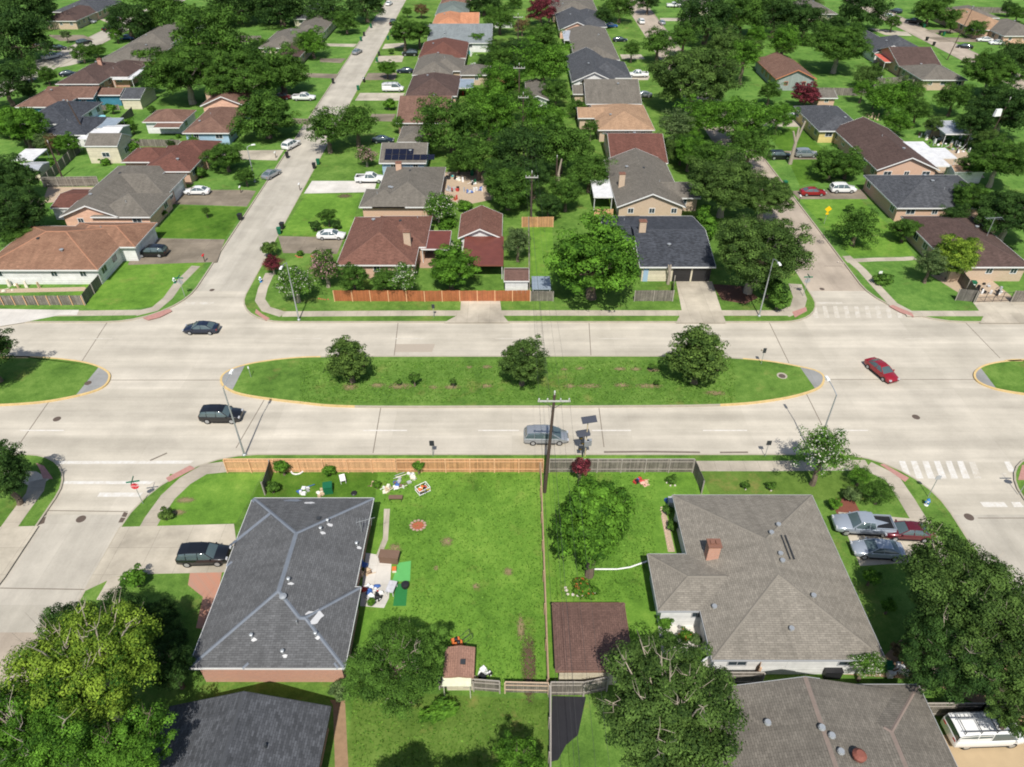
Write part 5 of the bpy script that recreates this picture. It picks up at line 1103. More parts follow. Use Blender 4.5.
S('shrub0', 'flower', 686, 636, 9, .9, 'orange flowered plant in the middle of the courtyard'); S('shrub1', 'grey', 697, 640, 7, .9, 'grey green plant by the shaded courtyard wall')
S('shrub0', 'bright', 673, 619, 4, .5, 'small round clipped plant on the courtyard slab'); S('shrub1', 'bright', 699, 657, 10, 1.0, 'bright plant at the bottom of the courtyard')
S('shrub0', 'mid', 669, 510, 6, .8, 'plant in the narrow bed left of the tan roof, upper one'); S('shrub1', 'mid', 673, 526, 7, .8, 'plant in the narrow bed left of the tan roof, lower one')
S('shrub0', 'bright', 371, 602, 5, .7, 'small bright bush at the end of the junk patio')

# ---- centre block, front row along the boulevard
M = lambda *a, **k: tree(a[0], a[1], a[2], a[3], a[4], a[5], a[6], 'tree', k.get('group'), name='crepe_myrtle', asp=k.get('asp', 1.0))
M('myr0', 'white', 295, 284, 19, 3.0, 'round white flecked myrtle on the corner lawn behind the lamp post')
M('myr1', 'pink', 325, 268, 17, 3.2, 'pale pink flowering myrtle at the left end of the orange fence', asp=1.3)
T('med0', 'mid', 353, 277, 17, 3.2, 'leftmost green tree leaning over the orange fence'); T('med2', 'mid', 384, 279, 14, 3.0, 'second green tree over the orange fence, left of the white flowered one')
M('myr0', 'white', 403, 278, 16, 3.2, 'white flowering myrtle in the middle of the orange fence'); T('med1', 'bright', 451, 270, 27, 3.4, 'broad bright green tree over the orange fence before the red carport')
M('myr1', 'white', 439, 208, 18, 3.2, 'white flowering myrtle behind the wine brown roof'); M('myr0', 'red', 272, 264, 10, 1.8, 'pinkish red myrtle bush by the corner walk')
S('shrub0', 'olive', 269, 248, 9.5, 1.6, 'rounded olive bush next to the street at the corner'); S('shrub1', 'white', 455, 246, 8, 1.4, 'white flowered shrub at the end of the red metal cover')
T('med2', 'mid', 328, 216, 9, 2.4, 'small tree on the front lawn of the wine brown house'); S('shrub0', 'dark', 315, 225, 6.5, 1.2, 'dark bush beside the small lawn tree'); S('shrub1', 'dark', 336, 225, 6, .8, 'low dark bush right of the small lawn tree')
S('shrub0', 'bright', 300, 253, 4, .6, 'left of three clipped bushes in red rings'); S('shrub1', 'bright', 315, 253, 4, .6, 'middle of three clipped bushes in red rings'); S('shrub0', 'mid', 328, 252, 4.5, .6, 'right of three clipped bushes in red rings')
S('shrub1', 'bright', 466, 206, 9, 1.2, 'bright bush between the white myrtle and the wine brown garage'); S('shrub0', 'bright', 447, 224, 12, .8, 'weedy green patch behind the red metal cover', ry=.8)
T('med1', 'bright', 594, 263, 54, 5.6, 'very large bright green tree left of the black roofed house', rz=3.0, asp=1.0)
T('med0', 'mid', 508, 190, 26, 4.2, 'round dense tree above the wine brown garage'); T('loose1', 'grey', 518, 242, 17, 3.4, 'greyish bushy tree right of the wine brown garage', asp=1.3)
S('shrub1', 'grey', 526, 283, 8, .8, 'dark grey bush by the grey fence left of the huge bright tree')
T('column', 'bright', 704, 214, 8, 2.2, 'left of two bright cone shaped cypresses beside the black roof', name='cypress_tree'); T('column', 'bright', 708, 228, 10, 2.4, 'right and nearer of two bright cone shaped cypresses beside the black roof', name='cypress_tree')
T('med1', 'mid', 566, 193, 18, 4.0, 'tree between the huge bright tree and the white patio cover'); T('med2', 'dark', 548, 205, 14, 3.5, 'dark tree right of the tall power pole')
# centre clump
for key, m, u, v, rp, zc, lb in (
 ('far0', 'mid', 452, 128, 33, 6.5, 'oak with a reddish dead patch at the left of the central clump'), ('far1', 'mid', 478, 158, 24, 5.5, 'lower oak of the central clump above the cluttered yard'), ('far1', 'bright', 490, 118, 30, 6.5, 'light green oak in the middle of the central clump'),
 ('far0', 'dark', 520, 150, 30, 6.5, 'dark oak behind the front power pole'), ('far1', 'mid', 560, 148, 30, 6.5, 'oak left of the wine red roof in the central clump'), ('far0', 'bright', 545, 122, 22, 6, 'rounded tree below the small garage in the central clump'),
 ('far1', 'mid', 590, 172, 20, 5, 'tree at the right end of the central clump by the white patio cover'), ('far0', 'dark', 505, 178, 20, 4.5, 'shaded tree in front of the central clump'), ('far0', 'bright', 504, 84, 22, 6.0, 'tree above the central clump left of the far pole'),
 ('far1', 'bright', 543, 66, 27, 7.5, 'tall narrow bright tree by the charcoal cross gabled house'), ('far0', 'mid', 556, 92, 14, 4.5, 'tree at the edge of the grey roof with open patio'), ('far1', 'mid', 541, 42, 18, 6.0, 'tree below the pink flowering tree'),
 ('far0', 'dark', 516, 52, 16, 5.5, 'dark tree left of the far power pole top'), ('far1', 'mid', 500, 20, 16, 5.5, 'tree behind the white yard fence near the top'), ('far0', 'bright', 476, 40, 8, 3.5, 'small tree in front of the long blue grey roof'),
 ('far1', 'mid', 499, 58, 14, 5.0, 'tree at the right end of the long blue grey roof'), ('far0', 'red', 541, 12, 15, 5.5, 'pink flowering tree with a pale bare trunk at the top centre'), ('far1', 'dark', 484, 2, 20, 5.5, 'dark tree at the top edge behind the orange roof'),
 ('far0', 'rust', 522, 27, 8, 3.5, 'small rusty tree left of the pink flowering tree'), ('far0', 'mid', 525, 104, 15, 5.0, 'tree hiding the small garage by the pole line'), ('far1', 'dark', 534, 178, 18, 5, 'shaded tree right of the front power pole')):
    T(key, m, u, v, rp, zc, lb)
# street trees of the left street
T('loose0', 'mid', 327, 130, 24, 5.5, 'open crowned tree overhanging the left street, left half', name='shade_tree'); T('loose1', 'mid', 356, 124, 24, 5.5, 'open crowned tree overhanging the left street, right half')
S('myr0', 'pink', 366, 156, 12, 2.2, 'rusty pink flowering bush before the solar panel house'); S('loose1', 'mid', 399, 124, 11, 2.2, 'olive shrub by the plain brown roof'); S('shrub1', 'bright', 389, 104, 8, 1.4, 'upright bush in front of the plain brown roof')
T('med0', 'bright', 387, 69, 9.5, 3.0, 'ball shaped bright tree on the lawn above the white van'); T('med1', 'mid', 404, 34, 16, 5.5, 'left of two street trees with pale trunks before the wine red roof'); T('med2', 'mid', 419, 32, 13, 5.5, 'right of two street trees with pale trunks before the wine red roof')
S('shrub0', 'mid', 391, 51, 3.5, 1.0, 'small round bush on the strip right of the left street'); T('far0', 'rust', 421, 10, 7, 3.5, 'reddish small tree near the top of the left street'); T('far1', 'mid', 407, 12, 5, 2.5, 'little dark tree at the kerb near the top of the left street')
# left block
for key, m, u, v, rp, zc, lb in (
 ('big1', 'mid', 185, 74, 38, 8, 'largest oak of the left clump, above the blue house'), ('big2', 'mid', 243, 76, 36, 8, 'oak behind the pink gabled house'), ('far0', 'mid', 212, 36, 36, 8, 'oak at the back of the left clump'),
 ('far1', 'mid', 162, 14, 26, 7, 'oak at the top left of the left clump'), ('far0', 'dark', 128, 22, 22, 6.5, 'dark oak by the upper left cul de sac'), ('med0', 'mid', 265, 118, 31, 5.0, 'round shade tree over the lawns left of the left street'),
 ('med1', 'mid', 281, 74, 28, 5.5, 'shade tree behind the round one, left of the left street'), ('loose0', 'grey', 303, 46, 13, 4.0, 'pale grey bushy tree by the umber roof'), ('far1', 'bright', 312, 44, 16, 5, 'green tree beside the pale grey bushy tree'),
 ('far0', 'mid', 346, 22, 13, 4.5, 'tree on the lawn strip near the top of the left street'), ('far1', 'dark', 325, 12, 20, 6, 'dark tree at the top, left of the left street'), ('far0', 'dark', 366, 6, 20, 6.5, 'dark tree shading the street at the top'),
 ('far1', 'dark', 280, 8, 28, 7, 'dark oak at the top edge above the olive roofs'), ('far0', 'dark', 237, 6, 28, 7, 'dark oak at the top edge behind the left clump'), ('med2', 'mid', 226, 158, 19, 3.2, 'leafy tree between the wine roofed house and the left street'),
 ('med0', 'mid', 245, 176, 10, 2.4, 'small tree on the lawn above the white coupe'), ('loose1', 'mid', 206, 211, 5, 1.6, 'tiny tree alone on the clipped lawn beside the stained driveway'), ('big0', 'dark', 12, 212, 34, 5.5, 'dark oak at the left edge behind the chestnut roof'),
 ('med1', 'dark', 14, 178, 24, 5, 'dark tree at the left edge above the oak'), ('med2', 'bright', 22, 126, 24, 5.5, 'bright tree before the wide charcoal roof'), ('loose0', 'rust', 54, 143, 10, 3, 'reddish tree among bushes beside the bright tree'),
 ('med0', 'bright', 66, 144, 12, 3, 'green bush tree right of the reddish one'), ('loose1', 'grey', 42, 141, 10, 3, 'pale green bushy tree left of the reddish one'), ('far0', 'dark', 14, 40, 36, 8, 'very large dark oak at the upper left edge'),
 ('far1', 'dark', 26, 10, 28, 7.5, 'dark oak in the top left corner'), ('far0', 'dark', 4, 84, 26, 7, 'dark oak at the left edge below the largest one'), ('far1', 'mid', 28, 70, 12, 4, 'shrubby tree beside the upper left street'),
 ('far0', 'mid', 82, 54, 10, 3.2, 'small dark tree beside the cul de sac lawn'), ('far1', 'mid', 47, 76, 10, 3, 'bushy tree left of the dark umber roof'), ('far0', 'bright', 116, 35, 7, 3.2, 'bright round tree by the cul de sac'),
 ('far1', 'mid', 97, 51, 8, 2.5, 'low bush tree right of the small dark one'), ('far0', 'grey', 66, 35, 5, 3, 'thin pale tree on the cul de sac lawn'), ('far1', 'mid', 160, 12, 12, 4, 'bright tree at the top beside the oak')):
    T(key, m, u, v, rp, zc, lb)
S('shrub0', 'bright', 96, 101, 4, 1.2, 'bush beside the teal gable wall'); S('shrub1', 'bright', 112, 108, 6, 1.5, 'palm like bush below the teal gable wall'); S('shrub0', 'bright', 128, 123, 7, 1.2, 'hedge shrub left of the white walled garage'); S('shrub1', 'bright', 88, 114, 5, 1.2, 'bush behind the tin patio cover')
S('shrub0', 'bright', 131, 147, 10, 1.5, 'green bush left of the wine roof low wing'); S('shrub1', 'bright', 52, 163, 6, 1.2, 'bush by the fence in the far left yard'); S('shrub0', 'bright', 178, 136, 3, .6, 'low bush along the blue wall')
S('shrub1', 'mid', 200, 172, 8, 1.2, 'bush at the corner of the wine roofed house'); S('shrub0', 'mid', 163, 213, 5, .9, 'bush by the brick corner of the grey brown house'); S('shrub1', 'mid', 122, 256, 4, .6, 'low bush by the white garage wall')
S('shrub0', 'bright', 105, 162, 6, .7, 'weedy bush on the pale lawn behind the grey brown roof')
# right part of the centre block
for key, m, u, v, rp, zc, lb in (
 ('big0', 'oak', 757, 252, 50, 6.5, 'big live oak on the corner right of the black roofed house'), ('big1', 'oak', 726, 186, 38, 6.5, 'live oak behind the corner oak'), ('big2', 'oak', 765, 196, 28, 6, 'live oak beside the right street above the corner oak'),
 ('med0', 'bright', 690, 152, 18, 4.5, 'bright tree right of the wine red roof'), ('loose0', 'grey', 676, 128, 20, 5, 'grey leafed loose tree at the sand coloured roof'), ('big0', 'oak', 692, 82, 42, 8, 'broad live oak with a flat crown behind the driveways'),
 ('far0', 'bright', 738, 122, 28, 6.5, 'bright green tree right of the flat crowned oak'), ('far1', 'bright', 700, 118, 22, 6, 'bright green tree below the flat crowned oak'), ('far0', 'mid', 714, 160, 22, 6, 'tree between the bright green ones and the live oak'),
 ('loose1', 'mid', 658, 44, 20, 6, 'open crowned tree in front of the far white pickup'), ('loose0', 'mid', 684, 38, 16, 6, 'open crowned tree right of the far street'), ('far1', 'oak', 727, 48, 20, 7, 'oak behind the flat crowned one'),
 ('loose1', 'bright', 745, 56, 20, 8, 'airy tall pine like tree left of the brown gable roof'), ('loose0', 'bright', 784, 42, 18, 8.5, 'airy tall pine like tree behind the brown gable roof'), ('far0', 'dark', 708, 22, 30, 8, 'dark oak near the top right of the far street'),
 ('far1', 'mid', 742, 16, 24, 8, 'green oak at the top right of the dark one'), ('far0', 'dark', 776, 16, 24, 8, 'dark oak at the top above the airy pines'), ('big1', 'mid', 840, 46, 29, 8, 'broad oak in the middle of the upper right block'),
 ('far1', 'dark', 806, 22, 20, 7, 'dark oak left of the broad upper right oak'), ('far0', 'dark', 862, 12, 24, 7, 'dark oak above the broad upper right oak'), ('far1', 'mid', 770, 92, 12, 4, 'tree at the corner of the brown gable roof'),
 ('far0', 'mid', 620, 8, 16, 6, 'tree at the top by the blue parked car'), ('far1', 'dark', 604, 16, 10, 5, 'dark tree beside the charcoal roof with pink gable'), ('far0', 'dark', 648, 2, 12, 5, 'dark tree at the top edge left of the far street lawn'),
 ('far0', 'bright', 778, 118, 16, 4.5, 'low bright tree on the lawn beside the right street'), ('far1', 'mid', 750, 148, 22, 6, 'tree left of the parked black car on the right street'), ('loose0', 'mid', 632, 50, 10, 4, 'small open tree by the tan street'),
 # right block
 ('med1', 'red', 806, 96, 14, 3.2, 'round dark red blossomed tree at the garage corner'), ('far1', 'bright', 892, 100, 20, 5, 'bright green bushy tree behind the umber gable'), ('far0', 'bright', 898, 122, 14, 4, 'light tree above the white canopy'), ('far1', 'mid', 917, 112, 14, 4.5, 'tree between the light tree and the junk yard'),
 ('far0', 'mid', 954, 99, 17, 5, 'rounded tree right of the grey roof'), ('big2', 'mid', 992, 72, 26, 7, 'large tree before the tan roof at the right'), ('big0', 'dark', 1004, 112, 34, 7, 'dark oak at the right edge above the junk yard'), ('far1', 'dark', 974, 124, 18, 6, 'dark tree behind the rusty open shed'),
 ('big1', 'mid', 1000, 160, 28, 6, 'green oak at the right edge below the dark one'), ('med2', 'mid', 975, 166, 14, 3.5, 'bright bushy tree right of the pink brown outbuilding'), ('big2', 'dark', 1012, 214, 34, 6, 'dark oak at the right edge behind the umber roof'), ('med0', 'mid', 968, 198, 18, 4.5, 'tree covering the right end of the charcoal roof'),
 ('med0', 'mid', 832, 166, 20, 3.2, 'dense dark tree on the lawn before the umber gable'), ('med1', 'mid', 848, 166, 18, 3.0, 'dense tree right beside the one before the umber gable'), ('loose0', 'mid', 857, 230, 24, 3.2, 'loose green tree on the lawn beside the yellow sign'),
 ('med1', 'lime', 956, 258, 25, 3.6, 'yellowish green tree before the umber roof, right half'), ('loose0', 'grey', 932, 264, 18, 3.2, 'grey twiggy tree before the umber roof, left half'), ('med2', 'mid', 906, 230, 14, 2.6, 'dense bushy tree at the front of the umber roofed house'),
 ('far0', 'mid', 893, 22, 8, 4, 'little tree beside the white car in the upper right street'), ('far1', 'mid', 930, 12, 16, 5.5, 'tree at the top above the upper right street'), ('far0', 'mid', 976, 30, 10, 3.2, 'hedge tree in front of the tan roof'), ('far1', 'mid', 952, 18, 10, 4, 'tree left of the tan roof'),
 ('far1', 'mid', 1018, 14, 9, 3.5, 'tree at the right edge above the tan roof'), ('far0', 'olive', 980, 62, 9, 3.5, 'small tree at the near end of the upper right street'), ('far1', 'mid', 966, 62, 5, 2, 'clipped bush beside the upper right street'), ('far0', 'mid', 935, 1, 16, 6, 'tree touching the top edge at the upper right'),
 ('far1', 'dark', 1016, 60, 20, 6, 'dark tree at the right edge below the grey roof'), ('far0', 'bright', 863, 90, 10, 4, 'bright tree behind the yard fence of the right block'), ('far1', 'mid', 876, 72, 8, 3, 'shrubby tree in the yard behind the red patio cover')):
    T(key, m, u, v, rp, zc, lb)
S('shrub0', 'bright', 886, 158, 5, 1.2, 'bush in the junk strip beside the long white canopy'); S('shrub1', 'mid', 882, 280, 12, .7, 'low creeping bush on the corner lawn at the right', ry=.6); S('shrub0', 'mid', 850, 208, 5, .9, 'bush by the front walk of the charcoal roofed house')
S('shrub1', 'mid', 779, 300, 13, 1.5, 'bush under the corner oak'); S('shrub0', 'mid', 770, 287, 14, 1.8, 'bigger bush under the corner oak by the street')
# low trees and bushes filling the back lots between the named ones
def blocked(x, y, m=0.6):
    if WL(y)-3 < x < EL(y)+3 or WX-2 < x < EX+2 or abs(abs(x)-130) < 6.5: return True
    if EX < x < EX+17 or EL(y) < x < EL(y)+15 or WL(y)-15 < x < WL(y): return True
    return any(s['x0']-m < x < s['x1']+m and s['y0']-m < y < s['y1']+m for s in ALLSECS)
rgf = random.Random(99)
def fill(u0, u1, v0, v1, n, label, group, mats=('mid', 'dark', 'oak', 'bright'), rp=(7, 14), zc=2.6):
    k = 0; tries = 0
    while k < n and tries < n*12:
        tries += 1; u, v = rgf.uniform(u0, u1), rgf.uniform(v0, v1); x, y, _ = G(u, v, 1.5)
        if blocked(x, y): continue
        k += 1; tree('far%d' % (k % 2), rgf.choice(mats), u, v, rgf.uniform(*rp), zc*rgf.uniform(.8, 1.5), label, group=group)
fill(445, 600, 62, 200, 12, 'low tree filling a gap in the central back lot clump', 'low trees of the central clump')
fill(670, 792, 5, 175, 15, 'low tree filling a gap in the wooded lots right of the tan street', 'low trees right of the tan street')
fill(850, 1024, 84, 235, 8, 'low tree filling a gap among the oaks at the right edge', 'low trees at the right edge', rp=(9, 16))
fill(796, 900, 2, 90, 7, 'low tree filling a gap around the broad upper right oak', 'low trees of the upper right block')
fill(140, 300, 2, 96, 12, 'low tree filling a gap in the left oak clump', 'low trees of the left clump')
fill(0, 60, 2, 240, 9, 'low tree filling a gap among the oaks at the left edge', 'low trees at the left edge', rp=(8, 15))
fill(480, 540, 2, 62, 4, 'low tree between the pink flowering tree and the white yard fence', 'low trees by the far pole', rp=(5, 9))
fill(900, 1024, 2, 40, 4, 'low tree along the lots of the upper right street', 'low trees of the upper right street', rp=(5, 9))
fill(20, 130, 40, 150, 7, 'bush between the back yards of the far left houses', 'bushes of the far left yards', rp=(4, 8), zc=1.5)
fill(100, 250, 100, 170, 4, 'bush beside the fences behind the blue walled house', 'bushes behind the blue house', rp=(4, 7), zc=1.2)
fill(255, 345, 2, 60, 4, 'low tree on the lots left of the left street near the top', 'low trees left of the left street', rp=(5, 9))
# dead trunks
def dead_tree(u, v, h, label, forks=3, r=.35):
    c = G(u, v, ZL); root = empty('dead_tree', c); tag(root, label, 'dead tree'); rg = random.Random(u)
    mb = MB(); q = (rg.uniform(-.2, .2), 0, h*.45); mb.tube((0, 0, -.1), q, r*1.2, r, 8); mb.build('trunk', palebark, root)
    for k in range(forks):
        e = (q[0]+rg.uniform(-1, 1)*h*.12, rg.uniform(-.3, .3), h*rg.uniform(.7, 1)); MB().tube(q, e, r*.8, r*.5, 7).build('limb', palebark, root)
dead_tree(790, 164, 9.0, 'tall pale dead trunk with cut limbs beside the parked black car', 3, .33); dead_tree(668, 284, 3.2, 'short dead stump trunk before the beige wall of the black roofed house', 2, .2)
dead_tree(549, 22, 9, 'pale bare forked tree in front of the pink flowering tree', 4, .25); dead_tree(559, 186, 5, 'pale broken trunk in the central clump', 1, .25)

# short ragged grass over the near lawns: nobody could count it
def tufts(name, areas, n, mat, seed):
    g = np.random.default_rng(seed); P = []
    am = [abs((G(a[1], a[3])[0]-G(a[0], a[3])[0])*(G(0, a[2])[1]-G(0, a[3])[1])) for a in areas]
    for (u0, u1, v0, v1) in areas:
        k = 0; per = n*am[areas.index((u0, u1, v0, v1))]/sum(am)
        while k < per:
            u, v = g.uniform(u0, u1), g.uniform(v0, v1); x, y, _ = G(u, v, ZL)
            if any(s['x0']-.2 < x < s['x1']+.2 and s['y0']-.2 < y < s['y1']+.2 for s in ALLSECS) or (362 < u < 392 and 550 < v < 610) or (376 < u < 393 and 505 < v < 560) or (392 < u < 412 and 560 < v < 608): k += 0.2; continue
            P.append((x, y)); k += 1
    P = np.array(P); n = len(P); a = g.uniform(0, 6.28, n); s = g.uniform(.04, .11, n); h = g.uniform(.04, .12, n)
    c = np.stack([P[:, 0], P[:, 1], np.full(n, ZL+.008)], 1); e = np.stack([np.cos(a), np.sin(a), np.zeros(n)], 1)*s[:, None]; ln = g.normal(size=(n, 3))*.05; ln[:, 2] = h
    V = np.stack([c-e, c+e, c+e*.6+ln, c-e*.6+ln], 1).reshape(-1, 3); cl = np.clip(g.normal(.45, .25, n), 0, 1)
    o = bpy.data.objects.new(name, fast_mesh(name, V, cl, cl, mat)); scene.collection.objects.link(o); tag(o, 'short ragged grass growing over the near lawns and the median', 'grass', kind='stuff')
tufts('grass_tufts', [(384, 543, 474, 688), (552, 655, 474, 600), (300, 735, 361, 403), (352, 546, 700, 767)], 26000, leafmat('grass_blades', (0.05, 0.13, 0.016), (0.15, 0.28, 0.04)), 3)
# ================================================================ fences
fw_o = siding('cedar_fence', (0.50, 0.27, 0.13), vertical=True, var=0.2, dark=0.45); fw_t = siding('tan_fence', (0.62, 0.36, 0.19), vertical=True, var=0.14, dark=0.55)
fw_g = siding('grey_weathered_fence', (0.20, 0.178, 0.15), vertical=True, var=0.28, dark=0.35); fw_r = siding('red_stained_fence', (0.37, 0.125, 0.05), vertical=True, var=0.14, dark=0.5)
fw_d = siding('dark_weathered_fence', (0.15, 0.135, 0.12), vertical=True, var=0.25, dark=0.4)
rail_o = plain('cedar_rail', (0.66, 0.4, 0.22), 0.8, var=0.15); rail_g = plain('weathered_rail', (0.33, 0.30, 0.26), 0.85, var=0.2)
def fence(pts, label, m, rail, h=1.8, rails=True, posts=True, gap=2.4, z=ZL, name='wooden_fence', world=False, cat='fence'):
    P = pts if world else [G(u, v, z) for u, v in pts]
    root = empty(name, P[0]); ORG[root.name] = P[0]; tag(root, label, cat)
    rg = random.Random(int(P[0][0]*10)); pk = MB(); rl = MB()
    for a, b in zip(P[:-1], P[1:]):
        A = np.array(a[:2]); B = np.array(b[:2]); ln = np.linalg.norm(B-A); d = (B-A)/ln; an = math.atan2(d[1], d[0]); n = max(1, int(ln/0.6))
        for i in range(n):      # board panels of uneven height, a few mm off each other
            c = A+d*ln*(i+0.5)/n; pk.box((c[0]-d[1]*0.003*(i % 2), c[1]+d[0]*0.003*(i % 2), z), (ln/n-0.012, 0.03, h+rg.uniform(-.035, .035)), an+rg.uniform(-.004, .004))
        if rails:
            nr = np.array((d[1], -d[0])); nr = nr if (nr[1] < 0 or (abs(nr[1]) < .2 and nr[0]*A[0] < 0)) else -nr
            for zz in (0.4, h-0.35): c = (A+B)/2+nr*0.055; rl.box((c[0], c[1], z+zz), (ln, 0.04, 0.075), an)
            rl.box(((A+B)[0]/2, (A+B)[1]/2, z+h+.035), (ln, 0.09, 0.03), an)
        if posts:
            k = max(1, int(ln/gap))
            for i in range(k+1):
                c = A+d*ln*i/k+(np.array((d[1], -d[0]))*0.09 if True else 0); MB().box((c[0], c[1], z), (0.1, 0.1, h+0.03), an).build('fence_post', rail, root)
    pk.build('boards', m, root)
    if rails: rl.build('rails', rail, root)
    return root
X2 = G(544, 472)[0]
fence([(228, 472), (397, 472)], 'long cedar fence in front of the boulevard, left tan section', fw_t, rail_o)
fence([(397.6, 472), (543, 472)], 'long cedar fence in front of the boulevard, right orange section', fw_o, rail_o)
fence([(549, 472), (692, 472)], 'grey weathered fence along the boulevard behind the red leafed shrub', fw_g, rail_g)
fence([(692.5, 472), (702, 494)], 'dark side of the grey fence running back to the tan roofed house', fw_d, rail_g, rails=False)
fence([(273, 473), (266, 495)], 'short brown cross fence between boulevard fence and the slate roof', fw_d, rail_g, rails=False)
fence([(540.5, 473), (548, 690)], 'thin brown property line fence seen from above beside the bright yard', fw_d, plain('line_rail', (.36, .25, .16), .9, var=.3), h=1.5, gap=3)
fence([(440, 688), (474, 690), (500, 692)], 'grey back fence with an open rail panel behind the small shed', fw_g, rail_g, h=1.5)
fence([(505, 692), (548, 693)], 'weathered pale back fence at the foot of the bright yard', fw_g, plain('pale_rail', (.5, .38, .27), .9, var=.3), h=1.4)
fence([(550, 695), (583, 695), (606, 690)], 'grey back fence just below the plum roofed garage', fw_g, rail_g, h=1.8)
fence([(550, 697), (550, 800)], 'thin grey fence beside the dark tarp at the bottom', fw_g, rail_g, h=1.6)
fence([(709, 684), (760, 684)], 'grey board fence between the white wall and the grey brown roof', fw_g, rail_g, h=1.6)
fence([(755, 680), (757, 671)], 'short orange fence panel set against the long white wall', fw_o, rail_o, rails=False, gap=9)
fence([(915, 716), (975, 716), (1060, 716)], 'grey fence behind the white ladder van', fw_g, rail_g)
fence([(-30, 305), (85, 305)], 'picket fence with grey boards and orange posts before the chestnut roofed house', fw_g, rail_o, h=1.5, rails=False, gap=1.5)
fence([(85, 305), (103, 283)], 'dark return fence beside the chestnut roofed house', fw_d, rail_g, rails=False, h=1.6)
fence([(335, 301), (425, 301.3), (530, 301)], 'long bright red stained fence under the myrtles', fw_r, rail_o, h=1.7, rails=False)
fence([(530.5, 301), (553, 301)], 'short grey fence right of the red stained fence', fw_g, rail_g, h=1.6, rails=False)
fence([(634, 301), (672, 301)], 'grey fence before the beige wall of the black roofed house', fw_g, rail_g, h=1.7, rails=False)
fence([(672, 301), (673, 286)], 'short side fence by the two garage doors', fw_g, rail_g, h=1.7, rails=False)
fence([(522, 227), (553, 227)], 'orange brown fence crossing behind the grassy strip', fw_o, rail_o, h=1.8, rails=False)
fence([(594, 219), (612, 219)], 'brown fence below the white patio cover', fw_t, rail_o, rails=False)
fence([(529, 227), (530, 300)], 'narrow fence along the left side of the grassy strip', fw_d, rail_g, rails=False)
fence([(488, 84), (520, 84)], 'orange fence behind the far power pole', fw_o, rail_o, rails=False)
fence([(487, 28), (512, 28)], 'white yard fence near the top', siding('white_fence', (.6, .6, .58), vertical=True), trim_white, rails=False)
fence([(955, 300), (975, 302)], 'dark fence left of the back gate', fw_d, rail_g, rails=False); fence([(958, 281), (974, 303)], 'dark side fence joining the back gate', fw_d, rail_g, rails=False)
fence([(1010, 302), (1060, 302)], 'brown fence right of the back gate', fw_g, rail_g, rails=False)
fence([(812, 95), (872, 96)], 'brown grey yard fence below the broad upper right oak', fw_g, rail_g, rails=False); fence([(872, 96), (868, 80)], 'side of the yard fence below the broad oak', fw_d, rail_g, rails=False)
fence([(46, 187), (100, 186)], 'brown weathered fence behind the wine roofed shed', fw_g, rail_g); fence([(44, 187), (80, 152)], 'dark fence running back between two far left yards', fw_d, rail_g, rails=False)
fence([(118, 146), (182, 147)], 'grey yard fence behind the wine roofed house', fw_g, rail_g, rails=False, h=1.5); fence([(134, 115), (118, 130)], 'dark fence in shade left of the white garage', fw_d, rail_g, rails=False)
fence([(84, 111), (120, 110)], 'pale low fence below the teal gable wall', fw_g, rail_g, rails=False, h=1.2); fence([(230, 42), (262, 42)], 'grey fence at the top behind the left clump', fw_g, rail_g, rails=False)
fence([(468, 172), (500, 172)], 'grey fence behind the cluttered gravel yard', fw_g, rail_g, rails=False); fence([(936, 90), (905, 86)], 'grey fence in the yard by the grey roof', fw_g, rail_g, rails=False)
fence([(960, 12), (1030, 14)], 'long grey fence near the top right corner', fw_g, rail_g, rails=False); fence([(874, 86), (900, 84)], 'fence behind the bright bushy tree', fw_g, rail_g, rails=False)
# chain gate across the drive at the right edge
a = G(975, 303); b = G(1009, 302); r = empty('metal_gate', a); ORG[r.name] = a; tag(r, 'thin metal driveway gate between the dark and brown fences', 'gate')
mb = MB()
for z in (.15, .8, 1.4): mb.tube((a[0], a[1], ZL+z), (b[0], b[1], ZL+z), .03)
mb.build('rails', dark_metal, r); mb = MB()
for t in (0, .25, .5, .75, 1): x = a[0]+(b[0]-a[0])*t; y = a[1]+(b[1]-a[1])*t; mb.tube((x, y, ZL), (x, y, ZL+1.5), .035)
mb.build('bars', dark_metal, r)

# ================================================================ vehicles
def paint(name, col, metal=0.25): return plain('paint_'+name, col, 0.28, metal, var=0.03, scale=1, spec=0.6, coat=0.6)
cglass = plain('car_glass', (0.07, 0.10, 0.105), 0.06, var=.1, spec=1.0); tyre_m = plain('tyre_rubber', (0.02, 0.02, 0.02), 0.85); rim_m = plain('alloy_rim', (0.45, 0.46, 0.47), 0.35, 0.6)
lamp_m = plain('headlamp_glass', (0.42, 0.43, 0.45), 0.2, spec=.8); tail_m = plain('tail_lamp', (0.45, 0.02, 0.02), 0.3, spec=.6); trimk = plain('black_car_trim', (0.015, 0.015, 0.016), .5)
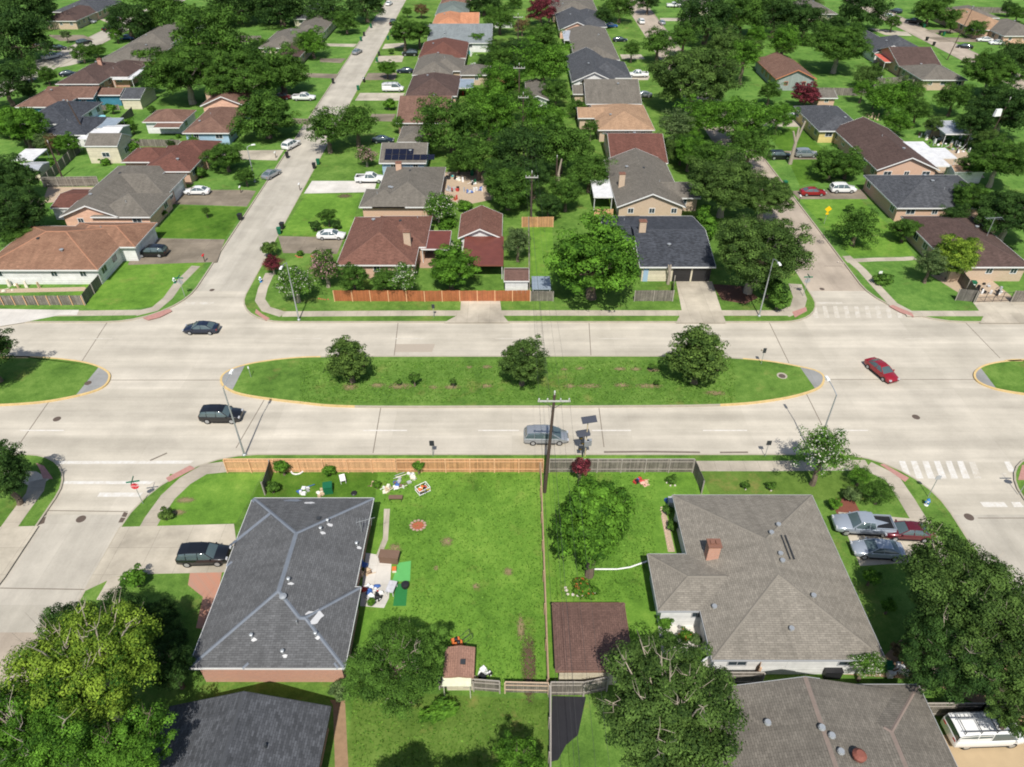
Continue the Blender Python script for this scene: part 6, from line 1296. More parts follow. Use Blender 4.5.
# profile: x along the length (front at +), zb belt height, zr roof height (0 = no cabin), wb half width, wr half roof width
KIND = dict(
 sedan=dict(L=4.8, W=1.82, body=[(-2.4, .42, .78, .70), (-2.3, .3, .92, .82), (-1.9, .25, .97, .9), (-1.1, .22, .95, .91), (0, .2, .93, .91), (0.95, .2, .95, .91), (1.5, .22, .88, .9), (2.05, .25, .78, .85), (2.33, .3, .62, .74), (2.4, .4, .52, .66)],
            cab=[(-1.85, .96, .82), (-1.0, 1.38, .62), (-.35, 1.45, .64), (0.25, 1.42, .63), (1.15, .95, .8)], wh=1.4, wr=.32),
 suv=dict(L=4.8, W=1.92, body=[(-2.4, .45, .95, .8), (-2.32, .35, 1.05, .9), (-1.8, .3, 1.07, .95), (0, .26, 1.05, .96), (1.0, .28, 1.06, .95), (1.6, .3, 1.02, .94), (2.15, .34, .94, .9), (2.36, .4, .8, .8), (2.4, .5, .7, .74)],
          cab=[(-2.32, 1.06, .86), (-2.0, 1.62, .7), (-1.2, 1.72, .72), (-.1, 1.72, .72), (.45, 1.66, .7), (1.2, 1.06, .84)], wh=1.42, wr=.38),
 wagon=dict(L=5.1, W=1.95, body=[(-2.55, .42, .9, .82), (-2.45, .32, 1.0, .92), (-1.9, .26, 1.02, .96), (0, .24, 1.0, .97), (1.2, .26, 1.0, .96), (1.8, .28, .9, .93), (2.3, .34, .76, .86), (2.5, .4, .66, .76), (2.55, .5, .58, .7)],
            cab=[(-2.45, 1.0, .88), (-2.05, 1.62, .72), (-1.2, 1.72, .74), (.1, 1.72, .74), (.6, 1.64, .72), (1.7, .98, .86)], wh=1.5, wr=.35),
 van=dict(L=5.6, W=2.0, body=[(-2.8, .45, 1.15, .93), (-2.75, .35, 1.2, .98), (-2, .32, 1.2, .99), (0, .3, 1.2, .99), (1.5, .3, 1.2, .98), (2.1, .34, 1.12, .95), (2.6, .38, .98, .9), (2.78, .45, .8, .82), (2.8, .5, .7, .78)],
          cab=[(-2.76, 1.2, .97), (-2.66, 1.95, .88), (-1.6, 2.06, .88), (.7, 2.06, .88), (1.25, 1.98, .86), (2.05, 1.16, .9)], wh=1.75, wr=.37),
 truck=dict(L=5.7, W=2.0, body=[(-2.85, .5, 1.0, .94), (-2.8, .45, 1.06, .98), (-1.2, .42, 1.08, .99), (-.85, .4, 1.1, .99), (0, .38, 1.1, .98), (1.3, .38, 1.12, .98), (1.9, .4, 1.1, .96), (2.5, .44, 1.02, .92), (2.8, .5, .85, .84), (2.85, .55, .75, .8)],
            cab=[(-.9, 1.1, .88), (-.7, 1.74, .74), (-.1, 1.82, .76), (.55, 1.78, .74), (1.35, 1.12, .86)], wh=1.8, wr=.4))
def loft(mb, rings, close=True):
    b = len(mb.v); n = len(rings[0])
    for r in rings: mb.v += [tuple(p) for p in r]
    for i in range(len(rings)-1):
        for k in range(n): kk = (k+1) % n; mb.f.append([b+i*n+k, b+(i+1)*n+k, b+(i+1)*n+kk, b+i*n+kk])
    if close: mb.f.append([b+k for k in range(n)]); e = b+(len(rings)-1)*n; mb.f.append([e+n-1-k for k in range(n)])
CARS = {}
def make_car(kind, pm, extra=None):
    K = KIND[kind]; root = empty('parked_car', (0, 0, 0)); W2 = K['W']/2; body = MB(); rings = []
    for x, zb, zt, w in K['body']:
        w = w*W2/.95; m = (zb+zt)/2; rings.append([(x, -w*.93, zb), (x, -w, zb+.16), (x, -w, m+.1), (x, -w*.97, zt-.06), (x, -w*.88, zt), (x, 0, zt+.035), (x, w*.88, zt), (x, w*.97, zt-.06), (x, w, m+.1), (x, w, zb+.16), (x, w*.93, zb)])
    loft(body, rings)
    cab = K['cab']; cw = []
    for i, (x, z, w) in enumerate(cab):
        w = w*W2/.95; base = [c for c in K['body']]; zb = float(np.interp(x, [c[0] for c in base], [c[2] for c in base]))-.03; wb = float(np.interp(x, [c[0] for c in base], [c[3] for c in base]))*W2/.95*.93
        top = z; cw.append((x, zb, top, wb, w))
    def ring(x, zb, zt, wb, w):
        h = zt-zb
        return [(x, -wb, zb), (x, -(wb*.35+w*.65)-.015, zb+h*.72), (x, -w*.95, zt-.05*min(1, h)), (x, -w*.8, zt), (x, 0, zt+.02), (x, w*.8, zt), (x, w*.95, zt-.05*min(1, h)), (x, wb*.35+w*.65+.015, zb+h*.72), (x, wb, zb)]
    gl = MB(); rr = [ring(*c) for c in cw]; loft(gl, rr)
    g = gl.build('windows', cglass, root)
    # roof skin over the glass house
    rf_ = MB(); n0, n1 = 1, len(cw)-2; top = [[(p[0], p[1]*1.012, p[2]+.012) for p in ring(*c)[2:7]] for c in cw[n0:n1+1]]
    first = [(p[0]-.12, p[1], p[2]-.05) for p in top[0]]; last = [(p[0]+.1, p[1], p[2]-.05) for p in top[-1]]
    allr = [first]+top+[last]; b = len(rf_.v); n = 5
    for r in allr: rf_.v += r
    for i in range(len(allr)-1):
        for k in range(n-1): rf_.f.append([b+i*n+k, b+(i+1)*n+k, b+(i+1)*n+k+1, b+i*n+k+1])
    # pillars
    for side in (-1, 1):
        for xs in ([cw[0][0], cw[1][0]], [cw[-1][0], cw[-2][0]], [-.25, -.22], *([[-1.35, -1.33]] if kind in ('suv', 'wagon', 'van') else [])):
            def at_(x, up):
                zb = np.interp(x, [c[0] for c in cw], [c[1] for c in cw]); zt = np.interp(x, [c[0] for c in cw], [c[2] for c in cw]); wb = np.interp(x, [c[0] for c in cw], [c[3] for c in cw]); w = np.interp(x, [c[0] for c in cw], [c[4] for c in cw])
                return (x, side*((w*.955 if up else wb)+.01), (zt-.04 if up else zb+.02))
            rf_.tube(at_(xs[0], False), at_(xs[1], True), .05, n=5)
    if kind == 'truck':
        bed = MB().bb(-2.7, -1.0, -W2*.84, W2*.84, 1.085, 1.1).build('cargo_bed', trimk, root)
        for s_ in (-1, 1): body.bb(-2.82, -.92, s_*W2*.9-.05, s_*W2*.9+.05, 1.0, 1.24)
        body.bb(-2.84, -2.76, -W2*.9, W2*.9, 1.0, 1.24)
    if kind == 'van':   # blind rear panels
        for s_ in (-1, 1): body.poly([(-2.72, s_*(W2*1.0), 1.2), (-.3, s_*(W2*1.0), 1.2), (-.3, s_*W2*.925, 1.98), (-2.62, s_*W2*.925, 1.93)][::s_])
    b_ = body.build('body', pm, root, smooth=False); rf_.build('roof', pm, root)
    for x, d in ((K['L']/2, 1), (-K['L']/2, -1)): MB().bb(x-d*.1-.02, x-d*.1+.06*d+.02, -W2*.8, W2*.8, K['body'][0][1]-.04, K['body'][0][1]+.1).build('bumper', trimk, root)
    MB().bb(-K['wh']+.45, K['wh']-.45, -W2*1.0, W2*1.0, .2, .32).build('side_sill', trimk, root)
    for x, d, nm, mm, z in ((K['body'][-2][0], 1, 'headlight', lamp_m, K['body'][-3][2]-.12), (K['body'][1][0], -1, 'tail_light', tail_m, K['body'][1][2]-.16)):
        for s_ in (-1, 1): MB().box((x-.02*d, s_*W2*.68, z-.07), (.2, W2*.34, .15), 0, 0, .85).build(nm, mm, root)
    for s_ in (-1, 1): MB().box((cab[-1][0]-.25, s_*(W2+.06), K['body'][5][2]-.02), (.14, .2, .13), 0, 0, .8).build('mirror', pm, root)
    for x in (-K['wh'], K['wh']):
        for s_ in (-1, 1):
            y = s_*(W2-.1); w_ = MB().tube((x, y-.12, K['wr']), (x, y+.12, K['wr']), K['wr'], n=18).build('wheel', tyre_m, root)
            MB().tube((x, y+s_*.115, K['wr']), (x, y+s_*.13, K['wr']), K['wr']*.62, n=14).build('rim', rim_m, w_)
    for o in root.children:
        if o.name.startswith(('body', 'windows')):
            for p in o.data.polygons: p.use_smooth = True
            o.data.set_sharp_from_angle(angle=R(38))
    return root
PM = dict(black=paint('black', (.012, .013, .016)), navy=paint('navy', (.015, .022, .045)), grey=paint('grey', (.10, .105, .115)), silver=paint('silver', (.36, .38, .40), .5), white=paint('white', (.72, .72, .71), 0), red=paint('red', (.30, .012, .022)), maroon=paint('maroon', (.12, .012, .02)),
          bluegrey=paint('blue_grey', (.34, .38, .43), .3), blue=paint('blue', (.02, .10, .32)), sgreen=paint('pale_silver', (.42, .45, .46), .5), brown=paint('brown', (.10, .07, .05)))
ONSTREET = []
def car(kind, col, u, v, deg, label, z=0.0, cat=None, group=None, name=None):
    """middle of the car at picture point (u, v); deg = heading, 0 = to the right, 90 = away"""
    if kind not in CARS: root = CARS[kind] = make_car(kind, PM[col]); CARS[kind+'_c'] = col
    else: root = copy_tree(CARS[kind], None, {'body': PM[col], 'roof': PM[col], 'mirror': PM[col]})
    c = G(u, v, 0.7+z); root.scale = (.94, .94, .94); root.location = (c[0], c[1], z); root.rotation_euler = (0, 0, R(deg))
    nm = name or {'sedan': 'sedan', 'suv': 'sport_utility_vehicle', 'wagon': 'minivan', 'van': 'van', 'truck': 'pickup_truck'}[kind]
    root.name = nm; tag(root, label, cat or {'sedan': 'car', 'suv': 'car', 'wagon': 'minivan', 'van': 'van', 'truck': 'pickup truck'}[kind])
    if group: root['group'] = group
    elif 'group' in root: del root['group']
    return root
DZ = ZL+.02
car('sedan', 'navy', 201, 327, 180, 'dark low fastback car driving on the far carriageway at the left')
car('suv', 'black', 221, 414, 0, 'black sport utility driving right on the near carriageway behind the lamp post')
car('wagon', 'silver', 546, 435, 0, 'silver minivan driving right behind the utility pole')
car('sedan', 'red', 882, 369, -72, 'dark red sedan turning through the median opening on the right')
car('suv', 'black', 204, 554, 2, 'black sport utility parked on the lower left driveway beside the slate roof', DZ)
car('truck', 'bluegrey', 863, 524, 176, 'blue grey crew cab pickup with black bed beside the tan roof', DZ)
car('sedan', 'maroon', 908, 530, 176, 'maroon car parked behind the pickup, half under the oak', DZ)
car('sedan', 'bluegrey', 878, 548, 176, 'silver blue sedan parked just below the pickup', DZ)
lv = car('van', 'white', 984, 731, 2, 'long white work van with a ladder rack at the lower right', DZ)
mb = MB()
for y in (-.75, .75): mb.tube((-2.6, y, 2.3), (1.3, y, 2.3), .03)
for x in (-2.4, -1.2, 0, 1.1): mb.tube((x, -.8, 2.28), (x, .8, 2.28), .03).tube((x, -.8, 1.95), (x, -.8, 2.28), .03).tube((x, .8, 1.95), (x, .8, 2.28), .03)
mb.build('roof_rack', dark_metal, lv)
o = empty('ladder', lv.location+__import__('mathutils').Vector((-.1, .3, 2.34)), R(2)); tag(o, 'long metal ladder lying on the rack of the white work van', 'ladder')
mb = MB()
for y in (-.2, .2): mb.bb(-2.6, 1.9, y-.03, y+.03, 0, .08)
mb.build('side_rails', metal_grey, o); mb = MB()
for k in range(15): mb.bb(-2.45+k*.3, -2.4+k*.3, -.165, .165, .02, .06)
mb.build('rungs', metal_grey, o)
car('sedan', 'white', 197, 190, 180, 'white coupe parked on the driveway of the grey brown roofed house', DZ)
car('suv', 'black', 152, 251, 180, 'black sport utility on the stained driveway by the chestnut roof', DZ)
car('sedan', 'white', 331, 234, 0, 'white sedan parked nose in before the wine brown roof', DZ)
car('truck', 'white', 370, 178, 0, 'white pickup nosed against the grey brown hip roof', DZ)
car('sedan', 'navy', 383, 139, 0, 'dark blue car by the rusty flowering bush', DZ)
car('suv', 'white', 291, 144, 68, 'white car parked at the kerb below the round shade tree')
car('sedan', 'silver', 271, 173, 68, 'silver car parked at the kerb, nearest on the left street')
car('sedan', 'silver', 357, 51, 75, 'silver car parked by the kerb far up the left street')
car('truck', 'white', 304, 97, 0, 'white pickup parked on the lawn drive left of the left street', DZ)
car('sedan', 'maroon', 282, 96, 0, 'dark maroon car behind the white pickup under the trees', DZ)
car('van', 'white', 393, 88, 0, 'white passenger van with dark side windows on a driveway', DZ)
car('sedan', 'navy', 405, 70, 180, 'dark blue sedan on the drive by the ball shaped tree', DZ)
car('truck', 'black', 393, 22, 90, 'black pickup parked on the left street near the top')
car('sedan', 'white', 389, 3, 80, 'white car touching the top edge on the left street')
car('suv', 'black', 410, 53, 180, 'black car in the shade of the two pale trunked street trees', DZ)
car('sedan', 'grey', 422, 26, 180, 'grey car on the driveway before the orange roof', DZ)
car('truck', 'white', 638, 74, 180, 'white pickup parked on the driveway before the charcoal cross gable', DZ)
car('suv', 'white', 641, 21, 95, 'white car on the tan street near the top')
car('sedan', 'blue', 611, 25, 0, 'bright blue car beside the charcoal roof near the top', DZ)
car('truck', 'white', 674, 5, 0, 'white pickup on the lawn at the very top right of the tan street', DZ); car('sedan', 'white', 689, 15, 0, 'white car on the narrow drive right of the tan street', DZ)
car('sedan', 'navy', 620, 39, 0, 'dark car in shade on the left of the tan street', DZ); car('sedan', 'silver', 643, 94, 180, 'silver car half hidden by the broad live oak', DZ)
car('sedan', 'silver', 662, 22, 95, 'silver car at the kerb right of the tan street', 0)
car('sedan', 'red', 813, 191, 0, 'bright red car on the driveway beside the white wagon', DZ)
car('suv', 'white', 843, 188, 0, 'white sport utility on the driveway beside the red car', DZ)
car('suv', 'black', 780, 155, 0, 'black car parked left of the tall dead trunk', DZ); car('suv', 'silver', 806, 153, 0, 'silver car parked right of the tall dead trunk', DZ)
car('sedan', 'white', 797, 116, 0, 'white car by the corner of the yellow walled house', DZ); car('sedan', 'black', 700, 187, 0, 'dark car under the live oaks behind the black roofed house', DZ)
car('sedan', 'black', 965, 46, 155, 'black car standing on the upper right street'); car('sedan', 'white', 985, 39, 170, 'white car on the lawn by the hedge tree, left one', DZ); car('sedan', 'white', 997, 42, 175, 'white car on the lawn by the hedge tree, right one', DZ)
car('suv', 'navy', 896, 11, 110, 'dark car at the top of the upper right street'); car('sedan', 'white', 888, 15, 110, 'white car at the top of the upper right street'); car('truck', 'black', 914, 21, 140, 'black pickup in shade by the upper right street', DZ)
car('truck', 'white', 52, 56, 62, 'white pickup on the upper left street'); car('sedan', 'maroon', 41, 45, 0, 'maroon car under the dark oak at the upper left', DZ); car('sedan', 'black', 58, 47, 0, 'black car right of the maroon one at the upper left', DZ)
car('sedan', 'silver', 89, 21, 0, 'silver car in the driveway at the top left', DZ); car('truck', 'black', 109, 28, 80, 'black pickup on the driveway by the bright round tree', DZ); car('suv', 'black', 84, 42, 60, 'black car by the cul de sac kerb')
car('sedan', 'blue', 127, 37, 0, 'blue car parked at the end of the cul de sac', DZ); car('sedan', 'maroon', 115, 18, 0, 'dark car under the trees at the top left', DZ); car('sedan', 'navy', 68, 73, 20, 'dark car beside the dark umber roof', DZ)
car('sedan', 'grey', 919, 172, 0, 'car under a dark cover against the peach gable wall', DZ)

# ================================================================ wheeled bins
def bin_(u, v, col, label, group=None, rz=0):
    c = G(u, v, ZL+.5); r = empty('wheeled_bin', (c[0], c[1], ZL if abs(u-350) > 0 else 0), rz); tag(r, label, 'rubbish bin', group)
    m = green_plastic if col == 'g' else black_plastic
    b = MB().box((0, 0, .08), (.5, .6, .95), 0, 0, 1.22).build('body', m, r); l = MB().box((0, -.02, 1.031), (.66, .76, .07)).box((0, .38, 1.0), (.5, .08, .06)).build('lid', m, r)
    for s_ in (-1, 1): MB().tube((s_*.28, .25, .13), (s_*.34, .25, .13), .13, n=12).build('wheel', tyre_m, r)
BN = 'wheeled bins set out along the streets'
for u, v, c, l in ((358, 88, 'g', 'green bin at the kerb before the white van'), (364, 80, 'k', 'black bin near the mailbox above the white van'), (377, 60, 'g', 'green bin on the left street kerb below a black one'), (379, 54, 'k', 'black bin on the left street kerb above a green one'),
                   (388, 38, 'g', 'green bin near the two pale trunked street trees, nearer one'), (391, 31, 'g', 'green bin near the two pale trunked street trees, farther one'), (371, 26, 'g', 'green bin left of the left street near the top'), (364, 34, 'k', 'black bin left of the left street near the top'), (361, 39, 'g', 'green bin on the lawn strip left of the left street'),
                   (333, 81, 'k', 'black bin at the kerb left of the left street, lawn side'), (287, 155, 'k', 'black bin below the white car parked at the kerb'), (314, 166, 'k', 'black bin in front of the open crowned street tree'), (318, 162, 'g', 'green bin in front of the open crowned street tree'),
                   (282, 226, 'k', 'black bin at the kerb behind the green one by the clipped bushes'), (279, 231, 'g', 'green bin at the kerb before the wine brown house'), (240, 217, 'k', 'black bin at the kerb of the clipped lawn with the tiny tree'),
                   (785, 184, 'g', 'dark green bin at the kerb left of the red car'), (924, 26, 'g', 'green bin at the upper right street, upper one'), (940, 33, 'k', 'black bin across the upper right street'), (944, 34, 'g', 'green bin across the upper right street'), (927, 39, 'k', 'black bin on the near kerb of the upper right street, upper one'),
                   (934, 44, 'k', 'black bin on the near kerb of the upper right street, lower one'), (472, 173, 'g', 'green bin in the cluttered gravel yard'), (869, 88, 'g', 'green bin against the yard fence in the right block'), (973, 285, 'g', 'green bin behind the back gate'), (397, 26, 'g', 'green bin at the kerb beside the black pickup')):
    bin_(u, v, c, l, BN, R((u*37) % 25-12))
# ================================================================ poles, wires, lamps, signs
ins_m = plain('insulator', (.55, .55, .52), .4); wire_m = plain('wire', (.05, .05, .05), .5); grey_arm = plain('weathered_crossarm', (.45, .44, .41), .85, var=.2)
def util_pole(u, v, h, label, arm=2.4, arms=1, lean=0.0, group=None, r=.17, x=None):
    c = G(u, v, ZL); root = empty('utility_pole', c); ORG[root.name] = (0, 0, 0); tag(root, label, 'utility pole', group)
    MB().tube((0, 0, -.2), (lean, 0, h), r*1.15, r*.7, 10).build('pole', wood_pole, root); pts = []
    for k in range(arms):
        z = h-.7-k*1.5; xx = lean*z/h; a = MB().box((xx, -.14, z), (arm, .1, .13)).build('crossarm', grey_arm, root); pass
        for q in ((-.46, -.2, .2, .46) if arm > 1 else (-.4, .4)): MB().lathe((xx+q*arm, -.14, z+.13), [(.03, 0), (.03, .12), (.08, .13), (.06, .24), (.02, .28)], 8).build('insulator', ins_m, a); pts.append((c[0]+xx+q*arm, c[1]-.14, ZL+z+.4))
        MB().tube((xx-.35*arm, -.2, z+.02), (xx, -.2, z-.7), .025, n=5).tube((xx+.35*arm, -.2, z+.02), (xx, -.2, z-.7), .025, n=5).build('brace', dark_metal, a)
    MB().lathe((lean, 0, h), [(.05, 0), (.05, .25), (.09, .27), (.05, .45)], 8).build('insulator', ins_m, root)
    return root, pts
pA, A_ = util_pole(544.5, 492, 12.4, 'tall dark utility pole at the property line in front of the boulevard', lean=.55, arm=2.9)
pB, B_ = util_pole(531, 226, 9.0, 'utility pole with crossarm behind the orange brown fence', arm=2.0)
pC, C_ = util_pole(519, 108, 9.5, 'utility pole by the small garage in the central block', arm=2.6)
pD, D_ = util_pole(523, 130, 7.5, 'nearer pole of the two by the small garage', arm=2.2)
pE, E_ = util_pole(518, 46, 8.5, 'far utility pole above the central clump', arm=2.8)
util_pole(62, 177, 6.5, 'plain brown pole beside the dark fence at the far left', arm=.4, arms=0); util_pole(90, 141, 8.0, 'leaning pole beside the charcoal roofed house', arm=1, arms=0, lean=-1.6)
util_pole(556, 187, 5.5, 'short grey pole beside the central clump', arm=.4, arms=0); util_pole(947, 60, 13, 'tall thin leaning pole beside the upper right street', arms=0, lean=2.0, r=.12); util_pole(983, 150, 10, 'leaning pole carrying a white lamp box in the junk yard', arms=0, lean=1.2, r=.1)
def wire(p, q, sag, label, n=16, r=.008):
    mb = MB(); pr = None
    for i in range(n+1):
        t = i/n; c = (p[0]+(q[0]-p[0])*t, p[1]+(q[1]-p[1])*t, p[2]+(q[2]-p[2])*t-4*sag*t*(1-t))
        if pr is not None: mb.tube(pr, c, r, n=4, cap=False)
        pr = c
    return tag(mb.build('power_line', wire_m), label, 'power line', 'power lines along the back lots')
LB = 'thin dark power line strung between the utility poles of the back lots'
for k, (a, b) in enumerate(zip(A_, B_)): wire(a, b, .9, LB, 20)
for a, b in zip(B_, D_): wire(a, b, .5, LB)
for a, b in zip(C_, E_): wire(a, b, .6, LB)
for k, a in enumerate(A_): wire(a, (a[0]+.5, a[1]-60, a[2]+.2), .8, LB, 16)
wire((A_[0][0]+1.3, A_[0][1], 9.2), (A_[0][0]+1.9, A_[0][1]-60, 9.0), .8, LB, r=.014); wire((A_[0][0]+1.3, A_[0][1], 9.2), (B_[1][0], B_[1][1], 6.5), .8, LB, r=.014)

def lamp(u, v, h, out, label):
    c = G(u, v, ZL); r = empty('street_lamp', c); tag(r, label, 'street lamp', 'street lamps at the crossings')
    MB().lathe((0, 0, 0), [(.22, 0), (.22, .12), (.12, .2)], 10).build('base', metal_grey, r); MB().tube((0, 0, .1), (0, 0, h), .1, .06, 10).build('pole', metal_grey, r)
    mb = MB(); pr = (0, 0, h-.02)
    for k in range(1, 7): t = k/6; q = (out[0]*t, out[1]*t, h-.02+.35*math.sin(t*math.pi/2)); mb.tube(pr, q, .045, n=7); pr = q
    mb.build('arm', metal_grey, r); an = math.atan2(out[1], out[0]); d = np.array(out)/np.hypot(*out)
    MB().box((pr[0]+d[0]*.3, pr[1]+d[1]*.3, pr[2]-.06), (.75, .3, .15), an, 0, .8).build('lamp_head', white_plastic, r)
lamp(244.5, 455, 9, (.2, 1.9), 'street lamp at the near kerb by the end of the cedar fence'); lamp(813.5, 459, 8.6, (-.2, 1.9), 'street lamp behind the white flowering tree on the near kerb')
lamp(299, 320, 8.6, (-.1, -1.6), 'street lamp on the corner lawn before the white flecked myrtle'); lamp(759, 316, 8.6, (.1, -1.6), 'street lamp on the strip under the corner oak')
lamp(255, 182, 6.5, (.8, .3), 'thin street lamp on the lawn left of the left street')

stop_red = plain('stop_red', (.55, .02, .03), .4, var=.03); sign_green = plain('street_sign_green', (.01, .16, .09), .4, var=.05); sign_yel = plain('sign_yellow', (.85, .52, .01), .45, var=.04)
def text(s, size, m, parent, loc, rot):
    cu = bpy.data.curves.new('lettering', 'FONT'); cu.body = s; cu.size = size; cu.align_x = 'CENTER'; cu.align_y = 'CENTER'; cu.extrude = .004
    t = bpy.data.objects.new('tmp', cu); scene.collection.objects.link(t); dg = bpy.context.evaluated_depsgraph_get(); me = bpy.data.meshes.new_from_object(t.evaluated_get(dg)); bpy.data.objects.remove(t)
    o = bpy.data.objects.new('lettering', me); me.materials.clear(); me.materials.append(m); scene.collection.objects.link(o); o.parent = parent; o.location = loc; o.rotation_euler = rot; return o
def stop_sign(u, v, rz, label, blades=True):
    c = G(u, v, ZL); r = empty('stop_sign', c, rz); tag(r, label, 'stop sign')
    MB().tube((0, 0, 0), (0, 0, 3.1), .035, n=8).build('post', metal_grey, r); mb = MB(); R8 = .42; P = [(R8*math.cos(math.pi/8+k*math.pi/4), R8*math.sin(math.pi/8+k*math.pi/4)) for k in range(8)]
    f = [(x, -.05, 2.45+z) for x, z in P]; b = [(x, -.03, 2.45+z) for x, z in P]; mb.poly(f); MB().poly([(x, y+.002, z) for x, y, z in b][::-1]).build('sign_back', metal_grey, r)
    for i in range(8): j = (i+1) % 8; mb.poly([f[i], b[i], b[j], f[j]])
    pl = mb.build('sign_face', stop_red, r); rm = MB()
    for i in range(8):
        j = (i+1) % 8; q = lambda k, s: (P[k][0]*s, -.056, 2.45+P[k][1]*s); rm.poly([q(i, .99), q(j, .99), q(j, .92), q(i, .92)])
    rm.build('border', white_plastic, pl); text('STOP', .3, white_plastic, pl, (0, -.058, 2.45), (R(90), 0, 0))
    if blades: MB().bb(-.6, .6, -.015, .015, 2.95, 3.12).build('name_blade', sign_green, r); MB().bb(-.015, .015, -.55, .55, 3.13, 3.3).build('name_blade', sign_green, r)
stop_sign(143, 503.5, R(12), 'red stop sign with green name blades on the strip at the lower left crossing'); stop_sign(803, 296, R(180), 'stop sign with green blades seen from behind under the corner oak')
stop_sign(185, 297, R(180), 'stop sign with teal blades on the corner strip before the chestnut roof'); stop_sign(1019, 494, R(0), 'stop sign at the right edge below the crosswalk')
def sign(u, v, h, w_, hh, m, label, rz=0.0, dia=False, name='road_sign', back=None, n=1):
    c = G(u, v, ZL); r = empty(name, c, rz); tag(r, label, 'road sign'); MB().tube((0, 0, 0), (0, 0, h), .035, n=8).build('post', metal_grey, r)
    if dia: mb = MB(); P = [(0, -.05, h-1.1), (w_/2, -.05, h-.55), (0, -.05, h), (-w_/2, -.05, h-.55)]; mb.poly(P).poly([(x, -.03, z) for x, y, z in P][::-1]); mb.build('panel', m, r); MB().bb(-.22, .22, -.05, -.03, h-1.5, h-1.15).build('plate', m, r)
    else: MB().bb(-w_/2, w_/2, -.06, -.035, h-hh, h).build('panel', m, r)
sign(824, 224, 3.2, 1.15, 1, sign_yel, 'yellow diamond warning sign with plate on the lawn by the right street', dia=True)
sign(433, 456, 2.2, .5, .7, dark_metal, 'small dark sign on the verge in front of the cedar fence'); sign(761, 364, 2.4, .4, .7, dark_metal, 'small dark sign on the median near its right nose'); sign(251, 377, 1.6, .15, .3, white_plastic, 'short white marker post at the left nose of the middle median')
sign(765, 456, 2.2, .5, .6, dark_metal, 'small sign on the verge left of the white flowering tree'); sign(434, 317, 2.0, .4, .6, dark_metal, 'small sign on the verge before the red stained fence'); sign(928, 497, 3.0, .5, .5, trim_grey, 'thin sign post beside the hydrant below the crosswalk')
sign(880, 274, .5, .5, .4, white_plastic, 'small white yard sign on the corner lawn at the right', name='yard_sign')
# school flashers with solar panels
solar_m = plain('solar_panel_face', (.05, .055, .07), .25, spec=.6)
def flasher(u, v, h, label, pole_m, tilt, side, w_, heads):
    c = G(u, v, ZL); r = empty('solar_signal', c); tag(r, label, 'traffic signal'); MB().tube((0, 0, 0), (0, 0, h), .07, .06, 10).build('pole', pole_m, r)
    MB().box((side*.1, 0, h+.03), (w_, .75, .06), R(12), R(28)).build('solar_panel', solar_m, r)
    for k, z in enumerate(heads):
        q = MB().box((-.32 if k % 2 == 0 else -.1, -.02, z), (.4, .3, .38)).build('signal_head', dark_metal, r); MB().lathe((-.32 if k % 2 == 0 else -.1, -.19, z+.19), [(.12, -.02), (.12, .02)], 12).build('lens', plain('unlit_lens', (.12, .08, .01), .3), q)
    MB().box((.3, 0, 1.6), (.5, .35, .7)).build('control_box', metal_grey, r)
flasher(585, 456, 5.0, 'solar powered flasher on a tan pole with the upper tilted panel', plain('tan_pole', (.5, .42, .28), .6), 0, 1, 1.55, ()); flasher(582.5, 457, 3.3, 'solar powered flasher with three dark signal heads beside the tan pole', dark_metal, 0, -1, 1.25, (2.6, 1.9, 1.1))
# hydrants
def hydrant(u, v, m, cap, label):
    c = G(u, v, ZL); r = empty('fire_hydrant', c); tag(r, label, 'fire hydrant'); MB().lathe((0, 0, 0), [(.2, 0), (.2, .06), (.13, .08), (.13, .62), (.17, .64), (.17, .68)], 12).build('barrel', m, r)
    MB().lathe((0, 0, .68), [(.16, 0), (.14, .1), (.05, .18), (.04, .24)], 12).build('bonnet', cap, r); MB().tube((-.25, 0, .45), (.25, 0, .45), .07, n=8).tube((0, -.24, .4), (0, 0, .4), .08, n=8).build('outlets', cap, r)
blue_m = plain('hydrant_blue', (.02, .17, .45), .5)
hydrant(926, 505, white_plastic, blue_m, 'blue and white fire hydrant on the strip below the crosswalk'); hydrant(261, 282, blue_m, white_plastic, 'blue fire hydrant beside the corner walk of the centre block'); hydrant(175, 283, sign_green, white_plastic, 'teal fire hydrant on the corner lawn before the chestnut roof')
# mailboxes
for u, v, l in ((364, 83, 'white mailbox post above the green kerb bin'), (205, 262, 'mailbox with red top at the edge of the stained driveway'), (241, 193, 'mailbox post near the white coupe driveway'), (276, 158, 'mailbox on the strip below the round shade tree'), (799, 202, 'mailbox at the kerb beside the red car driveway'), (300, 190, 'mailbox at the pale driveway of the hip roofed house')):
    c = G(u, v, ZL); r = empty('mailbox', c); tag(r, l, 'mailbox'); MB().box((0, 0, 0), (.1, .1, 1.05)).build('post', wood_pole, r); MB().tube((-.02, -.25, 1.17), (-.02, .25, 1.17), .13, n=10).build('box', white_plastic if u != 205 else stop_red, r)

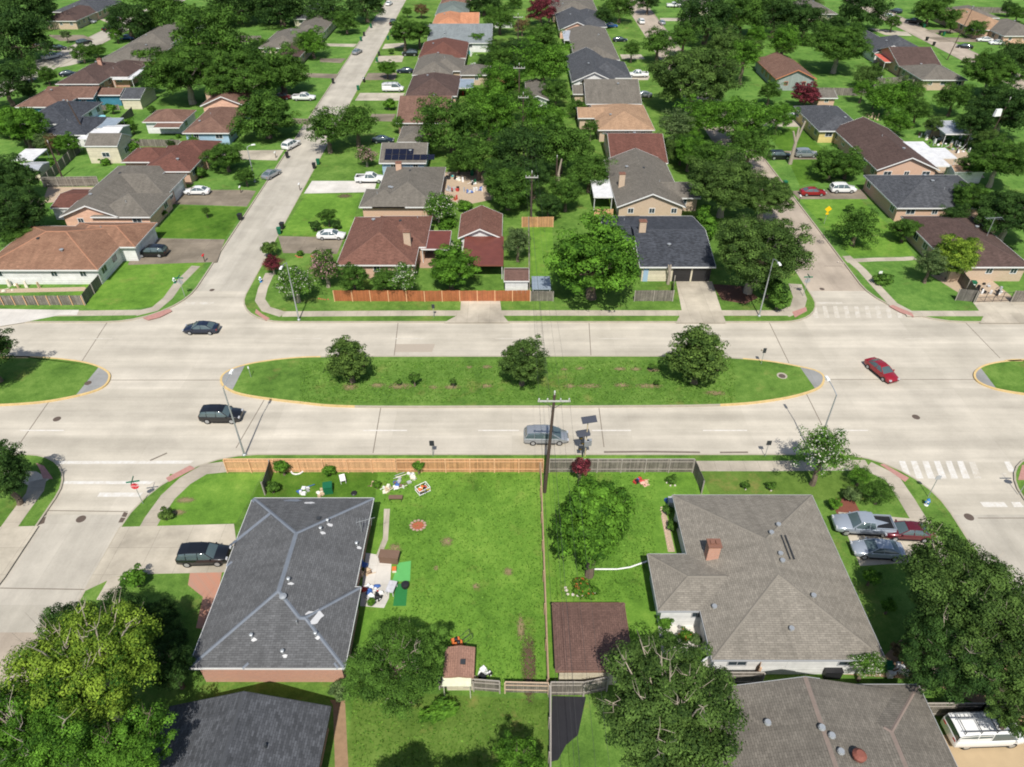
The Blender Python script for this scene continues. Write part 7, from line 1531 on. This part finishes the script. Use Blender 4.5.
# ================================================================ roof aerial, gutters and yard belongings
def at(u, v, z=ZL): return G(u, v, z)
c = G(985, 240, 2.9); r = empty('tv_aerial', c); tag(r, 'tall television aerial beside the tan chimney at the right edge', 'aerial'); MB().tube((0, 0, -1), (0, 0, 3.6), .04).build('mast', metal_grey, r); mb = MB().tube((-1.3, 0, 3.5), (1.2, .2, 3.6), .025)
for k in range(7): mb.tube((-1.2+k*.38, -.5, 3.52), (-1.2+k*.38, .5, 3.52), .015, n=4)
mb.build('elements', metal_grey, r)
c1 = G(742, 656, 2.6); a = G(711, 655, 2.5); b = G(693, 668, .6); tag(MB().tube(a, b, .07, n=8).build('downspout', white_plastic), 'white downpipe running from the tan roof corner into the oak', 'downpipe')
# white low rail from the flower ring to the tan roof
pts = [(594, 570), (617, 570), (630, 568), (647, 562)]; P = [at(*p) for p in pts]; mb = MB()
for p, q in zip(P[:-1], P[1:]): mb.tube((p[0], p[1], .25), (q[0], q[1], .25), .07, n=6)
tag(mb.build('drain_pipe', white_plastic), 'white drain pipe lying from the flower ring to the tan roofed wing', 'pipe')
def box_thing(name, label, cat, u, v, w_, l, h, m, rz=0.0, top=1.0, lid=None, z=ZL, legs=False):
    c = at(u, v, z); r = empty(name, c, rz); tag(r, label, cat)
    if legs:
        for sx in (-1, 1):
            for sy in (-1, 1): MB().tube((sx*w_*.42, sy*l*.42, 0), (sx*w_*.42, sy*l*.42, h), .03, n=6).build('leg', lid or m, r)
        MB().box((0, 0, h), (w_, l, .06)).build('top', m, r)
    else:
        MB().box((0, 0, 0), (w_, l, h), 0, 0, top).build('body', m, r)
        MB().box((0, 0, h+.002), (w_*top*1.06, l*top*1.06, .07)).build('lid', lid or m, r)
    return r
def chair(u, v, m, rz, label):
    c = at(u, v); r = empty('garden_chair', c, rz); tag(r, label, 'chair')
    for sx in (-.22, .22):
        for sy in (-.2, .2): MB().tube((sx, sy, 0), (sx, sy, .42), .02, n=5).build('leg', m, r)
    MB().box((0, 0, .42), (.5, .48, .05)).build('seat', m, r); MB().box((0, .24, .47), (.5, .05, .5), 0, R(-8)).build('backrest', m, r)
def heap(u, v, rad, n, cols, label, seed, hmax=.45, name='junk_heap', cat='junk pile'):
    rg = random.Random(seed); c = at(u, v); r = empty(name, c); tag(r, label, cat)
    for k in range(n):
        a, d = rg.uniform(0, 6.28), rad*math.sqrt(rg.random()); x, y = d*math.cos(a), d*math.sin(a)*.8; s = rg.uniform(.2, .5); m = rg.choice(cols); t = rg.random()
        mb = MB()
        if t < .45: mb.box((x, y, 0), (s, s*rg.uniform(.4, 1), rg.uniform(.1, hmax)), rg.uniform(0, 3), 0, rg.uniform(.6, 1)); nm = 'crate'
        elif t < .75: mb.blob((x, y, .15), (s*.7, s*.5, rg.uniform(.14, .28)), 8, 5, rg, .18); nm = 'sack'
        else: mb.tube((x-s, y-s*.3, .1), (x+s, y+s*.4, rg.uniform(.1, hmax)), .035, n=5); nm = 'pipe'
        mb.build(nm, m, r)
    return r
clr = dict(w=white_plastic, k=black_plastic, g=trim_grey, r=plain('junk_red', (.45, .05, .04), .6), b=plain('junk_blue', (.05, .12, .35), .6), t=plain('junk_tan', (.5, .38, .25), .8), n=plain('junk_brown', (.16, .1, .07), .8), gr=green_plastic, o=plain('junk_orange', (.6, .16, .04), .6), c=plain('junk_cream', (.68, .63, .52), .8), tl=plain('junk_teal', (.03, .35, .35), .5), y=plain('junk_yellow', (.65, .5, .05), .6))
C_l = lambda s: [clr[q] for q in s.split()]
box_thing('storage_bin', 'green storage bin with a domed lid in the left yard above the slate roof', 'storage bin', 328.5, 491, .95, .95, .8, green_plastic, .2, .9)
box_thing('side_table', 'white board table tilted on the grass right of the green storage bin', 'table', 343, 481, .55, .95, .45, white_plastic, .35, legs=True)
box_thing('old_bench', 'old bench with black and brown cushions below the junk piles', 'bench', 396, 500, 1.35, .5, .4, clr['n'], 0, legs=True, lid=clr['k'])
o = MB().blob(at(354, 493, ZL+.08), (.32, .36, .12), 10, 4).build('rubber_tub', black_plastic); tag(o, 'round black tub on the grass left of the slate roof corner', 'tub')
o = MB(); cc = at(297.5, 470, ZL+.08); pr = None
for k in range(25): q = (cc[0]+.62*math.cos(k*math.pi/12), cc[1]+.62*math.sin(k*math.pi/12), cc[2]+.02*(k % 2)); o = o.tube(pr, q, .08, n=6, cap=False) if pr else o; pr = q
tag(o.build('hose_ring', white_plastic), 'white ring of coiled hose beside the cedar fence', 'hose')
heap(406, 479, 1.0, 16, C_l('w c w c g'), 'pile of white and cream rubbish by the cedar fence', 1); heap(397, 487, .7, 12, C_l('w n c b'), 'mixed pile of white and brown rubbish next to the cream one', 2); heap(387, 491, .6, 10, C_l('c t w k'), 'small striped heap of bags left of the mixed pile', 3)
heap(374, 486, .4, 7, C_l('c t n'), 'small brown heap at the weed clump', 4); heap(305, 490, .7, 9, C_l('w g b'), 'white and grey clutter at the top edge of the slate roof', 5); heap(319, 494, .6, 6, C_l('c t w'), 'tan and white clutter below the green storage bin', 6)
c = at(423, 491); r = empty('metal_cart', c, R(35)); tag(r, 'white tube frame cart full of clutter on the lawn', 'cart'); mb = MB()
for z in (.12, .6):
    for p, q in (((-.6, -.45), (.6, -.45)), ((.6, -.45), (.6, .45)), ((.6, .45), (-.6, .45)), ((-.6, .45), (-.6, -.45))): mb.tube((*p, z), (*q, z), .035, n=6)
for x in (-.6, 0, .6):
    for y in (-.45, .45): mb.tube((x, y, .0), (x, y, .6), .03, n=6)
mb.build('frame', white_plastic, r); mb = MB().box((0, 0, .13), (1.1, .8, .03)); mb.build('deck', dark_metal, r)
heap(423.5, 491, .42, 14, C_l('k r w o y k'), 'red, black and yellow odds and ends inside the white tube cart', 8, .55, 'cart_load', 'junk').location.z += .17
o = spot(418, 526, 9, 4, plain('red_ash', (.33, .1, .05), .95, var=.4, scale=6)); o = MB()
for k in range(12): a = k*math.pi/6; cc = at(418, 525.5); o.blob((cc[0]+.68*math.cos(a), cc[1]+.6*math.sin(a), ZL+.04), (.17, .13, .1), 6, 4)
tag(o.build('fire_ring', plain('ring_stone', (.36, .24, .2), .9, var=.3)), 'reddish stone fire ring in the middle of the bright yard', 'fire ring')
box_thing('chest_freezer', 'long brown box with sagging top at the patio edge', 'chest', 390, 560, 1.7, .85, .8, clr['n'], R(-6)); box_thing('small_table', 'grey stool with blue cover beside the brown chest', 'stool', 381, 559, .4, .4, .5, clr['g'], 0, legs=True)
o = MB().prism([q[:2] for q in PG([(398, 563), (411, 561), (410, 581), (392, 582)])], ZL, ZL+.03).build('green_mat', plain('mat_green', (.10, .36, .10), .8, var=.1)); tag(o, 'pale green mat lying on the lawn beside the patio', 'mat')
o = MB().prism([q[:2] for q in PG([(396, 584), (408, 583), (406, 606), (393, 606)])], ZL, ZL+.015).build('green_mat', plain('mat_dark', (.02, .16, .04), .8, var=.1)); tag(o, 'dark green mat lying below the pale green one', 'mat')
box_thing('garden_table', 'white folding table with a dark pattern beside the patio', 'table', 392, 591, .7, 1.2, .6, plain('table_pattern', (.45, .45, .47), .6, var=.6, scale=3), R(-12), legs=True, lid=white_plastic); o = MB().lathe(at(405.5, 587), [(.28, .0), (.36, .25), (.34, .45), (.1, .5)], 14).build('kettle_grill', black_plastic); tag(o, 'black round kettle grill on the green mat', 'grill')
heap(371, 592, .8, 14, C_l('w b g r w'), 'pile of white, blue and pink belongings at the south end of the patio', 11); heap(378, 598, .6, 9, C_l('w k g'), 'white boxes and bent frame below the patio pile', 12); heap(367, 574, .5, 7, C_l('t n t'), 'brown sacks against the slate roofed wall', 13)
chair(365, 568, clr['b'], 1.2, 'blue chair in the shade of the slate roofed wall'); box_thing('cardboard_box', 'small open box with orange contents beside the brown chest', 'box', 394.5, 571, .35, .4, .3, clr['c'], .1, 1, clr['o'])
# mower and wheelbarrow clutter beside the little shed
def mower(u, v, rz, label):
    c = at(u, v); r = empty('lawn_mower', c, rz); tag(r, label, 'lawn mower'); MB().box((0, 0, .12), (.75, .5, .22), 0, 0, .85).build('deck', clr['o'], r); MB().lathe((0.02, 0, .34), [(.15, 0), (.15, .16), (.08, .2)], 10).build('engine', black_plastic, r)
    mb = MB().tube((.3, -.2, .2), (1.15, -.2, .95), .02, n=5).tube((.3, .2, .2), (1.15, .2, .95), .02, n=5).tube((1.15, -.2, .95), (1.15, .2, .95), .025, n=5); mb.build('handle', dark_metal, r)
    for sx in (-.3, .3):
        for sy in (-.28, .28): MB().tube((sx, sy-.03, .11), (sx, sy+.03, .11), .11, n=10).build('wheel', tyre_m, r)
mower(456, 642, R(18), 'orange push mower on the lawn above the small shed'); mower(458.5-.0, 645, R(12), 'second orange mower close behind the first above the small shed')
heap(482, 676, .7, 12, C_l('k g w k y'), 'dark tools and parts piled right of the small shed', 15); heap(475, 682, .4, 7, C_l('w y t'), 'white and yellow oddments between the shed and the back fence', 16)
heap(640, 482, .5, 8, C_l('k b r k'), 'dark barbecue clutter by the grey fence corner', 17); heap(645, 483, .45, 6, [clr['t'], plain('pink_slab', (.6, .36, .28), .8)], 'pinkish stepping slabs beside the dark clutter', 18, .1); box_thing('air_unit', 'grey air conditioner unit at the left wall of the tan roofed house', 'air conditioner', 672, 505, .8, .8, .7, clr['g'])
heap(668, 500, .4, 6, C_l('w g b'), 'white bags beside the air conditioner', 19)
box_thing('air_unit', 'dark covered unit below the white wall beside the flecked bushy tree', 'air conditioner', 829, 672, 1.3, 1.2, .9, clr['k']); heap(897, 670, .8, 10, C_l('w c n w'), 'white rubbish on the side yard right of the flecked bushy tree', 20); box_thing('planter_box', 'small red flower pot on the white courtyard slab', 'pot', 692, 619, .45, .4, .4, clr['r'], 0, .9)
box_thing('white_bucket', 'white bucket at the foot of the side yard rubbish', 'bucket', 889, 676, .4, .4, .45, clr['w'], 0, .8); box_thing('wheeled_bin', 'green lidded bin beside the white bucket', 'rubbish bin', 886, 670, .5, .5, .9, green_plastic)
# stone edging: counted stones as one edging thing each
def edging(pts, label, m, s=.16, name='stone_edging', closed=False):
    mb = MB(); rg = random.Random(int(pts[0][0])); P = [np.array(at(*p)) for p in pts]
    for a, b in zip(P[:-1], P[1:]):
        n = max(1, int(np.linalg.norm(b-a)/.3))
        for i in range(n): c = a+(b-a)*i/n; mb.blob((c[0]+rg.uniform(-.04, .04), c[1]+rg.uniform(-.04, .04), ZL+.04), (s*rg.uniform(.7, 1.1), s*rg.uniform(.6, 1), .11), 6, 4, rg, .1)
    tag(mb.build(name, m), label, 'edging')
st_m = plain('edging_stone', (.55, .5, .44), .9, var=.2); edging([(565, 588), (568, 594), (578, 596), (590, 595), (599, 591)], 'pale stones round the flower ring of the egg shaped tree', st_m)
edging([(661, 508), (664, 525), (668, 545), (672, 552)], 'pinkish stones along the narrow bed left of the tan roof', plain('pink_stone', (.5, .35, .28), .9, var=.25), .13); edging([(667, 483), (670, 486), (675, 486), (678, 483)], 'stones before the low green bush near the grey fence', st_m, .12)
edging([(743, 487), (746, 490), (750, 488)], 'stones round the left bush on the dry strip', st_m, .1); edging([(768, 488), (771, 491), (775, 489)], 'stones round the right bush on the dry strip', st_m, .1)
rr_ = plain('red_brick_ring', (.42, .13, .07), .9, var=.2)
for i, (u, nm) in enumerate(((300, 'left'), (315, 'middle'), (328, 'right'))): edging([(u-4, 256), (u-2, 257.5), (u+2, 257.5), (u+4, 256)], 'red brick ring round the %s clipped bush' % nm, rr_, .16)
edging([(319, 299), (325, 300), (331, 299)], 'brick ring at the foot of the pale pink myrtle', rr_, .14); edging([(838, 262), (845, 264)], 'stone at the corner walk', st_m, .1)
# cluttered gravel yard of the centre block and the junk yard at the right
for k, (u, v, rd, n, cs, l) in enumerate(((451, 178, 1.1, 14, 'k tl g k', 'dark covered things at the top of the gravel yard'), (453, 190, 1.2, 16, 'k g r k', 'black motor parts in the middle of the gravel yard'), (469, 192, .9, 10, 'b g w', 'blue grey boxes at the right of the gravel yard'), (462, 180, 1.0, 12, 'w c w', 'white plastic chairs and pots in the gravel yard'),
        (473, 184, .8, 10, 'w k gr', 'white and black clutter by the yard tree'), (480, 190, .8, 9, 'w b w', 'white items under the round dense tree'), (456, 200, .35, 4, 'r r', 'small red toy on the gravel'))): heap(u, v, rd, n, C_l(cs), l, 30+k, .9)
for k, (u, v, rd, n, cs, l) in enumerate(((933, 138, 3.0, 34, 'w c t g w n', 'tall heap of white sheets and timber in the right junk yard'), (945, 145, 3.0, 30, 'w g k t', 'scattered grey junk below the white heap'), (958, 150, 2.6, 26, 'n k g w', 'dark junk under the dark oak'), (965, 140, 2.2, 20, 'g w k', 'junk below the rusty open shed'),
        (922, 78, 2.4, 22, 'w b g w', 'white and blue belongings left of the grey roof'), (874, 78, 2.0, 18, 'w g b', 'white belongings in the yard by the bright tree'), (898, 72, 2.2, 18, 'w t c', 'light clutter before the red patio cover'), (871, 119, 2.2, 16, 'k n t', 'dark yard clutter right of the slate blue roof'),
        (92, 124, 1.8, 16, 'w b g', 'white and blue things under the tin cover'), (470, 55, 2.0, 14, 'w tl w', 'white and teal clutter behind the wine red roof'), (476, 66, 1.8, 12, 'w g', 'grey clutter beyond the long rear wing'), (465, 95, 1.2, 10, 'r n k', 'clutter under the pale tin cover'),
        (84, 98, 1.4, 12, 'r y n', 'red and yellow things on the patio by the teal wall'), (28, 165, 1.5, 9, 'n g t', 'clutter beside the metal shed'), (985, 290, 2.2, 16, 'k g w', 'dark clutter behind the back gate'), (22, 288, 2.6, 16, 't c g', 'light clutter along the white walled house'))): heap(u, v, rd, n, C_l(cs), l, 50+k, 1.1)
# leaning white panels in the junk yard
for k, (u, v, rz, m, l) in enumerate(((930, 136, .5, 'w', 'large white panel leaning in the right junk yard'), (936, 137, .2, 't', 'orange tan panel leaning beside the white one'), (941, 136, -.2, 'w', 'narrow white panel leaning in the right junk yard'))):
    o = MB().box((0, 0, 0), (2.2-.5*k, .08, 2.4), 0, R(-30)).build('leaning_panel', clr[m]); o.location = at(u, v); o.rotation_euler = (0, 0, rz); tag(o, l, 'panel')
# tarpaulin-blue pool and bench at the tin cover
o = MB().lathe(at(100, 119), [(1.3, 0), (1.35, .5), (1.2, .52)], 20).build('paddling_pool', plain('pool_blue', (.25, .55, .65), .5)); tag(o, 'pale blue round tub behind the tin patio cover', 'tub')
o = MB().lathe(at(483, 72), [(1.0, 0), (1.05, .5), (.9, .52)], 20).build('paddling_pool', plain('pool_deep', (.02, .1, .4), .5)); tag(o, 'dark blue tub on the lawn beyond the long rear wing', 'tub')
cc = G(996.5, 116, 8); o = MB().box(cc, (1.4, .5, 1.3), .2, 0, .8).build('lamp_box', white_plastic); tag(o, 'white box mounted high on the leaning junk yard pole', 'box')
